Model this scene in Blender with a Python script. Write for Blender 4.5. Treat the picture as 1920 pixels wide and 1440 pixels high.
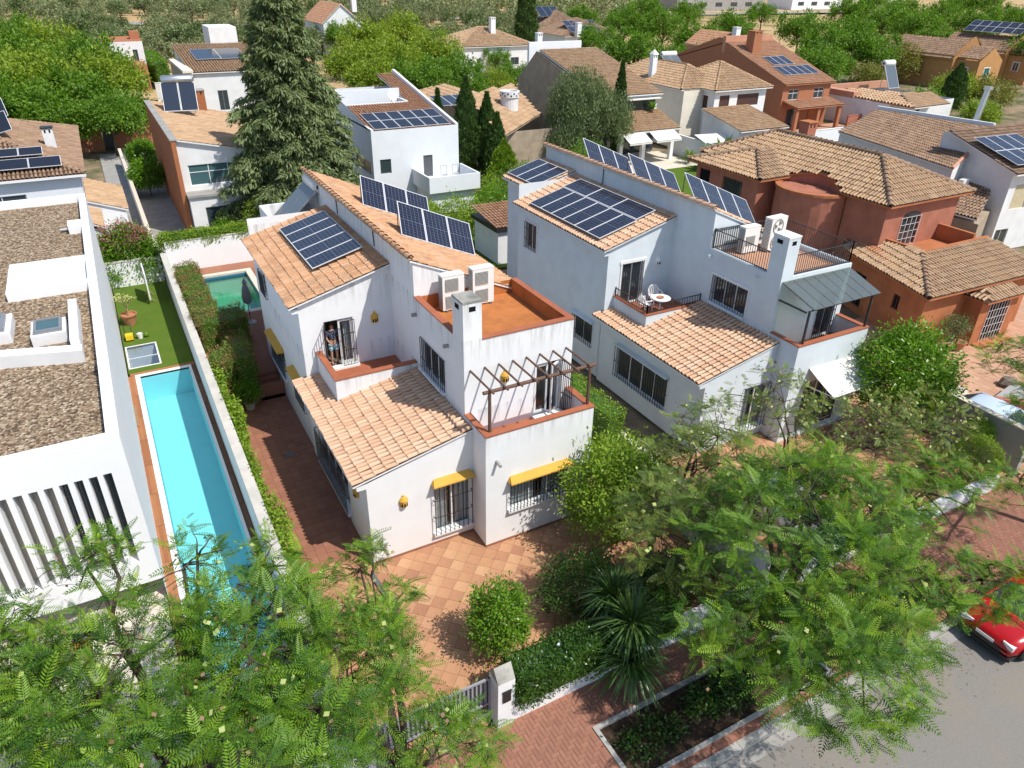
import bpy, math, random
import numpy as np
from mathutils import Vector, Matrix

for o in list(bpy.data.objects):
    bpy.data.objects.remove(o)
SC = bpy.context.scene
COL = SC.collection
rng = random.Random(11)
nr = np.random.default_rng(11)
R = math.radians

# ------------------------------------------------------------------ camera
F_PX, PITCH, YAW, ROLL = 1368.13, 0.520125, 0.508153, -0.017181
CAM = Vector((-4.765, -17.580, 17.0))
fw = Vector((math.sin(YAW) * math.cos(PITCH), math.cos(YAW) * math.cos(PITCH), -math.sin(PITCH)))
rt = Vector((math.cos(YAW), -math.sin(YAW), 0))
dn = fw.cross(rt)
right = math.cos(ROLL) * rt + math.sin(ROLL) * dn
down = -math.sin(ROLL) * rt + math.cos(ROLL) * dn
cd = bpy.data.cameras.new("camera")
cam = bpy.data.objects.new("camera", cd)
COL.objects.link(cam)
M = Matrix((right, -down, -fw)).transposed().to_4x4()
M.translation = CAM
cam.matrix_world = M
cd.sensor_fit = 'HORIZONTAL'
cd.sensor_width = 36.0
cd.lens = 36.0 * F_PX / 1920.0
cd.clip_start = 0.1
cd.clip_end = 3000
SC.camera = cam

# ------------------------------------------------------------------ light
SUN = Vector((0.594, -1.0, 1.722)).normalized()          # towards the sun
w = bpy.data.worlds.new("World")
SC.world = w
w.use_nodes = True
nt = w.node_tree
sky = nt.nodes.new("ShaderNodeTexSky")
sky.sky_type = 'NISHITA'
sky.sun_disc = False
sky.sun_elevation = math.asin(SUN.z)
sky.sun_rotation = math.atan2(SUN.x, SUN.y)
sky.altitude = 100
sky.dust_density = 1.0
bg = nt.nodes["Background"]
bg.inputs[1].default_value = 0.14
nt.links.new(sky.outputs[0], bg.inputs[0])
sl = bpy.data.lights.new("sun", 'SUN')
sl.energy = 4.2
sl.angle = R(0.5)
sl.color = (1.0, 0.945, 0.86)
so = bpy.data.objects.new("sun", sl)
COL.objects.link(so)
so.rotation_euler = SUN.to_track_quat('Z', 'Y').to_euler()
so.location = (20, -40, 60)
vs = SC.view_settings
vs.view_transform = 'Standard'
vs.look = 'None'
vs.exposure = 0.26
vs.gamma = 1.0
vs.use_curve_mapping = False
SC.render.engine = 'CYCLES'
cy = SC.cycles
cy.use_denoising = True
cy.max_bounces = 6
cy.diffuse_bounces = 3
cy.glossy_bounces = 2
cy.transmission_bounces = 2
cy.transparent_max_bounces = 8
cy.caustics_reflective = False
cy.caustics_refractive = False
cy.use_adaptive_sampling = True
cy.adaptive_threshold = 0.02


# ------------------------------------------------------------------ materials
MATS = {}


def P(m):
    return m.node_tree.nodes["Principled BSDF"]


def base_mat(name, col, rough=0.8, spec=0.3):
    m = bpy.data.materials.new(name)
    m.use_nodes = True
    p = P(m)
    p.inputs["Base Color"].default_value = (*col, 1)
    p.inputs["Roughness"].default_value = rough
    p.inputs["Specular IOR Level"].default_value = spec
    MATS[name] = m
    return m


def nd(m, t, **k):
    n = m.node_tree.nodes.new(t)
    for a, b in k.items():
        setattr(n, a, b)
    return n


def lk(m, a, b):
    m.node_tree.links.new(a, b)


def mapping(m, scale=(1, 1, 1), coord="Object", rot=(0, 0, 0)):
    tc = nd(m, "ShaderNodeTexCoord")
    mp = nd(m, "ShaderNodeMapping")
    mp.inputs["Scale"].default_value = scale
    mp.inputs["Rotation"].default_value = rot
    lk(m, tc.outputs[coord], mp.inputs[0])
    return mp.outputs[0]


def noise(m, vec, scale, detail=4, rough=0.55):
    n = nd(m, "ShaderNodeTexNoise")
    n.inputs["Scale"].default_value = scale
    n.inputs["Detail"].default_value = detail
    n.inputs["Roughness"].default_value = rough
    lk(m, vec, n.inputs["Vector"])
    return n.outputs["Fac"]


def ramp(m, fac, *stops):
    r = nd(m, "ShaderNodeValToRGB")
    e = r.color_ramp.elements
    while len(e) < len(stops):
        e.new(0.5)
    for el, (pos, c) in zip(e, stops):
        el.position = pos
        el.color = (*c, 1) if not isinstance(c, (int, float)) else (c, c, c, 1)
    lk(m, fac, r.inputs[0])
    return r.outputs[0]


def mix(m, fac, a, b, mode='MIX'):
    n = nd(m, "ShaderNodeMix", data_type='RGBA', blend_type=mode)
    for sock, val in ((n.inputs[0], fac), (n.inputs[6], a), (n.inputs[7], b)):
        if hasattr(val, "links"):
            lk(m, val, sock)
        elif isinstance(val, (int, float)):
            sock.default_value = val
        else:
            sock.default_value = (*val, 1)
    return n.outputs[2]


def math_n(m, op, a, b=None):
    n = nd(m, "ShaderNodeMath", operation=op)
    for s, v in zip(n.inputs, (a, b)):
        if v is None:
            continue
        if hasattr(v, "links"):
            lk(m, v, s)
        else:
            s.default_value = v
    return n.outputs[0]


def bump(m, h, strength=0.3, dist=0.02):
    b = nd(m, "ShaderNodeBump")
    b.inputs["Strength"].default_value = strength
    b.inputs["Distance"].default_value = dist
    lk(m, h, b.inputs["Height"])
    lk(m, b.outputs[0], P(m).inputs["Normal"])


def island(m):
    g = nd(m, "ShaderNodeNewGeometry")
    o = nd(m, "ShaderNodeObjectInfo")
    s = math_n(m, 'ADD', g.outputs["Random Per Island"], o.outputs["Random"])
    return math_n(m, 'FRACT', s)


def setc(m, c):
    lk(m, c, P(m).inputs["Base Color"])
    return m


def stucco(name, col, dirt=(0.35, 0.33, 0.30), amount=0.25, tops=(), rough=0.9, mottle=0.06, streak=0.75):
    """painted render: faint mottling, grime runs that start under the wall tops"""
    m = base_mat(name, col, rough, 0.15)
    v = mapping(m)
    c = mix(m, ramp(m, noise(m, v, 1.3, 5), (0.35, 0.0), (0.75, 1.0)), col, tuple(x * (1 - 2 * mottle) for x in col))
    run = noise(m, mapping(m, (5, 5, 0.5)), 1.0, 5, 0.65)
    runm = ramp(m, run, (0.46, 0.0), (0.70, 1.0))
    if tops:
        sx = nd(m, "ShaderNodeSeparateXYZ")
        tc = nd(m, "ShaderNodeTexCoord")
        lk(m, tc.outputs["Object"], sx.inputs[0])
        tot = None
        for zt, ln in tops:
            a = math_n(m, 'SUBTRACT', zt, sx.outputs[2])
            g = nd(m, "ShaderNodeMapRange", clamp=True)
            lk(m, a, g.inputs[0])
            g.inputs[1].default_value = 0.0
            g.inputs[2].default_value = ln
            g.inputs[3].default_value = 1
            g.inputs[4].default_value = 0
            above = math_n(m, 'GREATER_THAN', a, -0.05)
            t = math_n(m, 'MULTIPLY', g.outputs[0], above)
            tot = t if tot is None else math_n(m, 'MAXIMUM', tot, t)
        fac = math_n(m, 'MULTIPLY', math_n(m, 'MULTIPLY', runm, tot), streak)
        c = mix(m, fac, c, dirt)
    c = mix(m, math_n(m, 'MULTIPLY', runm, amount * 0.16), c, dirt)
    setc(m, c)
    bump(m, noise(m, v, 60, 3), 0.12, 0.01)
    return m


stucco("white_villa", (0.80, 0.81, 0.82), tops=((7.0, 1.0), (4.45, 0.8), (8.3, 1.0)), amount=0.10, mottle=0.03, streak=0.75)
stucco("grey_villa", (0.655, 0.725, 0.765), amount=0.08, tops=((8.3, 0.8),), streak=0.25)
stucco("white_paint", (0.78, 0.785, 0.785), amount=0.12)
stucco("white_clean", (0.81, 0.815, 0.82), amount=0.04, mottle=0.02)
stucco("cool_white", (0.74, 0.77, 0.80), amount=0.08, mottle=0.03)
stucco("cream", (0.78, 0.72, 0.60), amount=0.10)
stucco("tan_stone", (0.42, 0.34, 0.25), amount=0.3, mottle=0.15)
stucco("terracotta_wall", (0.43, 0.175, 0.115), (0.22, 0.11, 0.08), amount=0.5, mottle=0.14)
stucco("terracotta_low", (0.46, 0.175, 0.08), (0.25, 0.12, 0.08), amount=0.5, mottle=0.14)
stucco("orange_wall", (0.50, 0.27, 0.11), (0.3, 0.2, 0.1), amount=0.3, mottle=0.08)
stucco("pink_wall", (0.58, 0.30, 0.20), (0.3, 0.2, 0.15), amount=0.4, mottle=0.10)
stucco("garden_wall_top", (0.58, 0.56, 0.51), (0.25, 0.24, 0.2), amount=0.9, mottle=0.12)
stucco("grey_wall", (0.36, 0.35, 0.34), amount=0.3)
stucco("terrace_orange", (0.50, 0.185, 0.06), (0.10, 0.06, 0.04), amount=1.3, mottle=0.16)
stucco("red_coping", (0.40, 0.135, 0.07), (0.14, 0.08, 0.06), amount=0.6, mottle=0.12, rough=0.7)
stucco("ochre", (0.62, 0.36, 0.07), (0.3, 0.2, 0.1), amount=0.5, mottle=0.08)
stucco("concrete", (0.36, 0.35, 0.33), (0.15, 0.15, 0.14), amount=0.8, mottle=0.14)
stucco("kerb_stone", (0.42, 0.41, 0.38), (0.2, 0.2, 0.18), amount=0.8, mottle=0.12)
stucco("coping_pale", (0.66, 0.60, 0.50), amount=0.3)
stucco("mossy_cap", (0.42, 0.41, 0.37), (0.12, 0.12, 0.10), amount=2.4, mottle=0.3)


def plain(name, col, rough=0.5, spec=0.5, metal=0.0, var=0.0, vs=4.0, bmp=0.0):
    m = base_mat(name, col, rough, spec)
    P(m).inputs["Metallic"].default_value = metal
    v = mapping(m)
    n = noise(m, v, vs, 4)
    setc(m, mix(m, ramp(m, n, (0.3, 0.0), (0.7, 1.0)), col, tuple(c * (1 - var) for c in col)))
    if bmp:
        bump(m, noise(m, v, vs * 8, 3), bmp, 0.01)
    return m


plain("iron", (0.035, 0.033, 0.034), 0.55, var=0.3)
plain("white_frame", (0.80, 0.80, 0.79), 0.35, var=0.05)
plain("grey_frame", (0.22, 0.23, 0.25), 0.4, var=0.1)
plain("aluminium", (0.62, 0.63, 0.64), 0.35, metal=0.85, var=0.1)
plain("panel_frame", (0.66, 0.67, 0.69), 0.45, var=0.05)
plain("roof_channel_shade", (0.10, 0.058, 0.038), 0.95, 0.1, var=0.35, vs=6)  # channels coloured dark to paint deep shadow between the tile columns
plain("roof_channel_shade_hip", (0.10, 0.065, 0.045), 0.95, 0.1, var=0.35, vs=6)  # same painted channel shadow, for the hipped roofs
plain("ac_white", (0.80, 0.80, 0.77), 0.4, var=0.06)
plain("ac_slat", (0.46, 0.46, 0.44), 0.6, var=0.1)
plain("ac_grille", (0.16, 0.16, 0.155), 0.6, var=0.1)
plain("dark_void", (0.012, 0.012, 0.013), 0.9, 0.1)
plain("curtain", (0.78, 0.78, 0.76), 0.9, 0.1, var=0.2, vs=7)
plain("shutter_beige", (0.60, 0.52, 0.34), 0.7, var=0.12)
plain("shutter_brown", (0.10, 0.045, 0.035), 0.6, var=0.2)
plain("shutter_green", (0.02, 0.17, 0.16), 0.6, var=0.2)
plain("awning_cloth", (0.74, 0.73, 0.68), 0.9, 0.1, var=0.08)
plain("parasol_cloth", (0.19, 0.19, 0.20), 0.9, 0.1, var=0.2)
plain("pole_wood", (0.16, 0.085, 0.055), 0.75, var=0.4, vs=12)
plain("trunk_bark", (0.13, 0.10, 0.075), 0.95, 0.1, var=0.5, vs=9, bmp=0.5)
plain("twig_bark", (0.22, 0.16, 0.10), 0.9, 0.1, var=0.4, vs=9)
plain("clay_pot", (0.46, 0.20, 0.10), 0.8, var=0.2)
plain("soil", (0.075, 0.05, 0.035), 1.0, 0.05, var=0.5, vs=12, bmp=0.6)
plain("yellow_plastic", (0.75, 0.52, 0.02), 0.4, var=0.05)
plain("black_plastic", (0.02, 0.02, 0.022), 0.45)
plain("rubber", (0.022, 0.022, 0.023), 0.8)
plain("red_paint_car", (0.42, 0.008, 0.012), 0.22, 0.6)
plain("blue_paint_car", (0.50, 0.60, 0.70), 0.22, 0.6)
plain("white_paint_car", (0.80, 0.80, 0.82), 0.25, 0.6)
plain("lamp_glass", (0.75, 0.75, 0.78), 0.1, 0.8)
plain("plastic_white", (0.80, 0.80, 0.80), 0.4)
plain("skin", (0.42, 0.24, 0.17), 0.6, var=0.05)
plain("hair", (0.03, 0.018, 0.012), 0.7)
plain("door_dark", (0.03, 0.03, 0.035), 0.4)
plain("light_blue", (0.10, 0.45, 0.62), 0.5)
plain("steel_dark", (0.12, 0.125, 0.13), 0.45, var=0.15)
plain("gate_grey", (0.30, 0.31, 0.33), 0.5, var=0.12)
plain("collector", (0.10, 0.125, 0.15), 0.30, 0.6, var=0.12, vs=2)
plain("collector_blue", (0.02, 0.03, 0.05), 0.12, 0.8)
plain("mirror_white", (0.9, 0.9, 0.9), 0.3)
plain("rock", (0.30, 0.25, 0.19), 0.95, 0.1, var=0.5, vs=6, bmp=0.8)
plain("wood_pale", (0.40, 0.27, 0.15), 0.7, var=0.3, vs=9)
plain("rope_dry", (0.42, 0.33, 0.18), 0.9, 0.1, var=0.3)

for nm, c, ro in (("glass_dark", (0.035, 0.05, 0.06), 0.06), ("glass_teal", (0.06, 0.13, 0.14), 0.06)):
    m = base_mat(nm, c, ro, 0.8)


def cloth_pattern(name, c1, c2, sc):
    m = base_mat(name, c1, 0.9, 0.1)
    setc(m, mix(m, ramp(m, noise(m, mapping(m), sc, 2), (0.50, 0.0), (0.58, 1.0)), c1, c2))


cloth_pattern("shirt_cloth", (0.018, 0.02, 0.04), (0.16, 0.18, 0.24), 22)
cloth_pattern("shorts_cloth", (0.10, 0.28, 0.38), (0.55, 0.68, 0.72), 12)


def see_through(name, tint, gloss=(0.9, 0.95, 1), film=0.0, filmcol=(0.5, 0.6, 0.6), ior=1.33, rough=0.02, wave=0):
    m = bpy.data.materials.new(name)
    m.use_nodes = True
    t = m.node_tree
    t.nodes.remove(P(m))
    out = t.nodes["Material Output"]
    tr = nd(m, "ShaderNodeBsdfTransparent")
    tr.inputs[0].default_value = (*tint, 1)
    gl = nd(m, "ShaderNodeBsdfGlossy")
    gl.inputs["Color"].default_value = (*gloss, 1)
    gl.inputs["Roughness"].default_value = rough
    fr = nd(m, "ShaderNodeLayerWeight")
    fr.inputs[0].default_value = 0.5
    sch = math_n(m, 'ADD', math_n(m, 'MULTIPLY', math_n(m, 'POWER', fr.outputs["Facing"], 4.0), 0.85), 0.03 if ior < 1.4 else 0.05)
    if wave:
        b = nd(m, "ShaderNodeBump")
        b.inputs["Strength"].default_value = 0.25
        b.inputs["Distance"].default_value = 0.03
        lk(m, noise(m, mapping(m), wave, 2), b.inputs["Height"])
        lk(m, b.outputs[0], gl.inputs["Normal"])
        lk(m, b.outputs[0], fr.inputs["Normal"])
    s = nd(m, "ShaderNodeMixShader")
    lk(m, sch, s.inputs[0])
    base = tr.outputs[0]
    if film:
        df = nd(m, "ShaderNodeBsdfDiffuse")
        df.inputs[0].default_value = (*filmcol, 1)
        s2 = nd(m, "ShaderNodeMixShader")
        s2.inputs[0].default_value = film
        lk(m, tr.outputs[0], s2.inputs[1])
        lk(m, df.outputs[0], s2.inputs[2])
        base = s2.outputs[0]
    lk(m, base, s.inputs[1])
    lk(m, gl.outputs[0], s.inputs[2])
    lk(m, s.outputs[0], out.inputs[0])
    MATS[name] = m


see_through("pool_water", (0.66, 0.92, 0.95), wave=3)
see_through("green_water", (0.42, 0.70, 0.58), wave=3)
see_through("window_glass", (0.84, 0.88, 0.90), ior=1.45)
see_through("canopy_glass", (0.45, 0.52, 0.50), ior=1.45, film=0.30, filmcol=(0.30, 0.34, 0.33), rough=0.12)
see_through("side_glass", (0.80, 0.86, 0.83), ior=1.45, film=0.30, filmcol=(0.66, 0.70, 0.66))
plain("pool_liner", (0.42, 0.76, 0.80), 0.7, 0.3, var=0.06, vs=2)
plain("pool_tile_blue", (0.05, 0.20, 0.34), 0.5, 0.4, var=0.2, vs=10)
plain("pool_liner_green", (0.28, 0.62, 0.52), 0.7, 0.3, var=0.08, vs=2)


def tile_mat(name, cols, dark=(0.10, 0.07, 0.05), moss=0.4, lichen=0.0):
    m = base_mat(name, cols[0], 0.88, 0.15)
    i = island(m)
    n = len(cols)
    c = ramp(m, i, *[((k + 0.5) / n, cols[k]) for k in range(n)])
    v = mapping(m)
    c = mix(m, math_n(m, 'MULTIPLY', ramp(m, noise(m, v, 1.1, 5, 0.7), (0.48, 0.0), (0.72, 1.0)), moss), c, dark)
    c = mix(m, math_n(m, 'MULTIPLY', ramp(m, noise(m, v, 14, 4, 0.7), (0.52, 0.0), (0.75, 1.0)), moss * 0.8), c, tuple(x * 1.1 for x in dark))
    if lichen:
        c = mix(m, math_n(m, 'MULTIPLY', ramp(m, noise(m, mapping(m, (1, 1, 1), rot=(0.3, 0.1, 0.7)), 3.5, 5, 0.7), (0.58, 0.0), (0.66, 1.0)), lichen), c, (0.50, 0.16, 0.04))
    setc(m, c)
    bump(m, noise(m, v, 45, 3), 0.25, 0.01)


tile_mat("tile_peach", [(0.60, 0.385, 0.25), (0.66, 0.43, 0.29), (0.54, 0.33, 0.21), (0.64, 0.45, 0.31)], moss=0.14)
tile_mat("tile_warm", [(0.52, 0.29, 0.16), (0.60, 0.36, 0.21), (0.48, 0.27, 0.15), (0.56, 0.35, 0.22)], moss=0.45, lichen=0.5)
tile_mat("tile_tan", [(0.46, 0.31, 0.19), (0.54, 0.38, 0.24), (0.40, 0.26, 0.16), (0.50, 0.33, 0.19)], moss=0.32)
tile_mat("tile_brown", [(0.29, 0.19, 0.125), (0.34, 0.225, 0.15), (0.25, 0.16, 0.105), (0.37, 0.25, 0.17)], moss=0.5)
tile_mat("tile_red", [(0.44, 0.235, 0.14), (0.50, 0.285, 0.17), (0.39, 0.205, 0.125), (0.46, 0.27, 0.17)], moss=0.3)
tile_mat("patio_clay", [(0.47, 0.255, 0.14), (0.54, 0.315, 0.18), (0.41, 0.21, 0.12), (0.50, 0.275, 0.155), (0.37, 0.185, 0.11)], moss=0.2)
tile_mat("path_clay", [(0.30, 0.135, 0.085), (0.34, 0.16, 0.10), (0.27, 0.12, 0.08), (0.32, 0.145, 0.095)], moss=0.14)
tile_mat("paver_red", [(0.29, 0.145, 0.10), (0.33, 0.165, 0.115), (0.26, 0.125, 0.09), (0.31, 0.15, 0.105)], moss=0.22)
tile_mat("yard_pink", [(0.50, 0.29, 0.19), (0.54, 0.33, 0.22), (0.47, 0.27, 0.175)], moss=0.16)
tile_mat("deck_wood", [(0.36, 0.16, 0.075), (0.41, 0.19, 0.09), (0.31, 0.135, 0.065)], moss=0.15)
tile_mat("deck_dark", [(0.16, 0.095, 0.06), (0.19, 0.11, 0.07), (0.14, 0.085, 0.055)], moss=0.15)


def brick_mat(name, c1, c2, mortar, sc=1.0):
    m = base_mat(name, c1, 0.9, 0.15)
    b = nd(m, "ShaderNodeTexBrick")
    tc = nd(m, "ShaderNodeTexCoord")
    sp = nd(m, "ShaderNodeSeparateXYZ")
    lk(m, tc.outputs["Object"], sp.inputs[0])
    cb = nd(m, "ShaderNodeCombineXYZ")
    lk(m, math_n(m, 'ADD', sp.outputs[0], sp.outputs[1]), cb.inputs[0])
    lk(m, sp.outputs[2], cb.inputs[1])
    lk(m, cb.outputs[0], b.inputs["Vector"])
    b.inputs["Color1"].default_value = (*c1, 1)
    b.inputs["Color2"].default_value = (*c2, 1)
    b.inputs["Mortar"].default_value = (*mortar, 1)
    b.inputs["Scale"].default_value = sc
    b.inputs["Brick Width"].default_value = 0.26
    b.inputs["Row Height"].default_value = 0.075
    b.inputs["Mortar Size"].default_value = 0.008
    setc(m, b.outputs[0])
    MATS[name] = m


brick_mat("brick_orange", (0.42, 0.155, 0.06), (0.36, 0.125, 0.05), (0.33, 0.17, 0.10))
brick_mat("brick_red", (0.43, 0.17, 0.085), (0.37, 0.14, 0.07), (0.36, 0.20, 0.13))

# photovoltaic glass: cells printed in pairs of half-cut wafers
m = base_mat("pv_cells", (0.02, 0.025, 0.045), 0.12, 0.6)
uv = nd(m, "ShaderNodeTexCoord")
sp = nd(m, "ShaderNodeSeparateXYZ")
lk(m, uv.outputs["UV"], sp.inputs[0])


def grid_line(m, s, n, wd):
    f = math_n(m, 'FRACT', math_n(m, 'MULTIPLY', s, n))
    a = math_n(m, 'MINIMUM', f, math_n(m, 'SUBTRACT', 1.0, f))
    return math_n(m, 'LESS_THAN', a, wd)


g1 = grid_line(m, sp.outputs[0], 6, 0.022)
g2 = grid_line(m, sp.outputs[1], 12, 0.03)
g3 = grid_line(m, sp.outputs[1], 2, 0.008)
g = math_n(m, 'MAXIMUM', math_n(m, 'MAXIMUM', g1, math_n(m, 'MULTIPLY', g2, 0.55)), g3)
isl = island(m)
cell = mix(m, isl, (0.010, 0.013, 0.027), (0.016, 0.020, 0.038))
setc(m, mix(m, math_n(m, 'MULTIPLY', g, 0.55), cell, (0.36, 0.40, 0.48)))

m = base_mat("pv_plain", (0.018, 0.022, 0.034), 0.12, 0.6)

# gravel roof
m = base_mat("roof_gravel", (0.3, 0.22, 0.14), 0.95, 0.1)
v = mapping(m)
vo = nd(m, "ShaderNodeTexVoronoi")
vo.inputs["Scale"].default_value = 13
lk(m, v, vo.inputs["Vector"])
sx = nd(m, "ShaderNodeSeparateColor")
lk(m, vo.outputs["Color"], sx.inputs[0])
c = ramp(m, sx.outputs[0], (0.1, (0.10, 0.07, 0.045)), (0.45, (0.26, 0.185, 0.12)), (0.75, (0.36, 0.27, 0.18)), (0.97, (0.56, 0.46, 0.34)))
c = mix(m, math_n(m, 'MULTIPLY', noise(m, v, 0.7, 3), 0.25), c, (0.2, 0.14, 0.09))
setc(m, c)
bump(m, vo.outputs["Distance"], 1.0, 0.05)

# asphalt
m = base_mat("asphalt", (0.12, 0.115, 0.105), 0.9, 0.2)
v = mapping(m)
c = ramp(m, noise(m, v, 90, 3, 0.7), (0.3, (0.14, 0.132, 0.12)), (0.7, (0.30, 0.285, 0.26)))
c = mix(m, ramp(m, noise(m, v, 0.45, 5), (0.45, 0.0), (0.7, 0.55)), c, (0.27, 0.225, 0.17))
setc(m, c)
bump(m, noise(m, v, 120, 3), 0.4, 0.01)

# lawn and dry field
m = base_mat("lawn", (0.07, 0.14, 0.02), 0.95, 0.1)
v = mapping(m)
c = ramp(m, noise(m, v, 30, 4, 0.7), (0.3, (0.055, 0.115, 0.012)), (0.7, (0.12, 0.20, 0.03)))
c = mix(m, ramp(m, noise(m, v, 1.2, 4), (0.4, 0.0), (0.75, 0.5)), c, (0.14, 0.17, 0.03))
setc(m, c)
bump(m, noise(m, v, 70, 3), 0.8, 0.03)
m = base_mat("field", (0.4, 0.3, 0.17), 1.0, 0.05)
v = mapping(m)
c = ramp(m, noise(m, v, 0.06, 6, 0.65), (0.36, (0.20, 0.17, 0.07)), (0.46, (0.42, 0.29, 0.15)), (0.6, (0.50, 0.36, 0.20)), (0.75, (0.36, 0.28, 0.13)))
c = mix(m, ramp(m, noise(m, v, 1.5, 5, 0.7), (0.5, 0.0), (0.7, 0.5)), c, (0.22, 0.19, 0.08))
setc(m, c)
m = base_mat("yard_earth", (0.2, 0.16, 0.1), 1.0, 0.05)
v = mapping(m)
c = ramp(m, noise(m, v, 0.25, 5, 0.65), (0.38, (0.09, 0.11, 0.04)), (0.5, (0.19, 0.155, 0.10)), (0.62, (0.30, 0.22, 0.145)))
setc(m, c)
bump(m, noise(m, v, 9, 3), 0.5, 0.05)


def leaf_mat(name, cols, trans=0.35, rough=0.5, brown=None, tint=False):
    m = bpy.data.materials.new(name)
    m.use_nodes = True
    p = P(m)
    p.inputs["Roughness"].default_value = rough
    p.inputs["Specular IOR Level"].default_value = 0.35
    i = island(m)
    if tint:
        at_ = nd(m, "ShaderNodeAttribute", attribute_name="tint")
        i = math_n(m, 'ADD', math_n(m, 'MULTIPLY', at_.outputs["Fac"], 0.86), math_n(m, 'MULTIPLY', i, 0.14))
    n = len(cols)
    c = ramp(m, i, *[((k + 0.5) / n, cols[k]) for k in range(n)])
    v = mapping(m)
    c = c if tint else mix(m, ramp(m, noise(m, v, 0.9, 3), (0.35, 0.0), (0.7, 0.6)), c, tuple(x * 1.25 for x in cols[-1]))
    if brown:
        c = mix(m, math_n(m, 'MULTIPLY', ramp(m, noise(m, v, 1.7, 4, 0.6), (0.44, 0.0), (0.56, 1.0)), 0.85), c, brown)
    setc(m, c)
    tr = nd(m, "ShaderNodeBsdfTranslucent")
    tc = mix(m, 1.0, c, (1.25, 1.35, 0.5), 'MULTIPLY')
    lk(m, tc, tr.inputs[0])
    s = nd(m, "ShaderNodeMixShader")
    s.inputs[0].default_value = trans
    lk(m, p.outputs[0], s.inputs[1])
    lk(m, tr.outputs[0], s.inputs[2])
    lk(m, s.outputs[0], m.node_tree.nodes["Material Output"].inputs[0])
    MATS[name] = m


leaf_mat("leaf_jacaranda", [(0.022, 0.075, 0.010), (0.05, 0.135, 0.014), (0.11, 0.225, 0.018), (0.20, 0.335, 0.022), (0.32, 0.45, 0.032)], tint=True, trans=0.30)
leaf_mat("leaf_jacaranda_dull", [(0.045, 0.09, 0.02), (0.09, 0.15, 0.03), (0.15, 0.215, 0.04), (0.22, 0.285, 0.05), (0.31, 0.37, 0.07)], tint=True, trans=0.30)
leaf_mat("leaf_citrus", [(0.06, 0.16, 0.010), (0.11, 0.235, 0.016), (0.17, 0.31, 0.024)], rough=0.35)
leaf_mat("leaf_lime", [(0.12, 0.22, 0.014), (0.19, 0.31, 0.024), (0.25, 0.36, 0.04)])
leaf_mat("leaf_dark", [(0.024, 0.065, 0.010), (0.04, 0.10, 0.014), (0.07, 0.145, 0.02)], trans=0.2, rough=0.35)
leaf_mat("leaf_hedge", [(0.10, 0.17, 0.022), (0.15, 0.225, 0.035), (0.19, 0.26, 0.05)], trans=0.25, brown=(0.27, 0.155, 0.065))
leaf_mat("leaf_street", [(0.06, 0.145, 0.014), (0.10, 0.21, 0.018), (0.16, 0.285, 0.026)])
leaf_mat("leaf_street_yellow", [(0.13, 0.215, 0.02), (0.20, 0.29, 0.026), (0.27, 0.35, 0.035)])
leaf_mat("leaf_olive", [(0.13, 0.16, 0.065), (0.18, 0.21, 0.095), (0.24, 0.27, 0.13)], trans=0.15)
leaf_mat("leaf_cedar", [(0.10, 0.145, 0.055), (0.15, 0.20, 0.08), (0.20, 0.25, 0.105)], trans=0.2)
leaf_mat("leaf_cypress", [(0.035, 0.08, 0.016), (0.055, 0.115, 0.024), (0.085, 0.15, 0.034)], trans=0.15)
leaf_mat("leaf_grey_green", [(0.09, 0.135, 0.05), (0.13, 0.18, 0.07), (0.165, 0.215, 0.09)], trans=0.2)
leaf_mat("leaf_yucca", [(0.03, 0.075, 0.016), (0.05, 0.11, 0.022), (0.085, 0.15, 0.035)], trans=0.15, rough=0.35)
leaf_mat("bougainvillea", [(0.42, 0.12, 0.14), (0.36, 0.16, 0.17), (0.45, 0.20, 0.2)], trans=0.3)
leaf_mat("pod_green", [(0.36, 0.42, 0.12), (0.42, 0.47, 0.18)], trans=0.2)
leaf_mat("pod_brown", [(0.16, 0.085, 0.05), (0.28, 0.17, 0.11)], trans=0.05)
leaf_mat("flower_white", [(0.75, 0.78, 0.85), (0.6, 0.7, 0.85)], trans=0.2)
leaf_mat("leaf_bronze", [(0.15, 0.125, 0.025), (0.21, 0.19, 0.035), (0.20, 0.23, 0.04)])


# ------------------------------------------------------------------ mesh helpers
LOC = {}


def V(*a):
    return Vector(a)


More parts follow.
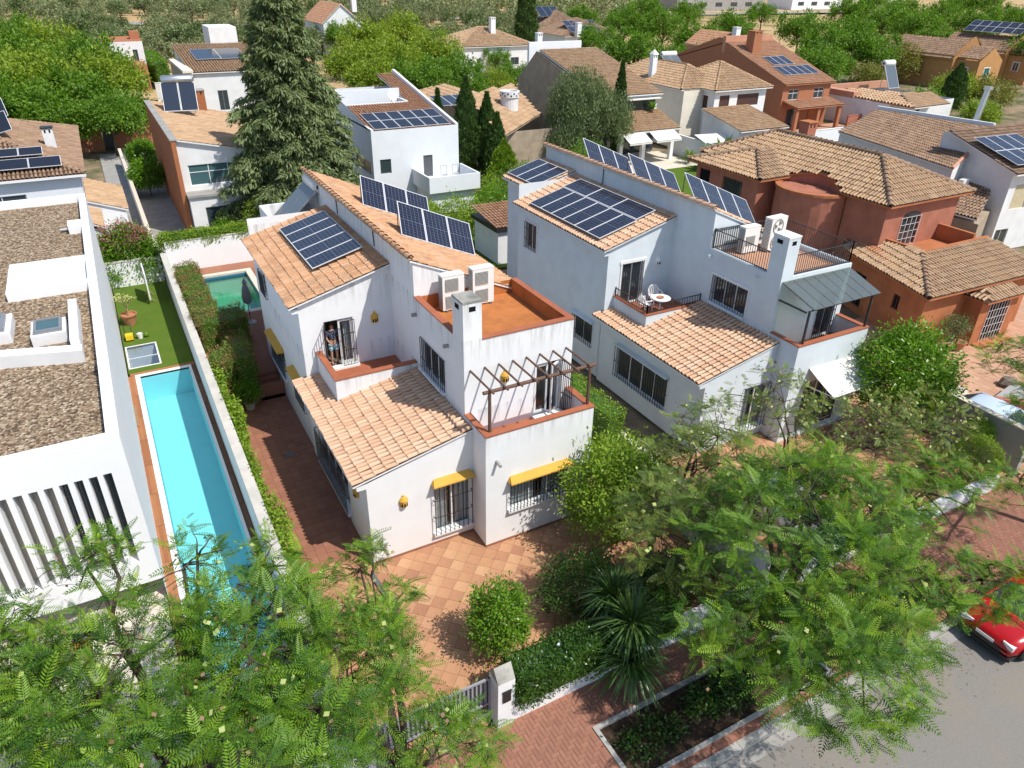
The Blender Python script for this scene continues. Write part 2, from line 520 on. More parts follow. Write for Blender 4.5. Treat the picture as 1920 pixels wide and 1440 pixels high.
class MB:
    def __init__(s):
        s.v, s.f, s.mi = [], [], []

    def add(s, vs, fs, m=0):
        n = len(s.v)
        s.v.extend(tuple(p) for p in vs)
        s.f.extend(tuple(i + n for i in f) for f in fs)
        s.mi.extend([m] * len(fs))
        return s

    def poly(s, *pts, m=0):
        return s.add(pts, [tuple(range(len(pts)))], m)

    def box(s, x0, x1, y0, y1, z0, z1, m=0):
        vs = [(x0, y0, z0), (x1, y0, z0), (x1, y1, z0), (x0, y1, z0), (x0, y0, z1), (x1, y0, z1), (x1, y1, z1), (x0, y1, z1)]
        return s.add(vs, [(0, 3, 2, 1), (4, 5, 6, 7), (0, 1, 5, 4), (1, 2, 6, 5), (2, 3, 7, 6), (3, 0, 4, 7)], m)

    def obox(s, c, ax, ay, az, m=0):
        """box from centre and three half-axis vectors"""
        c, ax, ay, az = Vector(c), Vector(ax), Vector(ay), Vector(az)
        vs = [c + sx * ax + sy * ay + sz * az for sz in (-1, 1) for sx, sy in ((-1, -1), (1, -1), (1, 1), (-1, 1))]
        return s.add(vs, [(0, 3, 2, 1), (4, 5, 6, 7), (0, 1, 5, 4), (1, 2, 6, 5), (2, 3, 7, 6), (3, 0, 4, 7)], m)

    def prism(s, poly, z0, z1, m=0):
        n = len(poly)
        a = lambda i, z: z[i] if isinstance(z, (list, tuple)) else z
        vs = [(p[0], p[1], a(i, z0)) for i, p in enumerate(poly)] + [(p[0], p[1], a(i, z1)) for i, p in enumerate(poly)]
        fs = [tuple(range(n))[::-1], tuple(range(n, 2 * n))] + [(i, (i + 1) % n, n + (i + 1) % n, n + i) for i in range(n)]
        return s.add(vs, fs, m)

    def cyl(s, p0, p1, r0, r1=None, n=8, m=0, cap=True):
        p0, p1 = Vector(p0), Vector(p1)
        r1 = r0 if r1 is None else r1
        d = (p1 - p0).normalized()
        a = d.orthogonal().normalized()
        b = d.cross(a)
        vs = []
        for p, r in ((p0, r0), (p1, r1)):
            for k in range(n):
                t = 2 * math.pi * k / n
                vs.append(p + r * (math.cos(t) * a + math.sin(t) * b))
        fs = [(k, (k + 1) % n, n + (k + 1) % n, n + k) for k in range(n)]
        if cap:
            fs += [tuple(range(n))[::-1], tuple(range(n, 2 * n))]
        return s.add(vs, fs, m)

    def tube(s, pts, rad, n=6, m=0):
        pts = [Vector(p) for p in pts]
        k = len(pts)
        rr = rad if isinstance(rad, (list, tuple)) else [rad] * k
        vs, fs = [], []
        ref = None
        for i, p in enumerate(pts):
            d = (pts[min(i + 1, k - 1)] - pts[max(i - 1, 0)]).normalized()
            a = d.orthogonal().normalized() if ref is None else (ref - d * ref.dot(d)).normalized()
            ref = a
            b = d.cross(a)
            for j in range(n):
                t = 2 * math.pi * j / n
                vs.append(p + rr[i] * (math.cos(t) * a + math.sin(t) * b))
        for i in range(k - 1):
            for j in range(n):
                fs.append((i * n + j, i * n + (j + 1) % n, (i + 1) * n + (j + 1) % n, (i + 1) * n + j))
        fs += [tuple(range(n))[::-1], tuple(range((k - 1) * n, k * n))]
        return s.add(vs, fs, m)

    def lathe(s, c, prof, n=16, m=0):
        vs = [(c[0] + r * math.cos(2 * math.pi * k / n), c[1] + r * math.sin(2 * math.pi * k / n), c[2] + z) for r, z in prof for k in range(n)]
        fs = [(i * n + k, i * n + (k + 1) % n, (i + 1) * n + (k + 1) % n, (i + 1) * n + k) for i in range(len(prof) - 1) for k in range(n)]
        fs += [tuple(range(n))[::-1], tuple(range((len(prof) - 1) * n, len(prof) * n))]
        return s.add(vs, fs, m)

    def wall(s, p0, p1, z0, z1, holes=(), z1b=None, depth=0.16, m=0):
        """vertical wall seen from the right of p0 -> p1, with recessed openings (a0, a1, zb, zt) and an optional sloping top"""
        p0, p1 = Vector((*p0, 0)), Vector((*p1, 0))
        L = (p1 - p0).length
        u = (p1 - p0) / L
        n = Vector((u.y, -u.x, 0))
        us = sorted({0, L, *[h[0] for h in holes], *[h[1] for h in holes]})
        zs = sorted({z0, z1, *[h[2] for h in holes], *[h[3] for h in holes]})
        pt = lambda a, z: p0 + u * a + V(0, 0, z)
        for a, b in zip(us, us[1:]):
            for c, d in zip(zs, zs[1:]):
                if any(h[0] <= (a + b) / 2 <= h[1] and h[2] <= (c + d) / 2 <= h[3] for h in holes):
                    continue
                s.poly(pt(a, c), pt(b, c), pt(b, d), pt(a, d), m=m)
        for a, b, c, d in [h[:4] for h in holes]:
            i = -n * depth
            for q, r in (((a, c), (b, c)), ((b, c), (b, d)), ((b, d), (a, d)), ((a, d), (a, c))):
                s.poly(pt(*r), pt(*q), pt(*q) + i, pt(*r) + i, m=m)
        if z1b is not None and abs(z1b - z1) > 1e-6:
            lo, hi = min(z1, z1b), max(z1, z1b)
            if z1b > z1:
                s.poly(pt(0, z1), pt(L, z1), pt(L, z1b), m=m)
            else:
                s.poly(pt(0, lo), pt(L, lo), pt(0, hi), m=m)
        return s

    def mesh(s, name, mats, smooth=False):
        me = bpy.data.meshes.new(name)
        me.from_pydata(s.v, [], s.f)
        for m in (mats if isinstance(mats, (list, tuple)) else [mats]):
            me.materials.append(MATS[m])
        if any(s.mi):
            me.polygons.foreach_set("material_index", s.mi)
        if smooth:
            me.polygons.foreach_set("use_smooth", [True] * len(s.f))
        me.update()
        return me

    def obj(s, name, mats, parent=None, smooth=False, label=None, kind=None):
        return link(name, s.mesh(name, mats, smooth), parent, label, kind)


def link(name, data, parent=None, label=None, kind=None):
    o = bpy.data.objects.new(name, data)
    COL.objects.link(o)
    if parent is not None:
        o.parent = parent
        if parent.name in LOC:
            o.matrix_parent_inverse = Matrix.Translation(-LOC[parent.name])
    if label:
        o["label"] = label
    if kind:
        o["kind"] = kind
    return o


def tag(o, label, cat, group=None):
    o["label"] = label
    o["category"] = cat
    if group:
        o["group"] = group
    return o


def thing(name, label, cat, loc=(0, 0, 0), group=None):
    """an Empty at the thing's base; its parts are modelled in world coordinates"""
    o = bpy.data.objects.new(name, None)
    COL.objects.link(o)
    o.location = loc
    o.empty_display_size = 0.3
    LOC[o.name] = Vector(loc)
    return tag(o, label, cat, group)


def local_thing(name, label, cat, group=None):
    """an Empty whose parts are modelled around its own origin"""
    o = bpy.data.objects.new(name, None)
    COL.objects.link(o)
    o.empty_display_size = 0.3
    return tag(o, label, cat, group)


def copy_tree(root, label=None, loc=None, rotz=None, scale=None):
    def cp(o, parent):
        c = o.copy()
        COL.objects.link(c)
        c.parent = parent
        if parent is not None:
            c.matrix_parent_inverse = o.matrix_parent_inverse.copy()
        for ch in o.children:
            cp(ch, c)
        return c
    kids = list(root.children)
    r = root.copy()
    COL.objects.link(r)
    for ch in kids:
        cp(ch, r)
    if label:
        r["label"] = label
    place(r, loc, rotz, scale)
    return r


def place(r, loc=None, rotz=None, scale=None):
    if loc is not None:
        r.location = loc
    if rotz is not None:
        r.rotation_euler = (0, 0, rotz)
    if scale is not None:
        r.scale = scale if isinstance(scale, (tuple, list)) else (scale,) * 3
    return r


def struct(name, mb, mats):
    return mb.obj(name, mats, kind="structure")


def np_mesh(name, verts, faces, mats, mi=None, smooth=False):
    """faces: (n, k) int array"""
    me = bpy.data.meshes.new(name)
    nv, (nf, k) = len(verts), faces.shape
    me.vertices.add(nv)
    me.vertices.foreach_set("co", np.asarray(verts, np.float32).ravel())
    me.loops.add(nf * k)
    me.loops.foreach_set("vertex_index", np.asarray(faces, np.int32).ravel())
    me.polygons.add(nf)
    me.polygons.foreach_set("loop_start", np.arange(0, nf * k, k, dtype=np.int32))
    me.polygons.foreach_set("loop_total", np.full(nf, k, np.int32))
    for m in (mats if isinstance(mats, (list, tuple)) else [mats]):
        me.materials.append(MATS[m])
    if mi is not None:
        me.polygons.foreach_set("material_index", np.asarray(mi, np.int32))
    if smooth:
        me.polygons.foreach_set("use_smooth", np.ones(nf, bool))
    me.update(calc_edges=True)
    return me


# ------------------------------------------------------------------ roof tiles
def barrel(w, ln, seg=5):
    """one clay barrel tile: x across, y up the slope, z out; closed at its lower lip"""
    vs, fs = [], []
    for y, r, h in ((0, w * 0.5, 0.034), (ln, w * 0.42, 0.0)):
        for k in range(seg + 1):
            t = math.pi * k / seg
            vs.append((-r * math.cos(t), y, h + r * 1.12 * math.sin(t)))
    n = seg + 1
    fs = [(k, k + 1, n + k + 1, n + k) for k in range(seg)]
    lip = [(-w * 0.5, 0, -0.02), (w * 0.5, 0, -0.02)]
    return vs, fs, lip


def inside(poly, x, y):
    c = False
    n = len(poly)
    for i in range(n):
        x0, y0 = poly[i]
        x1, y1 = poly[(i + 1) % n]
        if (y0 > y) != (y1 > y) and x < (x1 - x0) * (y - y0) / (y1 - y0) + x0:
            c = not c
    return c


def roof_frame(pts, eave=(0, 1)):
    """local frame of a planar roof: origin at the eave start, u along the eave, v up the slope"""
    pts = [Vector(p) for p in pts]
    o = pts[eave[0]]
    u = (pts[eave[1]] - o).normalized()
    nrm = Vector((0, 0, 0))
    for i in range(len(pts)):
        nrm += (pts[i] - o).cross(pts[(i + 1) % len(pts)] - o)
    nrm.normalize()
    if nrm.z < 0:
        nrm = -nrm
    v = nrm.cross(u).normalized()
    if v.z < 0:
        v = -v
    poly = [((p - o).dot(u), (p - o).dot(v)) for p in pts]
    return o, u, v, nrm, poly


def tile_spots(poly, col, step, over=0.0):
    xs = [p[0] for p in poly]
    ys = [p[1] for p in poly]
    out = []
    nc = max(1, round((max(xs) - min(xs)) / col))
    cw = (max(xs) - min(xs)) / nc
    nrw = max(1, round((max(ys) - min(ys)) / step))
    st = (max(ys) - min(ys)) / nrw
    for i in range(nc):
        x = min(xs) + (i + 0.5) * cw
        for j in range(nrw):
            y = min(ys) + j * st
            if inside(poly, x, y + st * 0.5):
                out.append((x, y, i, j))
    return out, cw, st


def tile_roof(parent, pts, mat, eave=(0, 1), col=0.23, step=0.40, seg=4, slab=True, name="roof_tiles", sheet="roof_channel_shade", each=False, th=0.10, edge="white_paint"):
    o, u, v, nrm, poly = roof_frame(pts, eave)
    if slab:
        mb = MB()
        top = [Vector(p) for p in pts]
        bot = [p - V(0, 0, th) for p in top]
        n = len(top)
        mb.add(top + bot, [tuple(range(n))])
        mb.add(top + bot, [tuple(range(n, 2 * n))[::-1]] + [(i, n + i, n + (i + 1) % n, (i + 1) % n) for i in range(n)], 1)
        roof = mb.obj("roof", [sheet, edge], parent)
    else:
        roof = parent
    spots, cw, st = tile_spots(poly, col, step)
    vs, fs, lip = barrel(cw * 0.74, st * 1.10, seg)
    A = np.array([u, v, nrm]).T
    if each:
        mb = MB().add(vs, fs)
        me = mb.mesh("tile", mat, smooth=True)
        for x, y, i, j in spots:
            t = link("tile", me, parent)
            mw = Matrix((u, v, nrm)).transposed().to_4x4()
            jit = Matrix.Rotation(rng.uniform(-0.025, 0.025), 4, 'Z')
            mw = mw @ jit
            mw.translation = o + u * (x + rng.uniform(-0.006, 0.006)) + v * (y + rng.uniform(-0.012, 0.012)) + nrm * (0.004 + rng.uniform(0, 0.008))
            t.matrix_basis = mw
        return roof
    T = np.array(vs)
    n = len(spots)
    S = np.array([(x, y) for x, y, _, _ in spots])
    ang = nr.normal(0, 0.02, n)
    ca, sa = np.cos(ang), np.sin(ang)
    X = T[None, :, 0] * ca[:, None] - T[None, :, 1] * sa[:, None] + (S[:, 0] + nr.normal(0, 0.006, n))[:, None]
    Y = T[None, :, 0] * sa[:, None] + T[None, :, 1] * ca[:, None] + (S[:, 1] + nr.normal(0, 0.010, n))[:, None]
    Z = T[None, :, 2] + (0.004 + nr.uniform(0, 0.010, n))[:, None]
    W = np.stack([X, Y, Z], -1).reshape(-1, 3) @ A.T + np.array(o)
    Fa = (np.array(fs)[None] + (np.arange(n) * len(vs))[:, None, None]).reshape(-1, 4)
    link(name, np_mesh(name, W, Fa, mat, smooth=True), roof, kind="stuff")
    return roof


def ridge_tiles(parent, a, b, mat, w=0.24, ln=0.40, name="ridge_tiles"):
    a, b = Vector(a), Vector(b)
    d = (b - a)
    L = d.length
    d /= L
    s = d.cross(V(0, 0, 1)).normalized()
    up = s.cross(d)
    n = max(1, int(L / ln))
    vs, fs, _ = barrel(w, L / n * 1.12, 5)
    mb = MB()
    for k in range(n):
        o = a + d * (k * L / n) + V(0, 0, 0.03 + rng.uniform(0, 0.012))
        mb.add([o + s * p[0] + d * p[1] + up * p[2] for p in vs], fs)
    return mb.obj(name, mat, parent, smooth=True, kind="stuff")


def verge_shadow_lines(*a):
    pass


# ------------------------------------------------------------------ windows, doors, railings
def frame_axes(p0, p1):
    p0, p1 = Vector((*p0, 0)), Vector((*p1, 0))
    u = (p1 - p0).normalized()
    return p0, u, Vector((u.y, -u.x, 0))


def window(parent, p0, p1, hole, name="window", frame="white_frame", glass="glass_dark", split=2, transom=False, depth=0.12, grille=None,
           sill=None, bars=10, rails=(0.35, 0.75), curtain=False, out=0.10, shutter=None, surround=None, fw_=0.05):
    """window or glazed door in an opening made by MB.wall: frame > pane, grille, sill, curtain"""
    o, u, n = frame_axes(p0, p1)
    a0, a1, z0, z1 = hole[:4]
    W, H = a1 - a0, z1 - z0
    c = lambda a, z, d: o + u * a + n * d + V(0, 0, z)
    fr = MB()

    def bar(mb, a, b, z, zz, d0, d1, m=0):
        mid = c((a + b) / 2, (z + zz) / 2, (d0 + d1) / 2)
        mb.obox(mid, u * (b - a) / 2, n * (d1 - d0) / 2, V(0, 0, (zz - z) / 2), m)

    bar(fr, a0, a1, z1 - fw_, z1, -depth, -depth + 0.05)
    bar(fr, a0, a1, z0, z0 + fw_, -depth, -depth + 0.05)
    for k in range(split + 1):
        x = a0 + fw_ / 2 + (W - fw_) * k / split
        bar(fr, x - fw_ / 2, x + fw_ / 2, z0 + fw_, z1 - fw_, -depth + 0.002, -depth + 0.048)
    if transom:
        bar(fr, a0 + fw_, a1 - fw_, z0 + H * 0.62, z0 + H * 0.62 + 0.05, -depth + 0.004, -depth + 0.044)
    w_ = fr.obj(name, frame, parent)
    g = MB()
    if shutter:
        bar(g, a0 + fw_, a1 - fw_, z0 + fw_, z1 - fw_, -depth + 0.005, -depth + 0.03)
        k = max(3, int(H / 0.09))
        for i in range(k):
            z = z0 + fw_ + (H - 2 * fw_) * (i + 0.5) / k
            bar(g, a0 + fw_, a1 - fw_, z - 0.018, z + 0.018, -depth + 0.03, -depth + 0.042)
        g.obj("shutter", shutter, w_)
    else:
        bar(g, a0 + fw_, a1 - fw_, z0 + fw_, z1 - fw_, -depth + 0.018, -depth + 0.026)
        g.obj("pane", glass, w_)
    if curtain:
        cu = MB()
        for lo, hi in curtain:
            nseg = 14
            pts = []
            for i in range(nseg + 1):
                x = a0 + W * (lo + (hi - lo) * i / nseg)
                pts.append((x, -depth - 0.10 + 0.03 * math.sin(i * 2.3)))
            for (xa, da), (xb, db) in zip(pts, pts[1:]):
                cu.poly(c(xa, z0, da), c(xb, z0, db), c(xb, z1, db), c(xa, z1, da))
        cu.obj("curtain", "curtain", w_)
        bk = MB()
        bar(bk, a0 - 0.1, a1 + 0.1, z0 - 0.1, z1 + 0.1, -depth - 0.75, -depth - 0.70)
        bk.obj("dark_interior", "dark_void", w_)
    if sill:
        s_ = MB()
        bar(s_, a0 - 0.08, a1 + 0.08, z0 - 0.09, z0 - 0.002, -0.02, 0.14)
        s_.obj("sill", sill, w_)
    if surround:
        s_ = MB()
        t = 0.13
        bar(s_, a0 - t, a0, z0 - 0.02, z1, 0.0, 0.035)
        bar(s_, a1, a1 + t, z0 - 0.02, z1, 0.0, 0.035)
        bar(s_, a0 - t - 0.05, a1 + t + 0.05, z1, z1 + t, 0.0, 0.045)
        s_.obj("surround", surround, w_)
    if grille:
        gr = MB()
        r = 0.011
        for i in range(bars + 1):
            x = a0 - 0.03 + (W + 0.06) * i / bars
            bar(gr, x - r, x + r, z0 - 0.03, z1 + 0.02, out - r, out + r)
        for t in (0.0, *rails, 1.0):
            z = z0 - 0.03 + (H + 0.05) * t
            bar(gr, a0 - 0.05, a1 + 0.05, z - r, z + r, out - 0.02, out - r - 0.001)
            for x in (a0 - 0.04, a1 + 0.04):
                bar(gr, x - r, x + r, z - r, z + r, 0.0, out - 0.02)
        gr.obj("grille", grille, w_)
    return w_


def canopy(parent, p0, p1, a0, a1, z, mat, proj=0.30, h=0.17):
    """small rendered hood above a window: slopes down to the front, splayed ends"""
    o, u, n = frame_axes(p0, p1)
    c = lambda a, d, zz: o + u * a + n * d + V(0, 0, zz)
    t = [c(a0 + 0.10, 0, z + h), c(a1 - 0.10, 0, z + h), c(a1, proj, z + 0.045), c(a0, proj, z + 0.045)]
    b = [c(a0, 0, z), c(a1, 0, z), c(a1, proj, z), c(a0, proj, z)]
    mb = MB()
    mb.add(t + b, [(0, 3, 2, 1), (4, 5, 6, 7), (3, 7, 6, 2), (0, 4, 7, 3), (1, 2, 6, 5)])
    return mb.obj("canopy", mat, parent)


def railing(parent, pts, z, h, mat="iron", gap=0.12, name="railing", rail=0.02, r=0.009):
    mb = MB()
    for a, b in zip(pts, pts[1:]):
        a, b = Vector((*a[:2], 0)), Vector((*b[:2], 0))
        L = (b - a).length
        d = (b - a) / L
        s = Vector((-d.y, d.x, 0))
        mid = (a + b) / 2
        for zz in (z + h, z + 0.06):
            mb.obox(mid + V(0, 0, zz), d * (L / 2), s * rail, V(0, 0, 0.014))
        k = max(1, int(L / gap))
        for i in range(k + 1):
            p = a + d * (L * i / k)
            mb.obox(p + V(0, 0, z + h / 2), d * r, s * r, V(0, 0, h / 2 - 0.016))
        for p in (a, b):
            mb.obox(p + V(0, 0, z + h / 2 + 0.02), d * 0.02, s * 0.02, V(0, 0, h / 2 + 0.03))
    return mb.obj(name, mat, parent)


def lantern(parent, p, n, mat="ochre"):
    """ceramic wall lantern: half-round body with a ball and pierced openings"""
    p, n = Vector(p), Vector(n)
    s = n.cross(V(0, 0, 1)).normalized()
    mb = MB()
    prof = [(0.05, -0.20), (0.13, -0.17), (0.14, -0.02), (0.13, 0.04), (0.16, 0.06), (0.10, 0.15), (0.04, 0.20), (0.05, 0.23), (0.0, 0.27)]
    k = 8
    vs = [p + s * (r * math.cos(math.pi * i / k)) + n * (r * math.sin(math.pi * i / k)) + V(0, 0, z) for r, z in prof for i in range(k + 1)]
    fs = [(a * (k + 1) + i, a * (k + 1) + i + 1, (a + 1) * (k + 1) + i + 1, (a + 1) * (k + 1) + i) for a in range(len(prof) - 1) for i in range(k)]
    mb.add(vs, fs)
    L = mb.obj("wall_lantern", mat, parent)
    h = MB()
    for t in (0.30, 0.5, 0.70):
        d = s * math.cos(math.pi * t) + n * math.sin(math.pi * t)
        q = d.cross(V(0, 0, 1))
        h.obox(p + d * 0.137 + V(0, 0, -0.08), q * 0.022, d * 0.008, V(0, 0, 0.06))
    h.obj("opening", "dark_void", L)
    return L


# ------------------------------------------------------------------ roof equipment
def pv_array(name, label, o, u, v, nu, nv, w, h, gap=0.02, group="solar panel arrays", cells="pv_cells", flip=False, legs=None):
    """panels laid in a grid from corner o along unit vectors u and v; each panel > frame, glass"""
    o, u, v = Vector(o), Vector(u).normalized(), Vector(v).normalized()
    n = u.cross(v)
    if n.z < 0:
        n = -n
    t = thing(name, label, "solar panels", tuple(o), group)
    fm, gm = MB(), MB()
    f = 0.030
    for a, b, c, d in ((0, w, 0, f), (0, w, h - f, h), (0, f, f, h - f), (w - f, w, f, h - f)):
        fm.box(a, b, c, d, 0, 0.035)
    fm.box(f, w - f, f, h - f, 0.0, 0.012)
    gm.poly((f, f, 0.030), (w - f, f, 0.030), (w - f, h - f, 0.030), (f, h - f, 0.030))
    fme = fm.mesh("frame", "panel_frame")
    gme = gm.mesh("glass", cells)
    uvl = gme.uv_layers.new(name="UVMap")
    co = [(0, 0), (1, 0), (1, 1), (0, 1)] if not flip else [(0, 0), (0, 1), (1, 1), (1, 0)]
    for i, cc in enumerate(co):
        uvl.data[i].uv = cc
    for i in range(nu):
        for j in range(nv):
            mw = Matrix((u, v, n)).transposed().to_4x4()
            mw.translation = o + u * (i * (w + gap)) + v * (j * (h + gap))
            p = link("panel", fme, t)
            p.matrix_basis = mw
            g = bpy.data.objects.new("glass", gme)
            COL.objects.link(g)
            g.parent = p
    if legs:
        mb = MB()
        for a, b in legs:
            mb.cyl(a, b, 0.022, n=5)
        mb.obj("support_leg", "steel_dark", t)
    return t


def ac_unit(label, loc, w, d, h, rotz=0, fans=2, louvre=True):
    t = thing("outdoor_air_unit", label, "air conditioner", loc, "outdoor air conditioning units")
    x, y, z = loc
    mb = MB()
    mb.box(-w / 2, w / 2, -d / 2, d / 2, 0.06, h)
    mb.box(-w / 2 - 0.01, w / 2 + 0.01, -d / 2 - 0.01, d / 2 + 0.01, h, h + 0.025)
    rot = Matrix.Rotation(rotz, 4, 'Z')
    T = Matrix.Translation(loc) @ rot

    def put(m, name, mat, parent=t):
        m.v = [tuple(T @ Vector(p)) for p in m.v]
        return m.obj(name, mat, parent)
    body = put(mb, "casing", "ac_white")
    f = MB()
    for sx in (-1, 1):
        f.box(sx * w * 0.33 - 0.04, sx * w * 0.33 + 0.04, -d / 2 - 0.04, d / 2 + 0.04, 0, 0.058)
    put(f, "foot", "steel_dark")
    for k in range(fans):
        zc = h * (0.27 + 0.48 * k) if fans == 2 else h * 0.5
        if louvre:
            g = MB()
            wx = w * 0.30
            g.box(-w * 0.08 - wx, -w * 0.08 + wx, -d / 2 - 0.008, -d / 2 - 0.001, zc - h * 0.17, zc + h * 0.17)
            put(g, "grille_panel", "ac_grille")
            s = MB()
            for i in range(11):
                zz = zc - h * 0.16 + h * 0.32 * i / 10
                s.box(-w * 0.08 - wx, -w * 0.08 + wx, -d / 2 - 0.030, -d / 2 - 0.009, zz - 0.006, zz + 0.006)
            put(s, "louvre", "ac_slat")
        else:
            g = MB()
            n = 20
            rr = w * 0.34
            cx = -w * 0.06
            for i in range(n):
                a0, a1 = 2 * math.pi * i / n, 2 * math.pi * (i + 1) / n
                g.poly(*[(cx + r_ * math.cos(a), -d / 2 - 0.012, zc + r_ * math.sin(a)) for r_, a in ((rr, a0), (rr * 0.86, a0), (rr * 0.86, a1), (rr, a1))])
            put(g, "fan_ring", "ac_grille")
            b = MB()
            for i in range(3):
                a0 = 2 * math.pi * i / 3 + 0.4
                b.poly(*[(cx + r_ * math.cos(a), -d / 2 - 0.006, zc + r_ * math.sin(a)) for r_, a in ((rr * .2, a0), (rr * .82, a0 + .1), (rr * .82, a0 + 1.1), (rr * .2, a0 + .9))])
            put(b, "fan_blade", "ac_grille")
    s = MB()
    for i in range(22):
        zz = 0.12 + (h - 0.2) * i / 21
        s.box(-w / 2 - 0.012, -w / 2 - 0.001, -d / 2 + 0.03, d / 2 - 0.03, zz - 0.010, zz + 0.010)
    put(s, "coil_fin", "ac_grille")
    return t


# ------------------------------------------------------------------ ground
def sheet(mb, x0, x1, y0, y1, z, holes=(), z0=None, m=0):
    xs = sorted({x0, x1, *[h[0] for h in holes], *[h[1] for h in holes]})
    ys = sorted({y0, y1, *[h[2] for h in holes], *[h[3] for h in holes]})
    for a, b in zip(xs, xs[1:]):
        for c, d in zip(ys, ys[1:]):
            if any(h[0] <= (a + b) / 2 <= h[1] and h[2] <= (c + d) / 2 <= h[3] for h in holes):
                continue
            mb.poly((a, c, z), (b, c, z), (b, d, z), (a, d, z), m=m)
    if z0 is not None:
        for a, b, c, d in ((x0, y0, x1, y0), (x1, y0, x1, y1), (x1, y1, x0, y1), (x0, y1, x0, y0)):
            mb.poly((a, b, z0), (c, d, z0), (c, d, z), (a, b, z), m=m)
    return mb


POOL1 = (-5.55, -3.40, -2.5, 16.95)
POOL2 = (-1.30, 1.25, 20.6, 26.5)
PIT = (-5.95, -4.5, 17.9, 20.5)
HOLES = [(POOL1[0] - .25, POOL1[1] + .25, POOL1[2] - .25, POOL1[3] + .25), (POOL2[0] - .1, POOL2[1] + .1, POOL2[2] - .1, POOL2[3] + .1), PIT]
struct("ground", sheet(MB(), -70, 160, -9, 96, -0.16, HOLES), "yard_earth")
fld = MB()
gx, gy = 26, 20
X0, X1, Y0, Y1 = -500, 1100, 96, 1500
hv = []
for j in range(gy + 1):
    for i in range(gx + 1):
        hv.append((X0 + (X1 - X0) * i / gx, Y0 + (Y1 - Y0) * j / gy, -0.16 + (0.5 * math.sin(i * 1.7 + j) + 2.4 * max(0, j - 1) * 0.35 if j else 0)))
fld.add(hv, [(j * (gx + 1) + i, j * (gx + 1) + i + 1, (j + 1) * (gx + 1) + i + 1, (j + 1) * (gx + 1) + i) for j in range(gy) for i in range(gx)])
struct("field", fld, "field")
side = MB()
sheet(side, -500, -70, -9, 96, -0.165)
sheet(side, 160, 1100, -9, 96, -0.165)
struct("terrain", side, "field")
struct("road", sheet(MB(), -120, 160, -60, -10.5, -0.13), "asphalt")
struct("far_pavement", sheet(MB(), -120, 160, -62, -60, -0.12), "concrete")

# kerb: separate stones
kerb = MB()
kst = struct("kerb", MB().box(-60, 80, -10.50, -10.28, -0.16, -0.012), "kerb_stone")
kme = MB().box(0, 0.985, -10.515, -10.275, -0.11, 0.004).mesh("kerb_block", "kerb_stone")
for i in range(-4, 24):
    k = link("kerb_block", kme, kst)
    k.location = (i, rng.uniform(-.004, .004), rng.uniform(-.003, .003))
gut = struct("gutter", MB().box(-60, 80, -10.86, -10.53, -0.16, -0.122), "concrete")

# pavement with herringbone clay pavers
pav = struct("pavement", sheet(MB(), -60, 80, -10.28, -7.0, -0.012, [(3.1, 9.8, -9.9, -8.35)]), "path_clay")
pw, pl = 0.115, 0.232
pme = MB().box(-pl / 2 + .004, pl / 2 - .004, -pw / 2 + .004, pw / 2 - .004, -0.03, 0.0)
bev = MB()
hl, hw = pl / 2 - .003, pw / 2 - .003
bev.add([(-hl, -hw, -.03), (hl, -hw, -.03), (hl, hw, -.03), (-hl, hw, -.03), (-hl + .006, -hw + .006, 0), (hl - .006, -hw + .006, 0), (hl - .006, hw - .006, 0), (-hl + .006, hw - .006, 0)],
        [(4, 5, 6, 7), (0, 1, 5, 4), (1, 2, 6, 5), (2, 3, 7, 6), (3, 0, 4, 7)])
pmesh = bev.mesh("paver", "paver_red")
spots = []
for i in range(-70, 290):
    for j in range(-30, 34):
        # herringbone lattice: pairs of one lying and one standing paver
        bx, by = i * pw, j * pw
        if (i - j) % 4 == 0:
            spots.append((bx + pl / 2, by + pw / 2, 0))
        elif (i - j) % 4 == 3:
            spots.append((bx + pw / 2, by + pl / 2, 1))
ok = []
for x, y, r in spots:
    X, Y = x - 4.0, y - 8.6
    if (-10.12 if r else -10.18) < Y < -7.12 and -9 < X < 27 and not (2.95 < X < 9.95 and -10.05 < Y < -8.2):
        ok.append((X, Y, r))
ok.sort(key=lambda s: (s[0] - 1.6) ** 2 + (s[1] + 8.6) ** 2)
for X, Y, r in ok[:300]:
    p = link("paver", pmesh, pav)
    p.location = (X, Y, rng.uniform(0, .004))
    p.rotation_euler = (rng.uniform(-.01, .01), rng.uniform(-.01, .01), r * math.pi / 2)
rest = MB()
for X, Y, r in ok[300:]:
    z = rng.uniform(0, .004)
    rest.add([((X + a, Y + b, c + z) if not r else (X - b, Y + a, c + z)) for a, b, c in bev.v], bev.f)
rest.obj("paver_field", "paver_red", pav, kind="stuff")

# tree bed in the pavement
bed = struct("tree_bed", MB().box(3.1, 9.8, -9.9, -8.35, -0.15, -0.05), "soil")
for a in ((2.98, 3.1, -10.02, -8.23), (9.8, 9.92, -10.02, -8.23), (3.1, 9.8, -10.02, -9.9), (3.1, 9.8, -8.35, -8.23)):
    MB().box(*a, -0.13, 0.03).obj("edging_stone", "kerb_stone", bed)


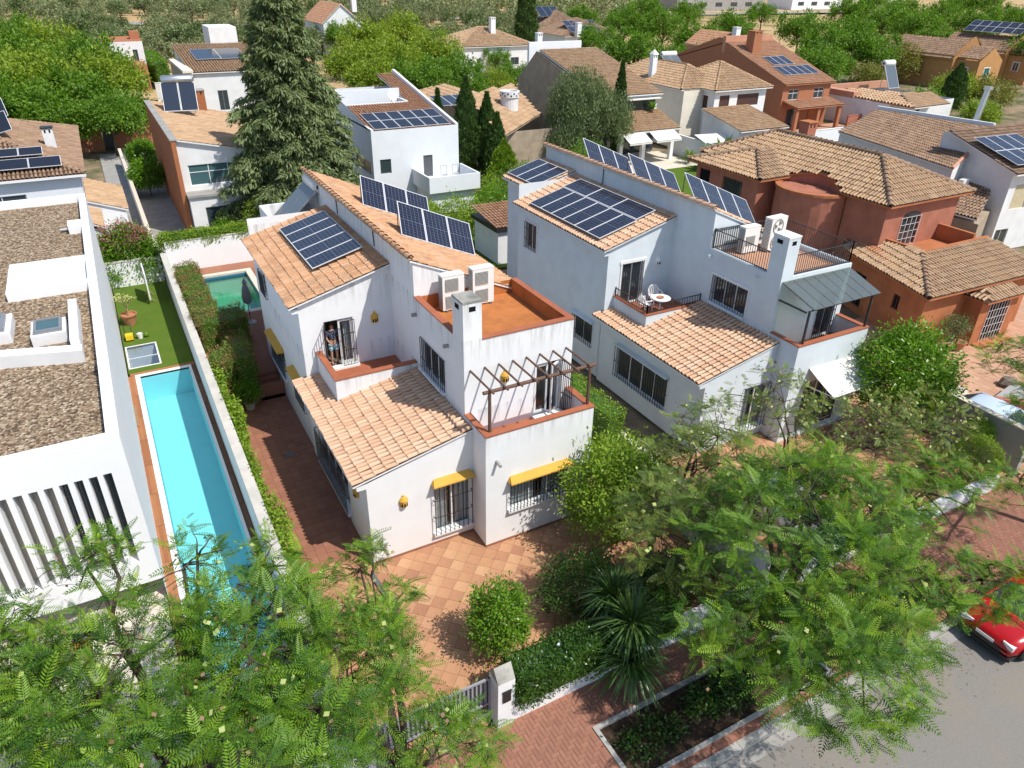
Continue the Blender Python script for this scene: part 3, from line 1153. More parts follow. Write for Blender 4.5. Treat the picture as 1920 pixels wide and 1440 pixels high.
def tiled_floor(name, x0, x1, y0, y1, z, size, ang, mat, limit=300, near=(0, 0), holes=(), sub="grey_wall", gap=0.012, part="tile", aspect=1.0):
    """floor slab with its own tiles laid at an angle; the nearest ones are separate tiles"""
    st = struct(name, sheet(MB(), x0, x1, y0, y1, z - 0.014), sub)
    h = size / 2 - gap / 2
    hy = size * aspect / 2 - gap / 2
    tm = MB().add([(-h, -hy, 0), (h, -hy, 0), (h, hy, 0), (-h, hy, 0), (-h - .004, -hy - .004, -.02), (h + .004, -hy - .004, -.02), (h + .004, hy + .004, -.02), (-h - .004, hy + .004, -.02)],
                  [(0, 1, 2, 3), (4, 5, 1, 0), (5, 6, 2, 1), (6, 7, 3, 2), (7, 4, 0, 3)])
    ca, sa = math.cos(ang), math.sin(ang)
    pts = []
    n = int(max(x1 - x0, y1 - y0) / min(size, size * aspect)) + 4
    cx, cy_ = (x0 + x1) / 2, (y0 + y1) / 2
    for i in range(-n, n):
        for j in range(-n, n):
            a, b = i * size, j * size * aspect
            X, Y = cx + a * ca - b * sa, cy_ + a * sa + b * ca
            e = size * 0.45
            if x0 + e * .4 < X < x1 - e * .4 and y0 + e * .4 < Y < y1 - e * .4 and not any(q[0] + e < X < q[1] - e and q[2] + e < Y < q[3] - e for q in holes):
                pts.append((X, Y))
    pts.sort(key=lambda p: (p[0] - near[0]) ** 2 + (p[1] - near[1]) ** 2)
    me = tm.mesh(part, mat)
    for X, Y in pts[:limit]:
        t = link(part, me, st)
        t.location = (X, Y, z + rng.uniform(-.003, .003))
        t.rotation_euler = (rng.uniform(-.006, .006), rng.uniform(-.006, .006), ang)
    if len(pts) > limit:
        r = MB()
        for X, Y in pts[limit:]:
            zz = z + rng.uniform(-.003, .003)
            r.add([(X + a * ca - b * sa, Y + a * sa + b * ca, zz + c) for a, b, c in tm.v], tm.f)
        r.obj("tile_field", mat, st, kind="stuff")
    return st


tiled_floor("patio", -2.74, 9.9, -6.75, 0.6, 0.0, 0.42, R(45), "patio_clay", 300, (2.5, -2.6), holes=[(0.0, 3.6, 0, 0.9), (3.6, 7.6, -0.96, 0.9)], sub="tile_red")
tiled_floor("side_path", -2.74, 0.02, 0.6, 12.1, 0.0, 0.33, 0, "path_clay", 160, (-1, 5), sub="path_clay")

# neighbour's front court and terracotta house court
tiled_floor("neighbour_court", 10.2, 23.6, -6.75, 0.2, 0.0, 0.40, R(0), "patio_clay", 60, (22, -5), holes=[(13.5, 17.1, 0, 0.9), (17.1, 21.1, -0.96, 0.9)], sub="tile_red")
tiled_floor("terracotta_house_court", 24.1, 46, -7.0, 6.0, -0.01, 0.42, 0, "yard_pink", 150, (33, -1), sub="yard_pink")

# raised back garden
back = struct("back_terrace", sheet(MB(), -2.74, 9.9, 12.1, 28.2, 0.79, [(POOL2[0] - .3, POOL2[1] + .3, POOL2[2] - .3, POOL2[3] + .3), (-0.95, 0.05, 12.0, 13.5)], z0=-0.1), "path_clay")
pc = MB()
a, b, c, d = POOL2
for q in ((a - .35, b + .35, c - .35, c), (a - .35, b + .35, d, d + .35), (a - .35, a, c, d), (b, b + .35, c, d)):
    pc.box(*q, 0.70, 0.84)
# swimming pool behind the house
pool = thing("swimming_pool", "smaller rectangular pool of green water behind the white house", "pool", (0, 23.5, -0.6), "swimming pools")
pc.obj("coping", "coping_pale", pool)
ps = MB()
z0, z1 = -0.5, 0.72
ps.poly((a, c, z0), (b, c, z0), (b, d, z0), (a, d, z0))
for p, q in (((a, c), (b, c)), ((b, c), (b, d)), ((b, d), (a, d)), ((a, d), (a, c))):
    ps.poly((*q, z0), (*p, z0), (*p, z1), (*q, z1))
ps.obj("basin", "pool_liner_green", pool)
band = MB()
for p, q, nx, ny in (((a, d), (b, d), 0, -1), ((a, c), (a, d), 1, 0), ((b, c), (b, d), -1, 0)):
    e = 0.006
    band.poly((p[0] + nx * e, p[1] + ny * e, 0.42), (q[0] + nx * e, q[1] + ny * e, 0.42), (q[0] + nx * e, q[1] + ny * e, 0.72), (p[0] + nx * e, p[1] + ny * e, 0.72))
band.obj("tile_band", "pool_tile_blue", pool)
MB().poly((a, c, 0.60), (b, c, 0.60), (b, d, 0.60), (a, d, 0.60)).obj("water", "green_water", pool)

# steps from the path up to the back garden
stp = struct("garden_steps", MB().box(-0.98, 0.04, 12.1, 13.52, -0.1, 0.02), "path_clay")
for k in range(5):
    MB().box(-0.97, 0.04, 12.1 + .28 * k, 13.5, 0.02 + .155 * k if k else 0.021, 0.155 * (k + 1)).obj("step", "path_clay", stp)

# ------------------------------------------------------------------ left property: long pool, deck, lawn
a, b, c, d = POOL1
pool = thing("swimming_pool", "long narrow turquoise lap pool with white edge along the garden wall", "pool", (-4.5, 7, -1.4), "swimming pools")
ps = MB()
z0, z1 = -1.35, -0.02
ps.poly((a, c, z0), (b, c, z0), (b, d, z0), (a, d, z0))
for p, q in (((a, c), (b, c)), ((b, c), (b, d)), ((b, d), (a, d)), ((a, d), (a, c))):
    ps.poly((*q, z0), (*p, z0), (*p, z1), (*q, z1))
ps.obj("basin", "pool_liner", pool)
pc = MB()
for q in ((a - .2, b + .12, c - .2, c), (a - .2, b + .12, d, d + .2), (a - .2, a, c, d), (b, b + .12, c, d)):
    pc.box(*q, -0.1, 0.012)
pc.obj("coping", "white_clean", pool)
MB().poly((a, c, -0.07), (b, c, -0.07), (b, d, -0.07), (a, d, -0.07)).obj("water", "pool_water", pool)
dk = struct("pool_deck", MB().box(-6.05, -5.75, -2.7, 17.1, -0.15, -0.06), "deck_dark")
dm = MB().box(0, 0.104, -0.49, 1.47, -0.05, 0.0).mesh("plank", "deck_wood")
dm2 = MB().box(0, 0.098, -0.49, 1.47, -0.05, 0.0).mesh("plank", "deck_dark")
for i in range(3):
    for j in range(10):
        p = link("plank", dm, dk)
        p.location = (-6.05 + i * 0.108 - .02, -2.2 + j * 1.985 + (i % 2) * .0, rng.uniform(-.002, .002))
for i in range(2):
    for j in range(10):
        p = link("plank", dm2, dk)
        p.location = (-3.265 + i * .083, -2.2 + j * 1.985, -0.02 + rng.uniform(-.002, .002))
MB().box(-5.95, -3.1, 17.16, 17.40, -0.12, 0.005).obj("end_board", "deck_wood", dk)
lawn = sheet(MB(), -6.0, -3.1, 17.40, 29.2, 0.0, [(-5.95, -4.5, 17.9, 20.5)])
struct("lawn", lawn, "lawn")
# glass floor light set into the lawn
gl = thing("glass_floor_light", "walk-on glass rooflight set into the lawn beside the lap pool", "rooflight", (-5.2, 19.2, 0))
gf = MB()
for q in ((-5.95, -4.5, 17.9, 17.97), (-5.95, -4.5, 20.43, 20.5), (-5.95, -5.88, 17.97, 20.43), (-4.57, -4.5, 17.97, 20.43), (-5.88, -4.57, 19.0, 19.04)):
    gf.box(*q, -0.02, 0.02)
gf.obj("frame", "white_frame", gl)
pit = MB()
for p, q in (((-5.95, 17.9), (-4.5, 17.9)), ((-4.5, 17.9), (-4.5, 20.5)), ((-4.5, 20.5), (-5.95, 20.5)), ((-5.95, 20.5), (-5.95, 17.9))):
    pit.poly((*q, -2.4), (*p, -2.4), (*p, 0), (*q, 0))
pit.obj("light_well", "white_clean", gl)
MB().poly((-5.95, 17.9, -2.4), (-4.5, 17.9, -2.4), (-4.5, 20.5, -2.4), (-5.95, 20.5, -2.4)).obj("well_floor", "pool_tile_blue", gl)
MB().box(-5.88, -4.57, 17.97, 20.43, 0.004, 0.012).obj("pane", "window_glass", gl)

# ------------------------------------------------------------------ garden walls
def garden_wall(name, label, boxes, mat="white_paint", cap="garden_wall_top", capd=0.03, group="garden walls"):
    x0, x1, y0, y1, z0, z1 = boxes[0]
    t = thing(name, label, "wall", ((x0 + x1) / 2, (y0 + y1) / 2, z0), group)
    mb, mc = MB(), MB()
    for x0, x1, y0, y1, z0, z1 in boxes:
        mb.box(x0, x1, y0, y1, z0, z1)
        mc.box(x0 - capd, x1 + capd, y0 - capd, y1 + capd, z1 + .001, z1 + 0.05)
    mb.obj("masonry", mat, t)
    mc.obj("coping", cap, t)
    return t


garden_wall("garden_wall", "long pale garden wall between the lap pool and the white house", [(-3.06, -2.78, -6.9, 28.2, -0.15, 1.98)], "cool_white")
garden_wall("garden_wall", "white wall closing the back garden behind the green pool", [(-2.75, 2.9, 28.2, 28.45, -0.15, 2.6)], "white_clean")
garden_wall("garden_wall", "white wall under the bougainvillea at the far end of the lawn", [(-6.1, -3.1, 29.2, 29.4, -0.15, 1.5)], "white_clean")
garden_wall("garden_wall", "low white street wall under the flowering hedge", [(1.32, 10.0, -7.08, -6.85, -0.05, 0.75)], "white_paint", "white_paint", 0.0)
garden_wall("garden_wall", "white street wall in front of the flat roofed house", [(-12, -2.4, -7.08, -6.85, -0.05, 1.3)], "white_paint", "white_paint", 0.02)
garden_wall("garden_wall", "wall between the front yards of the white and grey villas", [(10.0, 10.2, -7.08, 16, -0.15, 1.7)], "white_paint", "coping_pale")
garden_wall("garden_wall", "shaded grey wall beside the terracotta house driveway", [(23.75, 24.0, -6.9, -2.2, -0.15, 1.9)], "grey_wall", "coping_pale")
garden_wall("garden_wall", "white street wall of the grey villa behind the clipped hedge", [(10.2, 22.2, -7.08, -6.85, -0.05, 0.55)], "white_paint", "white_paint", 0.0)
garden_wall("garden_wall", "pale driveway wall beside the brick-sided house", [(-3.3, -3.1, 31, 62, -0.15, 1.5)], "white_paint", "coping_pale")
struct("driveway", sheet(MB(), -3.1, 0.1, 30, 70, -0.05), "concrete")
struct("access_lane", sheet(MB(), -5.0, -3.3, 31, 68, -0.055), "concrete")
garden_wall("garden_wall", "brick wall with dark doors at the end of the driveway", [(-6.4, -4.3, 70, 70.25, -0.15, 2.6), (-3.3, 2.5, 70, 70.25, -0.15, 2.6)], "brick_red", "tile_red")
MB().box(-4.25, -3.35, 70.05, 70.15, -0.1, 2.3).obj("driveway_gate", "door_dark")
tag(bpy.data.objects["driveway_gate"], "dark metal gate in the brick wall at the end of the driveway", "gate")

# gate and its pillar
pil = thing("gate_pillar", "white gate pillar with weathered pointed cap and dark letter plate", "pillar", (1.05, -6.85, 0))
MB().box(0.82, 1.30, -7.12, -6.62, -0.05, 1.65).obj("shaft", "white_paint", pil)
cp = MB()
cp.add([(0.82, -7.12, 1.652), (1.30, -7.12, 1.652), (1.30, -6.62, 1.652), (0.82, -6.62, 1.652), (0.82, -6.87, 2.02), (1.30, -6.87, 2.02)], [(0, 1, 5, 4), (2, 3, 4, 5), (0, 4, 3), (1, 2, 5), (0, 3, 2, 1)])
cp.obj("cap", "mossy_cap", pil)
pl_ = MB().box(0.95, 1.17, -7.16, -7.121, 0.95, 1.30)
pl_.prism([(0.93, -7.15), (1.19, -7.15), (1.19, -7.121), (0.93, -7.121)], 1.301, 1.34)
pl_.obj("letter_plate", "black_plastic", pil)
gate = thing("sliding_gate", "dark grey iron driveway gate beside the white pillar", "gate", (-0.8, -6.7, 0))
gm = MB()
for z in (0.08, 0.55, 1.48):
    gm.box(-2.35, 0.80, -6.72, -6.67, z - .03, z + .03)
for x in (-2.33, 0.78):
    gm.box(x - .025, x + .025, -6.721, -6.669, 0.05, 1.51)
gm.obj("gate_frame", "gate_grey", gate)
for i in range(27):
    x = -2.25 + i * 0.115
    MB().box(x - .011, x + .011, -6.706, -6.684, 0.11, 1.45).obj("bar", "iron", gate)
MB().box(-2.28, 0.74, -6.664, -6.655, 0.60, 1.44).obj("backing_sheet", "gate_grey", gate)
pil2 = thing("gate_pillar", "white gate pillar half hidden under the left street tree", "pillar", (-2.6, -6.85, 0))
MB().box(-2.78, -2.38, -7.10, -6.66, -0.05, 1.6).obj("shaft", "white_paint", pil2)
MB().box(-2.82, -2.34, -7.14, -6.62, 1.602, 1.68).obj("cap", "mossy_cap", pil2)


# ------------------------------------------------------------------ the two villas
def villa(dx, o):
    X = lambda x: x + dx
    S = o["wall"]
    t = thing("villa", o["label"], "house", (X(3.8), 8, 0), "white villas with split tile roofs")
    mb = MB()
    L0, L1 = ((X(0), 7.0), (X(0), 0.0)), ((X(.1), 15.0), (X(.1), 6.95))
    FL, FR = ((X(0), 0), (X(3.6), 0)), ((X(3.6), -.96), (X(7.6), -.96))
    UL, UR = ((X(.1), 6.95), (X(3.6), 6.95)), ((X(3.6), .52), (X(7.6), .52))
    BL = ((X(3.6), 4.5), (X(3.6), .52))
    hFL = (2.2, 3.48, 0.48, 2.45)
    hL0 = o["hL0"]
    hUL = (0.85, 1.95, 3.66, 5.60)
    hBL = (0.48, 2.45, 4.5, 5.67)
    hUR = (2.55, 3.60, 3.62, 5.62)
    hFR = o["hFR"]
    mb.wall(*FL, 0, 3.28, [hFL], z1b=4.12)
    mb.wall(*L0, 0, 3.28, [hL0, *o["slits"]])
    mb.wall(*L1, 0, 6.36, o["hL1"])
    mb.box(X(0), X(.1), 6.97, 7.0, 0, 3.3)
    mb.wall(*UL, 3.5, 6.38, [hUL], z1b=7.36)
    mb.wall(*FR, 0, 3.6, [hFR])
    mb.wall((X(3.6), 0), (X(3.6), -.96), 0, 3.6)
    mb.wall((X(7.6), -.96), (X(7.6), .52), 0, 3.6)
    mb.wall((X(7.6), .52), (X(7.6), 4.5), 0, 6.44)
    mb.wall((X(7.6), 4.5), (X(7.6), 18.2), 0, 6.55)
    mb.wall(*UR, 3.5, 6.44, [hUR])
    mb.wall(*BL, 3.4, 6.44, [hBL])
    mb.wall((X(3.6), 18.2), (X(3.6), 4.5), 3.4, 8.26)
    mb.wall((X(3.6), 4.5), (X(7.6), 4.5), 6.44, 6.50, z1b=None)
    mb.poly((X(3.6), 4.5, 6.50), (X(7.6), 4.5, 6.50), (X(3.6), 4.5, 8.26))
    mb.wall((X(7.6), 18.2), (X(3.6), 18.2), 0, 6.5, z1b=8.26)
    mb.wall((X(3.6), 15.0), (X(.1), 15.0), 0, 7.34)
    # roof terrace behind the left roof
    mb.wall((X(1.25), 18.3), (X(1.25), 15.0), 0, 6.9)
    mb.wall((X(3.6), 18.3), (X(1.25), 18.3), 0, 6.9)
    mb.box(X(1.25), X(1.42), 15.02, 18.3, 6.9, 6.93)
    mb.box(X(1.42), X(3.6), 18.13, 18.3, 6.9, 6.93)
    mb.wall((X(1.42), 15.0), (X(1.42), 18.13), 6.2, 6.9)
    mb.wall((X(1.42), 18.13), (X(3.6), 18.13), 6.2, 6.9)
    mb.poly((X(1.42), 15.0, 6.2), (X(3.6), 15.0, 6.2), (X(3.6), 18.13, 6.2), (X(1.42), 18.13, 6.2))
    # terrace parapet
    mb.box(X(3.6), X(7.6), -.96, -.78, 3.6, 4.42)
    mb.box(X(3.6), X(3.78), -.78, .52, 3.6, 4.42)
    mb.box(X(7.42), X(7.6), -.78, .52, 3.6, 4.42)
    mb.wall((X(3.6), .52), (X(3.6), 0), 3.3, 3.6)
    # roof-top parapet
    pz = o["roof_parapet"]
    mb.box(X(3.6), X(7.6), .52, .70, 6.44, pz)
    mb.box(X(3.6), X(3.78), .70, 4.5, 6.44, pz)
    mb.box(X(7.42), X(7.6), .70, 4.5, 6.44, pz)
    # balcony parapet
    bz = o["balcony_parapet"]
    mb.box(X(.56), X(3.6), 4.55, 4.73, 3.35, bz)
    mb.box(X(.56), X(.74), 4.73, 6.95, 3.35, bz)
    # cornices under the eaves at the front corners
    mb.box(X(-.30), X(0), -.02, 7.0, 3.10, 3.26)
    mb.box(X(-.14), X(.1), 6.93, 15.0, 6.12, 6.28)
    # ground slab under the interior so that no light leaks in
    wl = mb.obj("wall", S, t)
    MB().poly((X(3.78), -.78, 3.6), (X(7.42), -.78, 3.6), (X(7.42), .52, 3.6), (X(3.78), .52, 3.6)).obj("terrace_floor", "red_coping", t)
    MB().poly((X(.74), 4.73, 3.64), (X(3.6), 4.73, 3.64), (X(3.6), 6.95, 3.64), (X(.74), 6.95, 3.64)).obj("balcony_floor", "red_coping", t)
    rf = MB().poly((X(3.78), .70, 6.50), (X(7.42), .70, 6.50), (X(7.42), 4.5, 6.50), (X(3.78), 4.5, 6.50))
    if o["orange"]:
        e = .004
        for p, q in (((3.78, .70), (7.42, .70)), ((7.42, .70), (7.42, 4.5)), ((7.42, 4.5), (3.78, 4.5)), ((3.78, 4.5), (3.78, .70))):
            zt = pz - .002
            u = Vector((q[0] - p[0], q[1] - p[1], 0)).normalized()
            n = Vector((-u.y, u.x, 0)) * e
            rf.poly((X(p[0]) + n.x, p[1] + n.y, 6.5), (X(q[0]) + n.x, q[1] + n.y, 6.5), (X(q[0]) + n.x, q[1] + n.y, zt), (X(p[0]) + n.x, p[1] + n.y, zt))
    rf.obj("roof_terrace_floor", "terrace_orange" if o["orange"] else "yard_pink", t)
    # inner floors
    MB().poly((X(.15), 7.0, 3.62), (X(3.55), 7.0, 3.62), (X(3.55), 14.9, 3.62), (X(.15), 14.9, 3.62)).obj("floor", "tan_stone", t)
    # copings
    class Cp:
        def box(s, *k):
            MB().box(*k).obj("coping", "red_coping", t)
    cp = Cp()
    q = .025
    cp.box(X(3.6) - q, X(7.6) + q, -.96 - q, -.78 + q, 4.421, 4.47)
    cp.box(X(3.6) - q, X(3.78) + q, -.78 + q, .518, 4.421, 4.468)
    cp.box(X(7.42) - q, X(7.6) + q, -.78 + q, .518, 4.421, 4.468)
    cp.box(X(.56) - q, X(3.598), 4.55 - q, 4.73 + q, bz + .001, bz + .05)
    cp.box(X(.56) - q, X(.74) + q, 4.73 + q, 6.948, bz + .001, bz + .048)
    if o["orange"]:
        cp.box(X(4.24), X(7.6) + q, .52 - q, .70 + q, pz + .001, pz + .045)
        cp.box(X(3.6) - q, X(3.78) + q, 1.30, 4.498, pz + .001, pz + .043)
        cp.box(X(7.42) - q, X(7.6) + q, .70 + q, 4.498, pz + .001, pz + .043)
    # chimney
    ch = MB()
    ch.box(X(3.598), X(4.23), .518, 1.29, pz - .6, 8.27)
    c_ = ch.obj("chimney", S, t)
    MB().box(X(3.585), X(4.243), .505, 1.303, 8.271, 8.34).obj("chimney_cap", "mossy_cap" if o["orange"] else "white_paint", c_)
    MB().box(X(3.592), X(3.5975), .80, 1.08, 8.00, 8.16).obj("flue_opening", "dark_void", c_)
    MB().box(X(3.80), X(4.02), .512, .5175, 8.00, 8.16).obj("flue_opening", "dark_void", c_)
    # roofs
    low = [(X(-.42), -.06, 3.34), (X(3.6), -.06, 4.22), (X(3.6), 4.55, 4.22), (X(.56), 4.55, 3.555), (X(.56), 6.94, 3.555), (X(.1), 6.94, 3.455), (X(.1), 7.15, 3.455), (X(-.42), 7.15, 3.34)]
    tile_roof(t, low, "tile_peach", eave=(7, 0), each=True, col=0.215, step=0.375, seg=6, edge=S, th=.06)
    up = [(X(-.24), 6.80, 6.40), (X(3.6), 6.80, 7.46), (X(3.6), 15.05, 7.46), (X(-.24), 15.05, 6.40)]
    tile_roof(t, up, o["tile"], eave=(3, 0), col=0.215, step=0.375, seg=5, edge=S, th=.06)
    rr = [(X(7.98), 4.45, 6.45), (X(7.98), 18.3, 6.45), (X(3.50), 18.3, 8.37), (X(3.50), 4.45, 8.37)]
    tile_roof(t, rr, o["tile"], eave=(0, 1), col=0.215, step=0.375, seg=5, edge=S, th=.06)
    ridge_tiles(t, (X(3.52), 4.42, 8.37), (X(3.52), 18.3, 8.37), o["tile"], w=0.26)
    # openings
    window(t, *FL, hFL, "glazed_door", grille="iron", bars=8, rails=(0.36, 0.70), glass="window_glass", curtain=((0.0, 0.40), (0.60, 1.0)), sill=S, out=0.14)
    window(t, *L0, hL0, grille="iron", bars=22, rails=(0.5,), glass="glass_dark", split=4, sill=S, out=0.14)
    for h in o["slits"]:
        window(t, *L0, h, "basement_vent", split=1, glass="dark_void", fw_=.03, frame="grey_frame")
    for h, kw in zip(o["hL1"], o["kL1"]):
        window(t, *L1, h, grille="iron", **kw)
    if o["orange"]:
        window(t, *FR, hFR, grille="iron", bars=18, rails=(0.45,), glass="window_glass", split=3, curtain=((0.0, 0.45), (0.62, 1.0)), sill=S, out=0.14)
        canopy(t, *FL, 2.10, 3.57, 2.52, "ochre")
        canopy(t, *FR, hFR[0] - .1, hFR[1] + .1, 2.50, "ochre")
        canopy(t, *L1, 15.0 - 13.5, 15.0 - 11.0, 2.66, "ochre")
        canopy(t, *L1, 15.0 - 9.5, 15.0 - 7.8, 2.72, "ochre")
        lantern(t, (X(1.15), 0, 2.2), (0, -1, 0))
        lantern(t, (X(0), 1.08, 2.25), (-1, 0, 0))
        lantern(t, (X(2.89), 6.95, 5.4), (0, -1, 0))
        lantern(t, (X(5.04), .52, 5.5), (0, -1, 0))
    else:
        window(t, *FR, hFR, glass="glass_dark", split=3)
        canopy(t, *L0, 7 - 5.6, 7 - 2.0, 2.48, "grey_villa", proj=.22, h=.10)
        canopy(t, *L1, 15 - 9.4, 15 - 7.55, 2.60, "grey_villa", proj=.22, h=.10)
        lantern(t, (X(2.89), 6.95, 5.45), (0, -1, 0), "white_paint")
    window(t, *BL, hBL, grille="iron", bars=13, rails=(0.35,), split=3, glass="glass_dark", out=0.05, sill=S, surround=None if o["orange"] else "white_paint")
    sp = MB()
    for y in (1.68, 4.38):
        sp.box(X(3.42), X(3.599), y - .05, y + .05, 6.36, 6.46)
    sp.obj("rain_spout", "concrete" if o["orange"] else S, t)
    return t, dict(UL=UL, UR=UR, hUL=hUL, hUR=hUR, X=X)


v1, k1 = villa(0, dict(wall="white_villa", label="white villa with yellow window hoods and orange roof terrace", hL0=(1.2, 4.8, 0.55, 1.95),
                       slits=[(2.3, 4.7, 0.05, 0.30)], hL1=[(1.65, 3.95, 1.35, 2.62), (1.3, 2.25, 4.5, 5.5), (5.7, 7.05, 1.4, 2.68)],
                       kL1=[dict(bars=12, sill="white_villa"), dict(bars=6, shutter="shutter_brown"), dict(bars=8)],
                       hFR=(0.88, 3.1, 1.32, 2.44), roof_parapet=7.0, balcony_parapet=4.43, orange=True, tile="tile_warm", sheet="tile_red"))
v2, k2 = villa(13.5, dict(wall="grey_villa", label="pale grey villa with black railings beside the terracotta house", hL0=(1.45, 4.9, 0.95, 2.40),
                          slits=[], hL1=[(5.7, 7.25, 1.35, 2.55), (0.85, 1.9, 4.35, 5.65)],
                          kL1=[dict(bars=9), dict(bars=7, surround="white_paint")],
                          hFR=(0.9, 3.3, 0.2, 2.6), roof_parapet=6.70, balcony_parapet=4.12, orange=False, tile="tile_peach", sheet="tile_red"))

# white villa: balcony door with an open casement, terrace door, pipes
def box_door(t, p0, p1, hole, leaf_open, name="balcony_door"):
    o, u, n = frame_axes(p0, p1)
    a0, a1, z0, z1 = hole
    c = lambda a, z, d: o + u * a + n * d + V(0, 0, z)
    fr = MB()
    for a, b, zz, zt in ((a0, a0 + .06, z0, z1), (a1 - .06, a1, z0, z1), (a0 + .06, a1 - .06, z1 - .06, z1)):
        fr.obox(c((a + b) / 2, (zz + zt) / 2, -.12), u * (b - a) / 2, n * .03, V(0, 0, (zt - zz) / 2))
    d = fr.obj(name, "white_frame", t)
    W = (a1 - a0) / 2

    def leaf(hinge, ang, sgn):
        du = (u * math.cos(ang) + n * math.sin(ang)) * sgn if sgn > 0 else (-u * math.cos(ang) + n * math.sin(ang))
        dn_ = V(0, 0, 1).cross(du)
        h = c(hinge, 0, -.10)
        lf, gl = MB(), MB()
        for a, b, zz, zt in ((0, .07, z0 + .02, z1 - .07), (W - .09, W - .02, z0 + .02, z1 - .07), (.07, W - .09, z0 + .02, z0 + .16), (.07, W - .09, z1 - .15, z1 - .07)):
            lf.obox(h + du * (a + b) / 2 + V(0, 0, (zz + zt) / 2), du * (b - a) / 2, dn_ * .025, V(0, 0, (zt - zz) / 2))
        o_ = lf.obj("door_leaf", "white_frame", d)
        gl.obox(h + du * (W / 2) + V(0, 0, (z0 + z1) / 2), du * (W / 2 - .08), dn_ * .006, V(0, 0, (z1 - z0) / 2 - .15))
        gl.obj("pane", "window_glass", o_)
    for hinge, ang, sgn in leaf_open:
        leaf(hinge, ang, sgn)
    return d


def iron_leaf(t, hinge, du, w, z0, z1, n=6, name="grille_gate"):
    h, du = Vector(hinge), Vector(du).normalized()
    s = V(0, 0, 1).cross(du)
    g = MB()
    for i in range(n + 1):
        p = h + du * (w * i / n)
        g.obox(p + V(0, 0, (z0 + z1) / 2), du * .010, s * .010, V(0, 0, (z1 - z0) / 2))
    for z in (z0, z0 + (z1 - z0) * .35, z0 + (z1 - z0) * .72, z1):
        g.obox(h + du * w / 2 + V(0, 0, z), du * w / 2, s * .013, V(0, 0, .013))
    return g.obj(name, "iron", t)


X = k1["X"]
box_door(v1, *k1["UL"], k1["hUL"], [(1.92, 0.0, -1)])
iron_leaf(v1, (0.98, 6.93, 0), (-.35, -1, 0), .62, 3.72, 5.55)
iron_leaf(v1, (2.05, 6.80, 0), (-1, 0, 0), .52, 3.72, 5.55, 4)
MB().box(.93, 2.10, 6.70, 6.949, 3.641, 3.72).obj("door_step", "white_paint", v1)
cu = MB()
for i in range(6):
    cu.poly((1.72 + i * .05, 7.25 + .03 * (i % 2), 3.7), (1.77 + i * .05, 7.25 + .03 * ((i + 1) % 2), 3.7), (1.77 + i * .05, 7.25 + .03 * ((i + 1) % 2), 5.6), (1.72 + i * .05, 7.25 + .03 * (i % 2), 5.6))
cu.obj("curtain", "curtain", v1)
MB().box(.2, 3.5, 9.6, 9.65, 3.63, 6.3).obj("room_wall", "tan_stone", v1)
box_door(v1, *k1["UR"], k1["hUR"], [(2.62, 0.0, 1), (3.55, 0.55, -1)], "terrace_door")
iron_leaf(v1, (7.22, .49, 0), (.15, -1, 0), .55, 3.68, 5.58)
MB().box(6.1, 7.25, .30, .519, 3.601, 3.69).obj("door_step", "white_paint", v1)
MB().box(6.1, 7.3, 1.3, 1.34, 3.61, 5.9).obj("room_wall", "tan_stone", v1)
pp = MB()
pp.cyl((3.99, -.90, 3.44), (3.99, -1.22, 3.38), .055, n=10)
pp.cyl((0.44, 0.02, .72), (0.44, -.10, .70), .035, n=8)
pp.obj("wall_pipe", "concrete", v1)
bx = MB().box(4.75, 4.92, 4.46, 4.496, 6.75, 6.98)
bx.obj("switch_box", "ac_white", v1)
sk = MB()
for (p, q) in (((0, 0), (3.6, 0)), ((3.6, -.96), (7.6, -.96))):
    sk.box(p[0], q[0], p[1] - .012, p[1] - .001, 0, .09)
sk.box(3.588, 3.599, -.96, 0, 0, .09)
sk.box(-.012, -.001, 0, 7.0, 0, .09)
sk.obj("skirting", "path_clay", v1)
# down-slope gable edge tiles are set in the render
# pergola poles over the front terrace
pg = thing("pergola", "rustic round-pole pergola over the front terrace of the white villa", "pergola", (5.6, -.7, 4.47))
for x in (3.84, 7.46):
    MB().cyl((x, -.76, 4.465), (x, -.76, 5.86), .055, .05, n=10).obj("post", "pole_wood", pg)
MB().tube([(3.62, -.76, 5.90), (4.9, -.77, 5.905), (6.2, -.75, 5.90), (7.68, -.76, 5.91)], .06, 10).obj("beam", "pole_wood", pg)
for i in range(8):
    x = 3.81 + i * .505
    MB().cyl((x, .515, 6.0), (x + rng.uniform(-.02, .02), -1.06 + rng.uniform(-.03, .03), 5.99), .036, .032, n=8).obj("joist", "pole_wood", pg)

# grey villa: railings, doors, glass canopy, awning
X = k2["X"]
railing(v2, [(X(3.69), 1.32), (X(3.69), 4.45)], 6.70, .82)
railing(v2, [(X(4.26), .61), (X(7.51), .61), (X(7.51), 4.42)], 6.70, .82)
railing(v2, [(X(3.69), 4.44), (X(7.51), 4.44)], 6.70, .82)
railing(v2, [(X(.65), 6.93), (X(.65), 4.64), (X(3.58), 4.64)], 4.17, .36, gap=.14)
window(v2, *k2["UL"], k2["hUL"], "balcony_door", grille="iron", bars=9, rails=(.3, .55), out=.05, frame="white_frame", glass="glass_dark", surround="white_paint")
window(v2, *k2["UR"], k2["hUR"], "terrace_door", grille="iron", bars=9, rails=(.3, .55), out=.05, frame="white_frame", glass="glass_dark")
gc = thing("glass_canopy", "sloping glass canopy on dark steel over the grey villa terrace", "canopy", (X(5.6), -.2, 4.47))
A, B, Cc, D = V(X(3.68), .50, 6.55), V(X(7.5), .50, 6.53), V(X(7.72), -1.0, 5.92), V(X(3.95), -1.0, 5.92)
nrm = (B - A).cross(D - A).normalized()
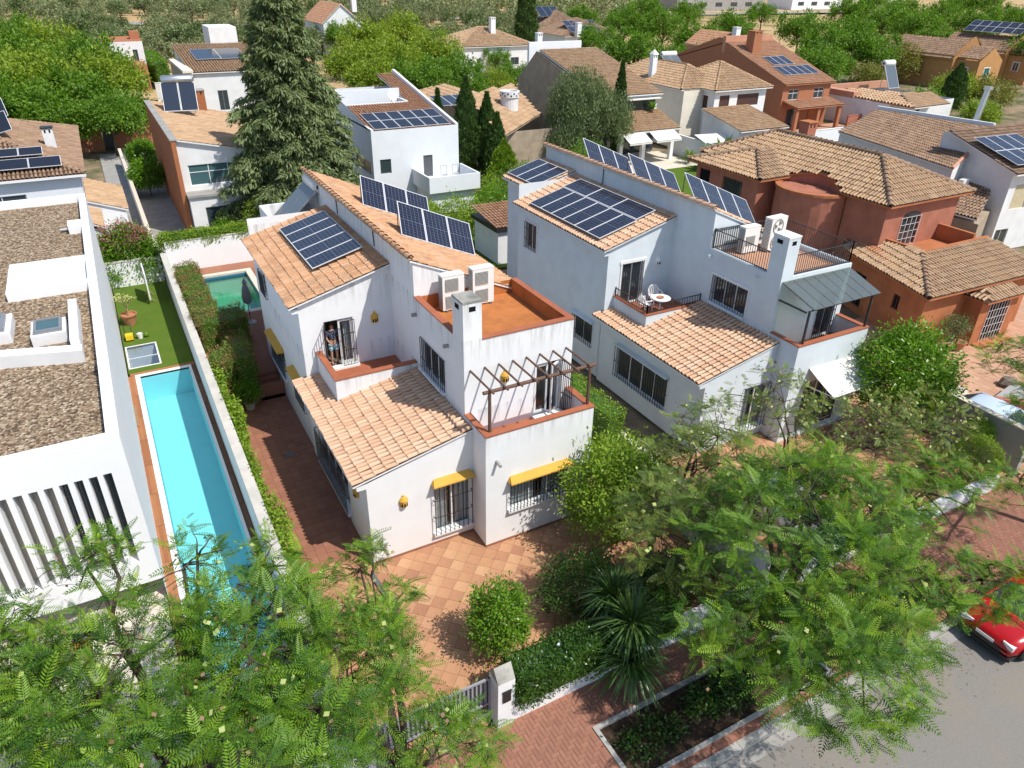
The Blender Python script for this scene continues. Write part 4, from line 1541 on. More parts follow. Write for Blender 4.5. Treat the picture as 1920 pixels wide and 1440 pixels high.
for k in range(7):
    a, b = k / 7 + .004, (k + 1) / 7 - .004
    q = [A.lerp(B, a), A.lerp(B, b), D.lerp(Cc, b), D.lerp(Cc, a)]
    pm = MB()
    pm.add([p + V(0, 0, .02) for p in q] + [p + V(0, 0, .008) for p in q], [(0, 3, 2, 1), (4, 5, 6, 7), (0, 1, 5, 4), (1, 2, 6, 5), (2, 3, 7, 6), (3, 0, 4, 7)])
    pm.obj("pane", "canopy_glass", gc)
for k in range(8):
    a = A.lerp(B, k / 7)
    b = D.lerp(Cc, k / 7)
    MB().cyl(a + V(0, 0, -.005), b + V(0, 0, -.005), .016, n=5).obj("rafter", "iron", gc)
MB().cyl(D + V(-.02, .10, -.05), Cc + V(.02, .10, -.05), .03, n=6).obj("beam", "iron", gc)
for x in (X(3.87), X(7.43)):
    MB().box(x - .035, x + .035, -.90, -.83, 4.468, 5.86).obj("post", "iron", gc)
MB().box(X(3.66), X(3.72), -.88, .50, 5.80, 5.86).obj("side_rail", "iron", gc)
sg = MB()
sg.add([(X(3.69), .50, 4.48), (X(3.69), -.85, 4.48), (X(3.69), -.85, 5.78), (X(3.69), .50, 6.45)], [(0, 1, 2, 3)])
sg.obj("side_pane", "side_glass", gc)
aw = thing("awning", "white cloth awning over the ground floor of the grey villa", "awning", (X(5.6), -1.4, 2.6))
am = MB()
n = 8
for i in range(n):
    for j in range(5):
        def q(i, j):
            t_, s_ = i / n, j / 5
            return (X(4.5 + 2.9 * t_), -.97 - 1.35 * s_, 3.30 - .62 * s_ + .05 * math.sin(t_ * 9) * s_ - .10 * s_ * (1 - s_))
        am.poly(q(i, j), q(i + 1, j), q(i + 1, j + 1), q(i, j + 1))
am.obj("cloth", "awning_cloth", aw, smooth=True)
MB().cyl((X(4.48), -2.33, 2.66), (X(7.42), -2.33, 2.66), .035, n=8).obj("front_bar", "white_frame", aw)
for x in (X(4.55), X(7.35)):
    MB().cyl((x, -.97, 2.5), (x, -2.3, 2.64), .02, n=6).obj("arm", "white_frame", aw)

dc = MB().obox((-.16, -1.45, .04), (.07, .02, 0), (-.05, 1.05, 0), (0, 0, .04)).obj("drain_channel", "steel_dark")
tag(dc, "dark drain channel lying across the patio by the corner of the white villa", "drain")

# ------------------------------------------------------------------ roof equipment on the villas
sl_ = math.atan(.276)
us, vsl = V(0, -1, 0), V(math.cos(sl_), 0, math.sin(sl_))
zr = lambda x: 6.40 + (x + .24) * .276
pv_array("solar_array", "five solar panels lying flat on the left tile roof of the white villa", (1.2, 13.95, zr(1.2) + .22), (0, -1, 0), vsl, 5, 1, 1.04, 2.08)
e1 = V(1, 0, -.4286).normalized()
vv = V(.40, 1.40, .92)
vv = (vv - e1 * vv.dot(e1)).normalized()


def tilted(label, bl, nu, group="solar panel arrays"):
    bl = Vector(bl)
    W = 1.12
    legs = []
    for k in range(nu + 1):
        top = bl + e1 * (k * (W + .02)) + vv * 1.55
        foot = Vector((top.x, top.y + .02, bl.z - (top.x - bl.x) * .4286 + .0))
        legs.append((top, foot))
    return pv_array("solar_array", label, bl, e1, vv, nu, 1, W, 1.70, group=group, legs=legs)


tilted("three tilted solar panels at the front of the white villa's long roof", (4.62, 8.2, 7.98), 3)
tilted("three tilted solar panels at the back of the white villa's long roof", (4.60, 12.7, 7.98), 3)
g = 13.5
zr2 = lambda x: 6.40 + (x - g + .24) * .276
pv_array("solar_array", "lower row of six upright solar panels on the grey villa roof", (13.55, 13.80, zr2(13.55) + .20), (0, -1, 0), vsl, 6, 1, 1.01, 2.06)
pv_array("solar_array", "upper row of three lengthwise solar panels on the grey villa roof", (15.58, 13.90, zr2(15.58) + .20), (0, -1, 0), vsl, 3, 1, 2.04, 1.06, flip=True)
rb = [(g + .90, 15.08, 6.88), (g + 3.6, 15.08, 7.62), (g + 3.6, 18.35, 7.62), (g + .90, 18.35, 6.88)]
tile_roof(v2, rb, "tile_peach", eave=(3, 0), col=0.215, step=0.375, edge="grey_villa")
pv_array("solar_array", "three solar panels on the rear corner roof of the grey villa", (14.62, 18.15, 7.12), (0, -1, 0), vsl, 3, 1, 1.0, 2.06)
for k, (y, l) in enumerate(((3.9 + 2.9, "front tilted solar array behind the ridge of the grey villa"), (11.1, "middle tilted solar array behind the ridge of the grey villa"), (15.2, "rear tilted solar array behind the ridge of the grey villa"))):
    tilted(l, (18.0, y, 8.03), 4 if k == 0 else 3)
cb = MB()
for y in (8.4, 13.1):
    cb.tube([(3.57, y, 8.42), (3.56, y, 8.2), (3.57, y - .02, 7.65)], .022, 5)
cb.obj("conduit", "black_plastic", v1)
cb = MB().tube([(17.07, 12.6, 8.42), (17.06, 12.6, 8.2), (17.07, 12.6, 7.6), (16.9, 12.5, 7.52)], .022, 5)
cb.obj("conduit", "black_plastic", v2)

ac_unit("left white outdoor air unit with louvred panels on the orange roof terrace", (4.83, 4.08, 6.50), .82, .36, 1.30)
ac_unit("right white outdoor air unit with louvred panels on the orange roof terrace", (5.98, 4.08, 6.50), .82, .36, 1.36)
ac_unit("plain outdoor air unit beside the railing on the grey villa roof", (18.55, 3.85, 6.50), .85, .36, 1.15, fans=1)
ac_unit("tall two-fan outdoor air unit on the grey villa roof", (19.75, 3.6, 6.50), .95, .38, 1.45, rotz=R(4), louvre=False)


def solar_heater(label, loc, rotz, s=1.0, tank=True, nu=2, mat="collector", tilt=45, frame="aluminium", cw=1.0, cl=2.0):
    """thermosiphon heater: flat collectors on a frame with a drum tank"""
    t = local_thing("solar_water_heater", label, "solar heater", "solar water heaters")
    a = R(tilt)
    u, v = V(1, 0, 0), V(0, math.cos(a), math.sin(a))
    n = u.cross(v)
    for k in range(nu):
        c = u * ((k - (nu - 1) / 2) * (cw + .03)) + v * (cl / 2) + V(0, -.3, .15)
        pm = MB()
        pm.obox(c, u * cw / 2, v * cl / 2, n * .04)
        p = pm.obj("collector_frame", frame, t)
        gm = MB()
        gm.obox(c + n * .043, u * (cw / 2 - .03), v * (cl / 2 - .03), n * .002)
        gm.obj("collector_glass", mat, p)
    W = nu * cw / 2
    top = v * cl + V(0, -.3, .15)
    lg = MB()
    for sx in (-1, 1):
        lg.cyl((sx * W * .8, top.y + .05, 0), (sx * W * .8, top.y - .02, top.z), .025, n=5)
        lg.cyl((sx * W * .8, -.3, 0), (sx * W * .8, -.3, .15), .025, n=5)
        lg.cyl((sx * W * .8, -.3, .05), (sx * W * .8, top.y, .05), .02, n=5)
    lg.obj("stand", "aluminium", t)
    if tank:
        tm = MB()
        zc, yc, r = top.z + .18, top.y + .15, .27
        prof = [(-W * .98, .02), (-W * .95, r * .8), (-W * .88, r), (W * .88, r), (W * .95, r * .8), (W * .98, .02)]
        nn = 14
        vs = [(x, yc + rr * math.cos(2 * math.pi * k / nn), zc + rr * math.sin(2 * math.pi * k / nn)) for x, rr in prof for k in range(nn)]
        tm.add(vs, [(i * nn + k, i * nn + (k + 1) % nn, (i + 1) * nn + (k + 1) % nn, (i + 1) * nn + k) for i in range(5) for k in range(nn)])
        tk = tm.obj("tank", "ac_white" if mat != "collector_blue" else "aluminium", t, smooth=True)
        cap = MB()
        for sx in (-1, 1):
            cap.cyl((sx * W * .975, yc, zc), (sx * W * 1.0, yc, zc), .10, n=10)
        cap.cyl((-W * .9, yc, zc), (-W * 1.0, yc - .1, zc - .5), .025, n=5)
        cap.obj("tank_fitting", "black_plastic", tk)
    return place(t, loc, rotz, s)


solar_heater("grey solar water heater with white drum behind the white villa's left roof", (2.05, 17.0, 6.20), R(-90), 1.0, tilt=42, cw=1.0, cl=2.3)

# ------------------------------------------------------------------ balcony furniture on the grey villa
def plastic_chair(label, loc, rotz):
    t = local_thing("garden_chair", label, "chair", "white plastic balcony chairs")
    MB().box(-.22, .22, -.22, .22, .40, .43).obj("seat", "plastic_white", t)
    for sx in (-1, 1):
        for sy in (-1, 1):
            MB().cyl((sx * .26, sy * .25, 0), (sx * .20, sy * .19, .40), .022, n=6).obj("leg", "plastic_white", t)
        MB().tube([(sx * .26, -.20, .40), (sx * .29, -.22, .64), (sx * .29, .10, .66), (sx * .24, .24, .68)], .02, 6).obj("armrest", "plastic_white", t)
    b = MB()
    arch = [(.24 * math.cos(math.pi * k / 8), .24 + .05 * math.sin(math.pi * k / 8), .62 + .26 * math.sin(math.pi * k / 8)) for k in range(9)]
    b.tube([(.23, .22, .43)] + arch + [(-.23, .22, .43)], .022, 6)
    for k in (-2, -1, 0, 1, 2):
        b.box(k * .085 - .018, k * .085 + .018, .235, .26, .43, .62 + .25 * math.sqrt(max(0, 1 - (k * .085 / .24) ** 2)))
    b.obj("backrest", "plastic_white", t)
    return place(t, loc, rotz)


plastic_chair("white plastic chair behind the round balcony table of the grey villa", (g + 2.35, 6.25, 3.64), R(-20))
plastic_chair("white plastic chair beside the balcony door of the grey villa", (g + 1.45, 5.75, 3.64), R(95))
tb = thing("balcony_table", "white round table with a clay dish on the grey villa balcony", "table", (g + 2.05, 5.45, 3.64))
MB().lathe((g + 2.05, 5.45, 3.64), [(.42, .68), (.43, .70), (.42, .72)], 20).obj("table_top", "plastic_white", tb)
MB().lathe((g + 2.05, 5.45, 3.64), [(.25, 0), (.06, .06), (.05, .68)], 12).obj("pedestal", "plastic_white", tb)
dish = MB().lathe((g + 2.0, 5.45, 4.361), [(.10, 0), (.17, .04), (.16, .045), (.09, .01)], 14).obj("clay_dish", "clay_pot")
tag(dish, "round clay dish on the white balcony table", "dish")

# ------------------------------------------------------------------ back garden furniture
pa = thing("parasol", "closed grey parasol standing beside the green pool", "parasol", (0.05, 18.9, .8))
MB().cyl((0.05, 18.9, .79), (0.05, 18.9, 2.95), .025, n=8).obj("pole", "steel_dark", pa)
pm = MB()
prof = [(.05, 1.05), (.17, 1.15), (.19, 1.5), (.12, 1.95), (.06, 2.15), (.10, 2.20), (.02, 2.42)]
nn = 14
pm.add([(0.05 + r * (1 + .25 * (k % 2)) * math.cos(2 * math.pi * k / nn), 18.9 + r * (1 + .25 * (k % 2)) * math.sin(2 * math.pi * k / nn), .8 + z) for r, z in prof for k in range(nn)],
       [(i * nn + k, i * nn + (k + 1) % nn, (i + 1) * nn + (k + 1) % nn, (i + 1) * nn + k) for i in range(len(prof) - 1) for k in range(nn)])
pm.obj("folded_cloth", "parasol_cloth", pa)
MB().lathe((0.05, 18.9, .79), [(.28, 0), (.28, .06), (.05, .10)], 14).obj("foot", "concrete", pa)

pt = thing("flower_pot", "terracotta pot with a dry plumeria on the lawn", "flower pot", (-5.45, 23.4, 0))
MB().lathe((-5.45, 23.4, .005), [(.26, 0), (.38, .52), (.42, .52), (.42, .60), (.36, .60), (.34, .50), (.02, .50)], 18).obj("pot", "clay_pot", pt)
st_ = MB()
tips = []


def fork(p, d, ln, r, k):
    q = p + d * ln
    st_.cyl(p, q, r, r * .8, n=5, cap=False)
    if k == 0:
        tips.append(q)
        return
    for i in range(3):
        a = 2 * math.pi * i / 3 + rng.uniform(0, 1)
        e = (d + V(math.cos(a), math.sin(a), .3) * .75).normalized()
        fork(q, e, ln * rng.uniform(.6, .85), r * .75, k - 1)


fork(V(-5.45, 23.4, .5), V(0, 0, 1), .45, .045, 3)
st_.obj("stem", "rope_dry", pt)
lf = MB()
for q in tips:
    for i in range(3):
        a = rng.uniform(0, 6.28)
        d = V(math.cos(a), math.sin(a), rng.uniform(-.6, .4)).normalized()
        s = d.cross(V(0, 0, 1)).normalized() * .035
        lf.poly(q, q + d * .08 + s, q + d * .18, q + d * .08 - s)
lf.obj("leaf_spray", "pod_green", pt, kind="stuff")

cl = thing("pressure_washer", "yellow and black pressure washer lying on the lawn by the flat house", "pressure washer", (-5.62, 21.4, 0))
MB().box(-5.82, -5.46, 21.1, 21.5, .08, .32).obj("body", "yellow_plastic", cl)
MB().tube([(-5.80, 21.5, .25), (-5.82, 21.75, .75), (-5.50, 21.75, .75), (-5.48, 21.5, .25)], .02, 6).obj("handle", "black_plastic", cl)
for x in (-5.86, -5.44):
    MB().cyl((x, 21.45, .12), (x + .03, 21.45, .12), .12, n=12).obj("wheel", "rubber", cl)
bk = thing("plastic_bucket", "small white bucket beside the yellow pressure washer", "bucket", (-5.15, 21.3, 0))
MB().lathe((-5.15, 21.3, 0.005), [(.11, 0), (.15, .28), (.13, .28), (.10, .03)], 12).obj("pail", "plastic_white", bk)
MB().tube([(-5.3, 21.3, .27), (-5.15, 21.3, .40), (-5.0, 21.3, .27)], .008, 5).obj("handle", "black_plastic", bk)
ball = MB().lathe((-4.85, 21.35, 0), [(.02, .002), (.09, .04), (.13, .13), (.09, .22), (.02, .26)], 12).obj("play_ball", "leaf_lime", smooth=True)
tag(ball, "yellow-green ball lying on the lawn beside the bucket", "ball")
# folding panel leaning at the back of the lawn
bd = thing("table_tennis_board", "folded dark table-tennis board standing at the end of the lawn", "table tennis table", (-4.2, 26.6, 0))
MB().obox((-4.2, 26.6, 1.05), (.03, 0, 0), (0, .95, 0), (0, 0, .75)).obj("board", "steel_dark", bd)
ed = MB()
ed.obox((-4.2, 26.6, 1.82), (.036, 0, 0), (0, .97, 0), (0, 0, .025))
for sy in (-1, 1):
    ed.obox((-4.2, 26.6 + sy * .97, 1.05), (.036, 0, 0), (0, .02, 0), (0, 0, .75))
ed.obj("edge_trim", "white_frame", bd)
for sy in (-.6, .6):
    MB().cyl((-4.45, 26.6 + sy, 0), (-4.2, 26.6 + sy, .32), .025, n=6).obj("leg", "wood_pale", bd)
    MB().cyl((-3.95, 26.6 + sy, 0), (-4.2, 26.6 + sy, .32), .025, n=6).obj("leg", "wood_pale", bd)
# heat rail leaning by the deck
ld = thing("slatted_panel", "small slatted panel lying along the wall of the flat house", "slatted panel", (-6.0, 13.2, 0))
for i in range(12):
    MB().box(-6.18, -5.94, 12.35 + i * .145, 12.43 + i * .145, .02, .07).obj("slat", "wood_pale", ld)
MB().box(-6.12, -6.08, 12.3, 14.05, .0, .019).obj("runner", "deck_dark", ld)
dr = MB().box(-1.05, -.75, 7.3, 7.6, -.002, .006).obj("drain_grate", "steel_dark")
tag(dr, "small square drain grate in the brown side path", "drain")

# ------------------------------------------------------------------ person in the balcony doorway
def skin_body(name, joints, edges, mat, parent):
    me = bpy.data.meshes.new(name)
    me.from_pydata([j[0] for j in joints], edges, [])
    me.materials.append(MATS[mat])
    o = link(name, me, parent)
    md = o.modifiers.new("skin", 'SKIN')
    for i, j in enumerate(joints):
        me.skin_vertices[0].data[i].radius = (j[1], j[1] * (j[2] if len(j) > 2 else 1))
    me.skin_vertices[0].data[0].use_root = True
    sb = o.modifiers.new("sub", 'SUBSURF')
    sb.levels = sb.render_levels = 2
    return o


px, py, pz = 1.30, 7.28, 3.64
per = thing("person", "person in dark patterned shirt and pale blue shorts standing in the balcony doorway", "person", (px, py, pz))
W = lambda x, y, z: (px + x, py + y, pz + z)
J = [(W(0, 0, .94), .125, .75), (W(0, 0, 1.12), .13, .75), (W(0, 0, 1.33), .15, .7), (W(0, 0, 1.44), .075), (W(0, 0, 1.50), .055), (W(0, -.02, 1.58), .085), (W(0, -.02, 1.67), .09), (W(0, -.01, 1.73), .06),
     (W(-.19, 0, 1.39), .055), (W(-.24, -.02, 1.13), .043), (W(-.17, -.22, 1.02), .033), (W(-.13, -.29, 1.0), .03),
     (W(.19, 0, 1.39), .055), (W(.25, 0, 1.13), .043), (W(.22, -.14, .95), .033), (W(.21, -.19, .90), .03),
     (W(-.10, 0, .86), .09), (W(-.10, -.01, .48), .058), (W(-.10, .01, .26), .05), (W(-.10, .02, .07), .036), (W(-.11, -.12, .03), .035),
     (W(.10, 0, .86), .09), (W(.11, -.01, .48), .058), (W(.11, .01, .26), .05), (W(.11, .02, .07), .036), (W(.12, -.12, .03), .035)]
Ed = [(0, 1), (1, 2), (2, 3), (3, 4), (4, 5), (5, 6), (6, 7), (2, 8), (8, 9), (9, 10), (10, 11), (2, 12), (12, 13), (13, 14), (14, 15), (0, 16), (16, 17), (17, 18), (18, 19), (19, 20), (0, 21), (21, 22), (22, 23), (23, 24), (24, 25)]
body = skin_body("body", J, Ed, "skin", per)
skin_body("shirt", [(W(0, 0, .98), .155, .78), (W(0, 0, 1.14), .15, .78), (W(0, 0, 1.34), .168, .74), (W(0, 0, 1.43), .10), (W(-.20, 0, 1.39), .075), (W(-.24, -.01, 1.20), .068), (W(.20, 0, 1.39), .075), (W(.25, 0, 1.20), .068)],
          [(0, 1), (1, 2), (2, 3), (2, 4), (4, 5), (2, 6), (6, 7)], "shirt_cloth", per)
skin_body("shorts", [(W(0, 0, .96), .15, .8), (W(-.10, 0, .82), .115), (W(-.105, -.005, .56), .105), (W(.10, 0, .82), .115), (W(.11, -.005, .56), .105)], [(0, 1), (1, 2), (0, 3), (3, 4)], "shorts_cloth", per)
hr = MB().lathe(W(0, .0, 1.64), [(.092, -.02), (.104, .05), (.085, .12), (.03, .15)], 14)
hr.obj("hair", "hair", per, smooth=True)
fc = MB()
for sx in (-1, 1):
    fc.obox(W(sx * .032, -.098, 1.645), (.012, 0, 0), (0, .006, 0), (0, 0, .006))
fc.obox(W(0, -.098, 1.575), (.022, 0, 0), (0, .004, 0), (0, 0, .005))
fc.obj("face", "hair", per)
ns = MB().obox(W(0, -.112, 1.612), (.012, 0, 0), (0, .014, 0), (0, 0, .02))
ns.obj("nose", "skin", per)
fg = MB()
for hx, hy, hz in ((-.13, -.31, .99), (.21, -.21, .88)):
    for k in range(4):
        b0 = V(*W(hx + (k - 1.5) * .018, hy, hz))
        fg.tube([b0, b0 + V(0, -.035, -.015), b0 + V(0, -.05, -.045)], [.009, .008, .006], 5)
    b0 = V(*W(hx + (.035 if hx < 0 else -.035), hy + .03, hz))
    fg.tube([b0, b0 + V(.02 if hx < 0 else -.02, -.03, -.01)], [.010, .008], 5)
fg.obj("fingers", "skin", per)
sh = MB()
for sx in (-.105, .115):
    sh.prism([(px + sx - .045, py + .06), (px + sx + .045, py + .06), (px + sx + .05, py - .10), (px + sx, py - .17), (px + sx - .05, py - .10)], pz - .005, pz + .05)
sh.obj("sandals", "black_plastic", per)


# ------------------------------------------------------------------ cars
def car(label, loc, rotz, paint, s=1.0, L=4.1, Wd=1.76, H=1.5):
    t = local_thing("parked_car", label, "car", "parked cars")
    # stations along x (front at -x): x, half width, z bottom, belt z
    st = [(-2.05, .62, .38, .62), (-1.95, .78, .28, .74), (-1.55, .86, .24, .84), (-.95, .88, .22, .93), (-.3, .88, .22, .96), (.6, .88, .22, .98), (1.4, .87, .24, .99), (1.85, .82, .30, .97), (2.05, .70, .40, .86)]
    vs, fs = [], []
    for x, hw, zb, zt in st:
        prof = [(-hw * .86, zb), (-hw, zb + .14), (-hw, zt - .16), (-hw * .94, zt - .03), (-hw * .70, zt), (0, zt + .02), (hw * .70, zt), (hw * .94, zt - .03), (hw, zt - .16), (hw, zb + .14), (hw * .86, zb)]
        vs += [(x, y, z) for y, z in prof]
    k = 11
    for i in range(len(st) - 1):
        fs += [(i * k + j, i * k + j + 1, (i + 1) * k + j + 1, (i + 1) * k + j) for j in range(k - 1)]
    fs += [tuple(range(k))[::-1], tuple(range((len(st) - 1) * k, len(st) * k))]
    body = MB().add(vs, fs).obj("body", paint, t, smooth=True)
    gh = [(-.98, .74, .94, .94), (-.30, .68, .97, 1.40), (.35, .66, .98, 1.48), (1.15, .66, .98, 1.44), (1.75, .70, .96, 1.12), (1.92, .72, .94, .98)]
    vs, fs = [], []
    for x, hw, zb, zt in gh:
        h = max(zt, zb + .01)
        top = hw * .86 if h > 1.1 else hw * .97
        vs += [(x, -hw - .04, zb - .04), (x, -top, h), (x, top, h), (x, hw + .04, zb - .04)]
    for i in range(len(gh) - 1):
        fs += [(i * 4 + j, i * 4 + j + 1, i * 4 + 5 + j, i * 4 + 4 + j) for j in range(3)]
    MB().add(vs, fs).obj("glazing", "glass_dark", t)
    rf = MB()
    rp = [(-.34, .60, 1.405), (.35, .585, 1.487), (1.15, .585, 1.447), (1.30, .58, 1.37)]
    rf.add([(x, s_ * w_, z + dz) for x, w_, z in rp for s_, dz in ((-1, 0), (-.5, .025), (0, .032), (.5, .025), (1, 0))], [(i * 5 + j, i * 5 + j + 1, (i + 1) * 5 + j + 1, (i + 1) * 5 + j) for i in range(3) for j in range(4)])
    rf.obj("roof_panel", paint, t, smooth=True)
    for sy in (-1, 1):
        pl = MB()
        for (a, b) in (((-1.0, .78, .93), (-.33, .60, 1.41)), ((.45, .69, .97), (.42, .585, 1.48)), ((1.85, .76, .95), (1.2, .60, 1.44))):
            pl.cyl((a[0], sy * a[1], a[2]), (b[0], sy * b[1], b[2]), .04, n=6)
        pl.cyl((-.33, sy * .605, 1.41), (1.2, sy * .605, 1.45), .03, n=6)
        pl.obj("pillar", paint, t)
    for x in (-1.28, 1.25):
        for sy in (-1, 1):
            y = sy * .80
            w_ = MB()
            n = 20
            prof = [(.20, -.10), (.31, -.10), (.33, -.06), (.33, .06), (.31, .10), (.20, .10)]
            w_.add([(x + r * math.cos(2 * math.pi * q / n), y + d, .33 + r * math.sin(2 * math.pi * q / n)) for r, d in prof for q in range(n)], [(i * n + q, i * n + (q + 1) % n, (i + 1) * n + (q + 1) % n, (i + 1) * n + q) for i in range(5) for q in range(n)])
            wo = w_.obj("wheel", "rubber", t, smooth=True)
            rm = MB()
            for q in range(10):
                a = 2 * math.pi * q / 10
                rm.obox((x + .11 * math.cos(a), y + sy * .085, .33 + .11 * math.sin(a)), (.10 * math.cos(a), 0, .10 * math.sin(a)), (-.018 * math.sin(a), 0, .018 * math.cos(a)), (0, .01, 0))
            rm.cyl((x, y + sy * .03, .33), (x, y + sy * .055, .33), .20, n=16)
            rm.obj("rim", "aluminium", wo)
            ar = MB()
            ar.tube([(x + .39 * math.cos(math.pi * q / 10), sy * .875, .33 + .39 * math.sin(math.pi * q / 10)) for q in range(11)], .035, 6)
            ar.obj("wheel_arch", "black_plastic", t)
    for sy in (-1, 1):
        MB().obox((-1.93, sy * .60, .66), (.10, 0, -.01), (-.03 * sy, .16, 0), (0, 0, .07)).obj("headlight", "lamp_glass", t)
        MB().obox((1.99, sy * .66, .80), (.06, 0, 0), (0, .10, 0), (0, 0, .10)).obj("tail_light", "red_paint_car", t)
        MB().obox((-.72, sy * .97, 1.0), (.07, 0, 0), (0, .10, 0), (0, 0, .06)).obj("mirror", "black_plastic", t)
        MB().obox((.05, sy * .885, .80), (.09, 0, 0), (0, .012, 0), (0, 0, .015)).obj("door_handle", "black_plastic", t)
    MB().box(-2.075, -1.9, -.5, .5, .36, .50).obj("radiator_grille", "black_plastic", t)
    MB().box(-2.09, -2.076, -.26, .26, .52, .62).obj("number_plate", "white_frame", t)
    MB().box(-2.0, 2.0, -.78, .78, .16, .26).obj("underbody", "black_plastic", t)
    return place(t, loc, rotz, s)


car("red hatchback parked at the kerb under the big street tree", (16.55, -11.35, -.13), 0, "red_paint_car")
car("pale blue car parked in the terracotta house driveway behind the grey wall", (25.75, -4.9, -.10), R(96), "blue_paint_car")
car("white car parked in the grey villa's front yard under the trees", (13.6, -4.9, .0), R(95), "white_paint_car")


# ------------------------------------------------------------------ neighbouring houses
def ray(px, py):
    return right * ((px - 960) / F_PX) + down * ((py - 720) / F_PX) + fw


def at(px, py, z):
    d = ray(px, py)
    return CAM + d * ((z - CAM.z) / d.z)


def atx(px, py, x):
    d = ray(px, py)
    return CAM + d * ((x - CAM.x) / d.x)


def onplane(px, py, p, q, r):
    d = ray(px, py)
    n = (q - p).cross(r - p)
    return CAM + d * ((p - CAM).dot(n) / d.dot(n))


def aty(px, py, y):
    d = ray(px, py)
    return CAM + d * ((y - CAM.y) / d.y)


def box_walls(mb, x0, x1, y0, y1, z0, z1, front=(), left=(), right_=(), back=(), zf=None):
    F_ = ((x0, y0), (x1, y0))
    L_ = ((x0, y1), (x0, y0))
    R_ = ((x1, y0), (x1, y1))
    B_ = ((x1, y1), (x0, y1))
    mb.wall(*F_, z0, z1, front)
    mb.wall(*L_, z0, z1, left)
    mb.wall(*R_, z0, z1, right_)
    mb.wall(*B_, z0, z1, back)
    return F_, L_, R_, B_


def hip(t, x0, x1, y0, y1, ze, zr, mat, ov=.35, col=.23, step=.4, sheet="roof_channel_shade_hip", seg=4, ridge=True):
    x0, x1, y0, y1 = x0 - ov, x1 + ov, y0 - ov, y1 + ov
    w_, d_ = x1 - x0, y1 - y0
    if d_ >= w_:
        a, b = V((x0 + x1) / 2, y0 + w_ / 2, zr), V((x0 + x1) / 2, y1 - w_ / 2, zr)
    else:
        a, b = V(x0 + d_ / 2, (y0 + y1) / 2, zr), V(x1 - d_ / 2, (y0 + y1) / 2, zr)
    P00, P10, P11, P01 = V(x0, y0, ze), V(x1, y0, ze), V(x1, y1, ze), V(x0, y1, ze)
    one = (a - b).length < .05
    if d_ >= w_:
        pl = [[P00, P10, a], [P11, P01, b], [P01, P00, a] + ([] if one else [b]), [P10, P11, b] + ([] if one else [a])]
        hips = [(P00, a), (P10, a), (P11, b), (P01, b)]
    else:
        pl = [[P00, P10, b] + ([] if one else [a]), [P11, P01, a] + ([] if one else [b]), [P01, P00, a], [P10, P11, b]]
        hips = [(P00, a), (P01, a), (P11, b), (P10, b)]
    for p in pl:
        tile_roof(t, p, mat, col=col, step=step, sheet=sheet, seg=seg)
    if ridge:
        for p, q in hips:
            ridge_tiles(t, p, q, mat)
        if not one:
            ridge_tiles(t, a, b, mat)
    return a, b


def cap_chimney(parent, x, y, z0, z1, w_, mat, cap="white_paint", pointed=False):
    c = MB().box(x - w_ / 2, x + w_ / 2, y - w_ / 2, y + w_ / 2, z0, z1).obj("chimney", mat, parent)
    k = MB()
    e = w_ / 2 + .06
    k.box(x - e, x + e, y - e, y + e, z1 + .001, z1 + .08)
    if pointed:
        k.add([(x - e, y - e, z1 + .081), (x + e, y - e, z1 + .081), (x + e, y + e, z1 + .081), (x - e, y + e, z1 + .081), (x, y, z1 + .55)], [(0, 1, 4), (1, 2, 4), (2, 3, 4), (3, 0, 4)])
    k.obj("chimney_cap", cap, c)
    o = MB()
    for s_ in (-1, 1):
        o.box(x + s_ * w_ * .22 - .05, x + s_ * w_ * .22 + .05, y - w_ / 2 - .006, y - w_ / 2 - .001, z1 - .28, z1 - .08)
    o.obj("flue_opening", "dark_void", c)
    return c


# ---- white modern house with gravel roofs (left edge)
h = thing("flat_roof_house", "white modern house with brown gravel roofs and slotted front wall", "house", (-12, 14, 0))
x0, x1, y0, y1, zp, zg = -19.0, -6.05, 1.55, 28.0, 6.0, 5.62
slots = [(x1 - x0 - .65 - k * .35, x1 - x0 - .44 - k * .35, 1.7, 4.92) for k in range(14)]
mb = MB()
F_ = ((x0, y0), (x1, y0))
mb.wall(*F_, 0.85, zg, slots, depth=.55)
mb.wall((x1, y0), (x1, y1), 0, zg)
mb.wall((x1, y1), (x0, y1), 0, zg)
mb.poly((x0, y0, .85), (x0, y0 + 1.6, .85), (x1 - .3, y0 + 1.6, .85), (x1 - .3, y0, .85))
mb.wall((x0, y0 + 1.6), (x1 - .3, y0 + 1.6), -.1, .85)
pw_ = .32
mb.box(x0, x1, y0, y0 + pw_, zg, zp)
mb.box(x1 - pw_, x1, y0 + pw_, y1, zg, zp)
mb.box(x0, x1 - pw_, y1 - pw_, y1, zg, zp)
